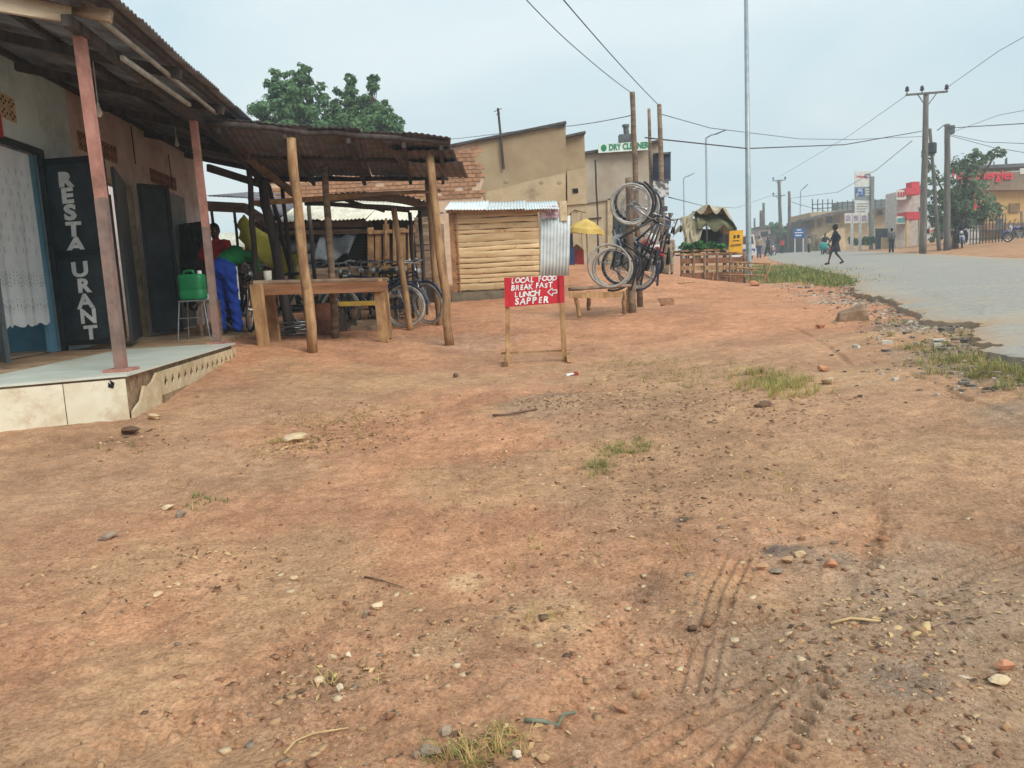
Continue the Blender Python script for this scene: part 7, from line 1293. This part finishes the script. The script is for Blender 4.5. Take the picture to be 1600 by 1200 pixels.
dry = mat('dry_stalk', srgb(206, 176, 130), srgb(176, 142, 100), 10, .9, .1); grn = mat('grey_green_twig', srgb(122, 126, 108), srgb(96, 100, 86), 10, .8, .2)
stick([(445, 1185), (462, 1160), (490, 1148), (545, 1138)], .0035, dry, 'long curved dry stalk at the bottom left of the middle'); stick([(820, 1133), (850, 1139), (872, 1135), (880, 1122), (900, 1117)], .006, grn, 'forked grey-green twig near the bottom middle'); stick([(1297, 985), (1330, 981), (1376, 986)], .005, dry, 'pale straight stalk left of the cardboard scrap')
stick([(1418, 977), (1428, 983), (1432, 978)], .004, dry, 'short pale stalk on top of the cardboard scrap'); stick([(1060, 452-8), (1085, 450-8)], .02, dry, 'pale stick lying before the display rack'); stick([(570, 906), (600, 910), (630, 918)], .003, stone_c['dark'], 'thin dark twig in the left rubble streak'); stick([(770, 652), (790, 650), (840, 644)], .01, stone_c['dark'], 'dark twig in the dry grass left of the yard mound')
# gravel: scattered pebbles
def pebbles():
    N = 9500; px = rng.uniform(-150, 1750, N*3); py = 470+(1260-470)*rng.uniform(0, 1, N*3)**.75
    zones = [(300, 900, 260, 45), (480, 1070, 130, 60), (900, 640, 220, 60), (1050, 760, 330, 90), (1250, 890, 170, 50), (1400, 1030, 240, 110), (560, 680, 180, 50), (140, 690, 140, 40), (900, 860, 260, 70), (750, 1170, 150, 40), (1100, 960, 200, 80), (1500, 560, 140, 60), (640, 960, 240, 70)]
    w = .05+.5*np.clip(fbm(px, py*2.2, 90., 3, 201)-.12, 0, 1)
    for x, y, a, b in zones: w += np.exp(-((px-x)/a)**2-((py-y)/b)**2)
    keep = rng.uniform(0, 1.0, N*3) < w; px, py = px[keep][:N], py[keep][:N]
    # plain projection onto the yard's mean plane, then true height
    u = (px-800)/F; v = (600-py)/F; a = u*math.cos(ROLL)+v*math.sin(ROLL); b = -u*math.sin(ROLL)+v*math.cos(ROLL); dy = b*sp+cp; dz = b*cp-sp; dx = a
    t = -1.0/np.minimum(dz/dy, -.03); X = dx/dy*t; Y = t; ok = (Y > .9) & (Y < 14); X, Y = X[ok], Y[ok]
    inl = lat(X, Y)-np.interp(alo(X, Y), LE_s, LE_l); sv = (X-C0[0])*AXD[0]+(Y-C0[1])*AXD[1]; bv = (X-C0[0])*BXD[0]+(Y-C0[1])*BXD[1]
    ok = (inl < -.05) & ~((bv > -.08) & (sv > -1.2)); X, Y = X[ok], Y[ok]; n = len(X); Z = zbase(X, Y)+detail(X, Y)
    bv_ = np.array([(-1, -1, -1), (1, -1, -1), (1, 1, -1), (-1, 1, -1), (-1, -1, 1), (1, -1, 1), (1, 1, 1), (-1, 1, 1)])*.8; bf = np.array([(3, 2, 1, 0), (4, 5, 6, 7), (0, 1, 5, 4), (1, 2, 6, 5), (2, 3, 7, 6), (3, 0, 4, 7)]); bf = np.vstack([bf[:, [0, 1, 2]], bf[:, [0, 2, 3]]]); nv = 8
    s = .0018+.0026*rng.pareto(2.1, n); s = np.minimum(s, .0125); ax = rng.uniform(.6, 1.5, (n, 3))*V(1, 1, .55)
    jit = 1+rng.uniform(-.55, .25, (n, nv)); ang = rng.uniform(0, 6.28, n); ca, sa = np.cos(ang), np.sin(ang)
    v = bv_[None]*jit[:, :, None]*ax[:, None]*s[:, None, None]; x2 = v[..., 0]*ca[:, None]-v[..., 1]*sa[:, None]; y2 = v[..., 0]*sa[:, None]+v[..., 1]*ca[:, None]; v = np.stack([x2, y2, v[..., 2]], -1)+np.stack([X, Y, Z-s*.02], -1)[:, None]
    f = (bf[None]+(np.arange(n)*nv)[:, None, None]).reshape(-1, 3); me = bpy.data.meshes.new('gravel'); me.vertices.add(n*nv); me.vertices.foreach_set('co', v.ravel()); me.loops.add(f.size); me.loops.foreach_set('vertex_index', f.ravel().astype(np.int32)); me.polygons.add(len(f)); me.polygons.foreach_set('loop_start', (np.arange(len(f))*3).astype(np.int32))
    ms_ = ['clod', 'tan', 'pale', 'grey', 'brick', 'dark']; [me.materials.append(stone_c[k]) for k in ms_]; ci = rng.choice(6, n, p=[.36, .36, .14, .04, .05, .05]); me.polygons.foreach_set('material_index', np.repeat(ci, len(bf)).astype(np.int32)); me.update(calc_edges=True)
    o = bpy.data.objects.new('gravel', me); col.objects.link(o); tag(o, 'small pebbles and earth crumbs scattered over the red yard', 'gravel', kind='stuff')
pebbles()
def leaf_litter():
    """flat scraps of dead leaf, bark and straw trodden into the soil"""
    Zs = [(540, 665, 110, 30, 700), (470, 695, 60, 14, 250), (930, 615, 110, 26, 500), (1040, 640, 170, 40, 900), (1000, 740, 170, 40, 500), (180, 690, 90, 18, 260), (300, 880, 160, 40, 300), (1400, 1010, 170, 70, 350), (1230, 640, 120, 25, 350), (860, 630, 60, 10, 260), (1100, 800, 200, 40, 300), (760, 1165, 90, 25, 120), (520, 1060, 90, 25, 150), (1480, 940, 120, 40, 160), (800, 900, 500, 200, 500)]
    P, M_ = [], []; k = 0
    for (px, py, rx, ry, n) in Zs:
        n = int(n*.6); c = gat(px, py); kk_ = math.hypot(c[0], c[1])/F; dy = abs(gat(px, py-ry)[1]-c[1]); x = c[0]+rng.normal(0, .6, n)*rx*kk_; y = np.maximum(c[1]+rng.normal(0, .6, n)*dy, 1.2); sv = (x-C0[0])*AXD[0]+(y-C0[1])*AXD[1]; bv = (x-C0[0])*BXD[0]+(y-C0[1])*BXD[1]; ok = ~((bv > -.05) & (sv > -1.2)); x, y = x[ok], y[ok]; m = len(x)
        z = zbase(x, y)+detail(x, y)+.004; a = rng.uniform(0, 6.28, m); L_ = rng.uniform(.006, .026, m)*(1 if c[1] > 4 else .7); w = L_*rng.uniform(.12, .5, m); d = np.stack([np.cos(a), np.sin(a), rng.normal(0, .22, m)], 1)*L_[:, None]; s_ = np.stack([-np.sin(a), np.cos(a), rng.normal(0, .3, m)], 1)*w[:, None]; b = np.stack([x, y, z], 1); nn = np.array([0, 0, .004])
        P.append(np.stack([b-d, b+s_+nn, b+d*rng.uniform(.6, 1, (m, 1)), b-s_], 1).reshape(-1, 3)); M_.append(rng.choice(3, m, p=[.45, .45, .10]))
    P = np.vstack(P); M_ = np.concatenate(M_); n = len(M_); me = bpy.data.meshes.new('leaf_litter'); me.vertices.add(4*n); me.vertices.foreach_set('co', P.ravel()); me.loops.add(4*n); me.loops.foreach_set('vertex_index', np.arange(4*n, dtype=np.int32)); me.polygons.add(n); me.polygons.foreach_set('loop_start', (np.arange(n)*4).astype(np.int32))
    for m in (mat('dead_leaf_brown', srgb(134, 102, 78), srgb(106, 80, 60), 9, .9, 0), mat('straw_scrap', srgb(206, 176, 130), srgb(178, 144, 102), 9, .9, 0), mat('dark_bark_scrap', srgb(88, 68, 54), srgb(66, 50, 40), 9, .9, 0)): me.materials.append(m)
    me.polygons.foreach_set('material_index', M_.astype(np.int32)); me.update(calc_edges=True); o = bpy.data.objects.new('leaf_litter', me); col.objects.link(o); tag(o, 'dead leaf, straw and bark scraps trodden into the yard', 'leaf litter', kind='stuff')
leaf_litter()
def verge_rubble():
    """grey-white road metal and asphalt crumbs along the broken edge"""
    mb = MB(); pts = []
    for i in range(1500):
        t = rng.uniform(); sgm = LE[0][0]-.5+t**1.5*24; off = -abs(rng.normal(0, .28))-.0 if rng.uniform() < .7 else -abs(rng.normal(.55, .3)); la = float(np.interp(sgm, LE_s, LE_l))+off+.04; p = RH*sgm+RN*la; pts.append((p[0], p[1], 0))
    for (px, py, rx, ry, n) in ((1230, 448, 40, 6, 160), (1285, 462, 45, 8, 260), (1320, 476, 30, 8, 160), (1420, 512, 40, 8, 120), (1480, 540, 50, 8, 120)):
        c = gat(px, py); k_ = math.hypot(c[0], c[1])/F; dy = abs(gat(px, py-ry)[1]-c[1])
        for i in range(n): pts.append((c[0]+rng.normal(0, .5)*rx*k_, c[1]+rng.normal(0, .5)*dy, 1))
    P = np.array(pts); inl = lat(P[:, 0], P[:, 1])-np.interp(alo(P[:, 0], P[:, 1]), LE_s, LE_l); P = P[inl < .06]; Z = zbase(P[:, 0], P[:, 1])+detail(P[:, 0], P[:, 1])
    cube = np.array([(-1, -1, -1), (1, -1, -1), (1, 1, -1), (-1, 1, -1), (-1, -1, 1), (1, -1, 1), (1, 1, 1), (-1, 1, 1)]); fc = [(3, 2, 1, 0), (4, 5, 6, 7), (0, 1, 5, 4), (1, 2, 6, 5), (2, 3, 7, 6), (3, 0, 4, 7)]
    for p, z in zip(P, Z):
        s_ = min(.008+.008*rng.pareto(2.5), .045); v = cube*s_*rng.uniform(.5, 1.3, 3)*V(1, 1, .6)*(1+rng.uniform(-.4, .2, (8, 1))); a = rng.uniform(0, 6.28); c_, q = math.cos(a), math.sin(a); v = np.stack([v[:, 0]*c_-v[:, 1]*q, v[:, 0]*q+v[:, 1]*c_, v[:, 2]], 1); mb.cur = int(rng.choice(3, p=[.45, .3, .25] if p[2] == 0 else [.1, .3, .6])); mb.add(v+V(p[0], p[1], z+s_*.15), fc)
    mb.cur = 1; o = mb.build('road_rubble', [mat('asphalt_crumb', srgb(120, 112, 104), srgb(92, 86, 80), 12, .95, .3), stone_c['grey'], mat('chalky_gravel', srgb(196, 188, 176), srgb(170, 160, 146), 12, .95, .3)]); tag(o, 'crumbled asphalt and pale gravel along the broken road edge', 'rubble', kind='stuff')
verge_rubble()
# grass: curved blades
def grass(label, spots, mts, hgt, wid=.004, lean=.5, per=9):
    PP, MI = [], []
    for (px, py, rx, ry, n) in spots:
        c = gat(px, py); kk_ = math.hypot(c[0], c[1])/F; dyd = abs(gat(px, py-ry)[1]-c[1]); nc = max(3, n//per)
        cx = rng.normal(0, .5, nc)*rx*kk_; cy = rng.normal(0, .5, nc)*dyd; ci = rng.integers(0, nc, n)                     # blades gather in little clumps
        x = c[0]+cx[ci]+rng.normal(0, .012, n)*max(1, c[1]/5); y = c[1]+cy[ci]+rng.normal(0, .012, n)*max(1, c[1]/5)
        z = zbase(x, y)+(detail(x, y) if c[1] < 14 else 0); hc = rng.uniform(.4, 1.15, nc)[ci]; h = hgt*hc*rng.uniform(.4, 1.1, n); a = rng.uniform(0, 6.28, n); l = lean*rng.uniform(.3, 1.7, n)*h; w = wid*rng.uniform(.7, 1.4, n)*max(1, c[1]/7)
        s_ = np.stack([-np.sin(a)*w, np.cos(a)*w, 0*a], 1); d = np.stack([np.cos(a), np.sin(a), 0*a], 1); b = np.stack([x, y, z-.004], 1); up1 = d*(l*.4)[:, None]+np.stack([0*h, 0*h, h*.65], 1); tip = d*l[:, None]+np.stack([0*h, 0*h, h*rng.uniform(.6, 1, n)], 1)
        PP.append(np.stack([b-s_, b+s_, b+up1+s_*.8, b+up1-s_*.8, b+tip], 1).reshape(-1, 3)); MI.append(rng.choice(len(mts), n))
    P = np.vstack(PP); MI = np.concatenate(MI); n = len(MI); k = np.arange(n)*5
    lp = np.stack([k, k+1, k+2, k+3, k+3, k+2, k+4], 1).ravel(); st = np.stack([np.arange(n)*7, np.arange(n)*7+4], 1).ravel()
    me = bpy.data.meshes.new('grass'); me.vertices.add(len(P)); me.vertices.foreach_set('co', P.ravel()); me.loops.add(len(lp)); me.loops.foreach_set('vertex_index', lp.astype(np.int32)); me.polygons.add(2*n); me.polygons.foreach_set('loop_start', st.astype(np.int32)); [me.materials.append(m) for m in mts]; me.polygons.foreach_set('material_index', np.repeat(MI, 2).astype(np.int32)); me.update(calc_edges=True)
    o = bpy.data.objects.new('grass', me); col.objects.link(o); tag(o, label, 'grass', kind='stuff')
g1 = mat('fresh_grass_blade', srgb(142, 152, 94), srgb(112, 128, 74), 3, .7, 0, trans=.3); g2 = mat('yellowing_grass_blade', srgb(186, 176, 104), srgb(156, 150, 84), 3, .7, 0, trans=.3); g3 = mat('dry_grass_blade', srgb(196, 164, 112), srgb(166, 132, 88), 3, .8, 0, trans=.2); g4 = mat('deep_grass_blade', srgb(110, 128, 78), srgb(86, 104, 62), 3, .7, 0, trans=.3)
grass('thick green roadside grass beyond the broken asphalt edge', [(1240, 430, 70, 9, 5200), (1215, 420, 50, 8, 2600), (1272, 438, 50, 8, 3000), (1300, 446, 26, 5, 700), (1165, 432, 50, 10, 1500)], [g1, g4, g4, g2], .20, .0022, .6, 2)
grass('green verge grass along the near road edge at right', [(1450, 545, 45, 8, 600), (1500, 565, 60, 11, 1100), (1545, 580, 60, 13, 1300), (1590, 595, 60, 14, 1200), (1385, 505, 30, 6, 130), (1495, 527, 26, 7, 140), (1420, 525, 40, 6, 80), (1640, 615, 60, 14, 300)], [g1, g4, g2, g3], .10, .0015, .85, 14)
grass('large yellow-green grass tuft in the middle of the yard', [(1212, 603, 52, 14, 1500), (1195, 590, 56, 11, 700), (1230, 618, 40, 8, 260)], [g2, g1, g2, g3], .10, .0015, 1.0, 14)
grass('thin dry grass sprawling over the yard mound', [(1070, 585, 90, 16, 1100), (1000, 570, 90, 14, 800), (960, 560, 60, 12, 160), (930, 600, 70, 18, 160), (1110, 600, 60, 12, 160), (1080, 600, 18, 6, 80)], [g3, g2, g3, g1], .05, .0013, 1.3)
grass('small pair of green tufts in the middle foreground', [(972, 703, 50, 11, 800), (938, 733, 26, 11, 420), (1000, 690, 30, 8, 90)], [g1, g4, g2, g3], .055, .0012, 1.2, 14)
grass('spiky green tuft at the bottom edge of the yard', [(765, 1172, 56, 22, 230), (730, 1190, 66, 20, 130), (795, 1150, 34, 16, 70)], [g1, g2, g3, g3], .05, .0011, 1.2, 16)
grass('dry low grass patch left of the yard centre', [(530, 660, 110, 20, 1100), (460, 690, 70, 14, 600), (600, 640, 60, 12, 120), (640, 640, 50, 10, 60)], [g3, g2, g3], .04, .0012, 1.3)
grass('tiny green tuft in the left foreground', [(325, 790, 34, 9, 90), (310, 776, 16, 5, 30)], [g1, g4, g3], .045, .002, .9); grass('wisps of dry grass by the veranda side', [(345, 572, 30, 8, 60), (250, 600, 60, 8, 50), (190, 700, 70, 14, 60)], [g3, g2, g1], .05, .002, .9); grass('sparse dry stalks in the right foreground', [(1060, 855, 60, 26, 60), (850, 975, 60, 20, 40), (1250, 740, 120, 30, 90), (880, 860, 120, 40, 60), (560, 1055, 70, 16, 30)], [g3, g2], .035, .0015, 1.2)

# ------------------------------------------------------------------ damp morning air
hz = MB(); hz.box((20, 75, 14.0), (230, 190, 34)); hm = bpy.data.materials.new('thin_haze'); hm.use_nodes = True; hm.node_tree.nodes.remove(hm.node_tree.nodes['Principled BSDF']); pv = hm.node_tree.nodes.new('ShaderNodeVolumePrincipled'); pv.inputs['Color'].default_value = (.86, .92, .95, 1); pv.inputs['Density'].default_value = .0028; pv.inputs['Anisotropy'].default_value = .2
hm.node_tree.links.new(pv.outputs[0], hm.node_tree.nodes['Material Output'].inputs['Volume']); ho = hz.build('haze', hm); tag(ho, kind='stuff')
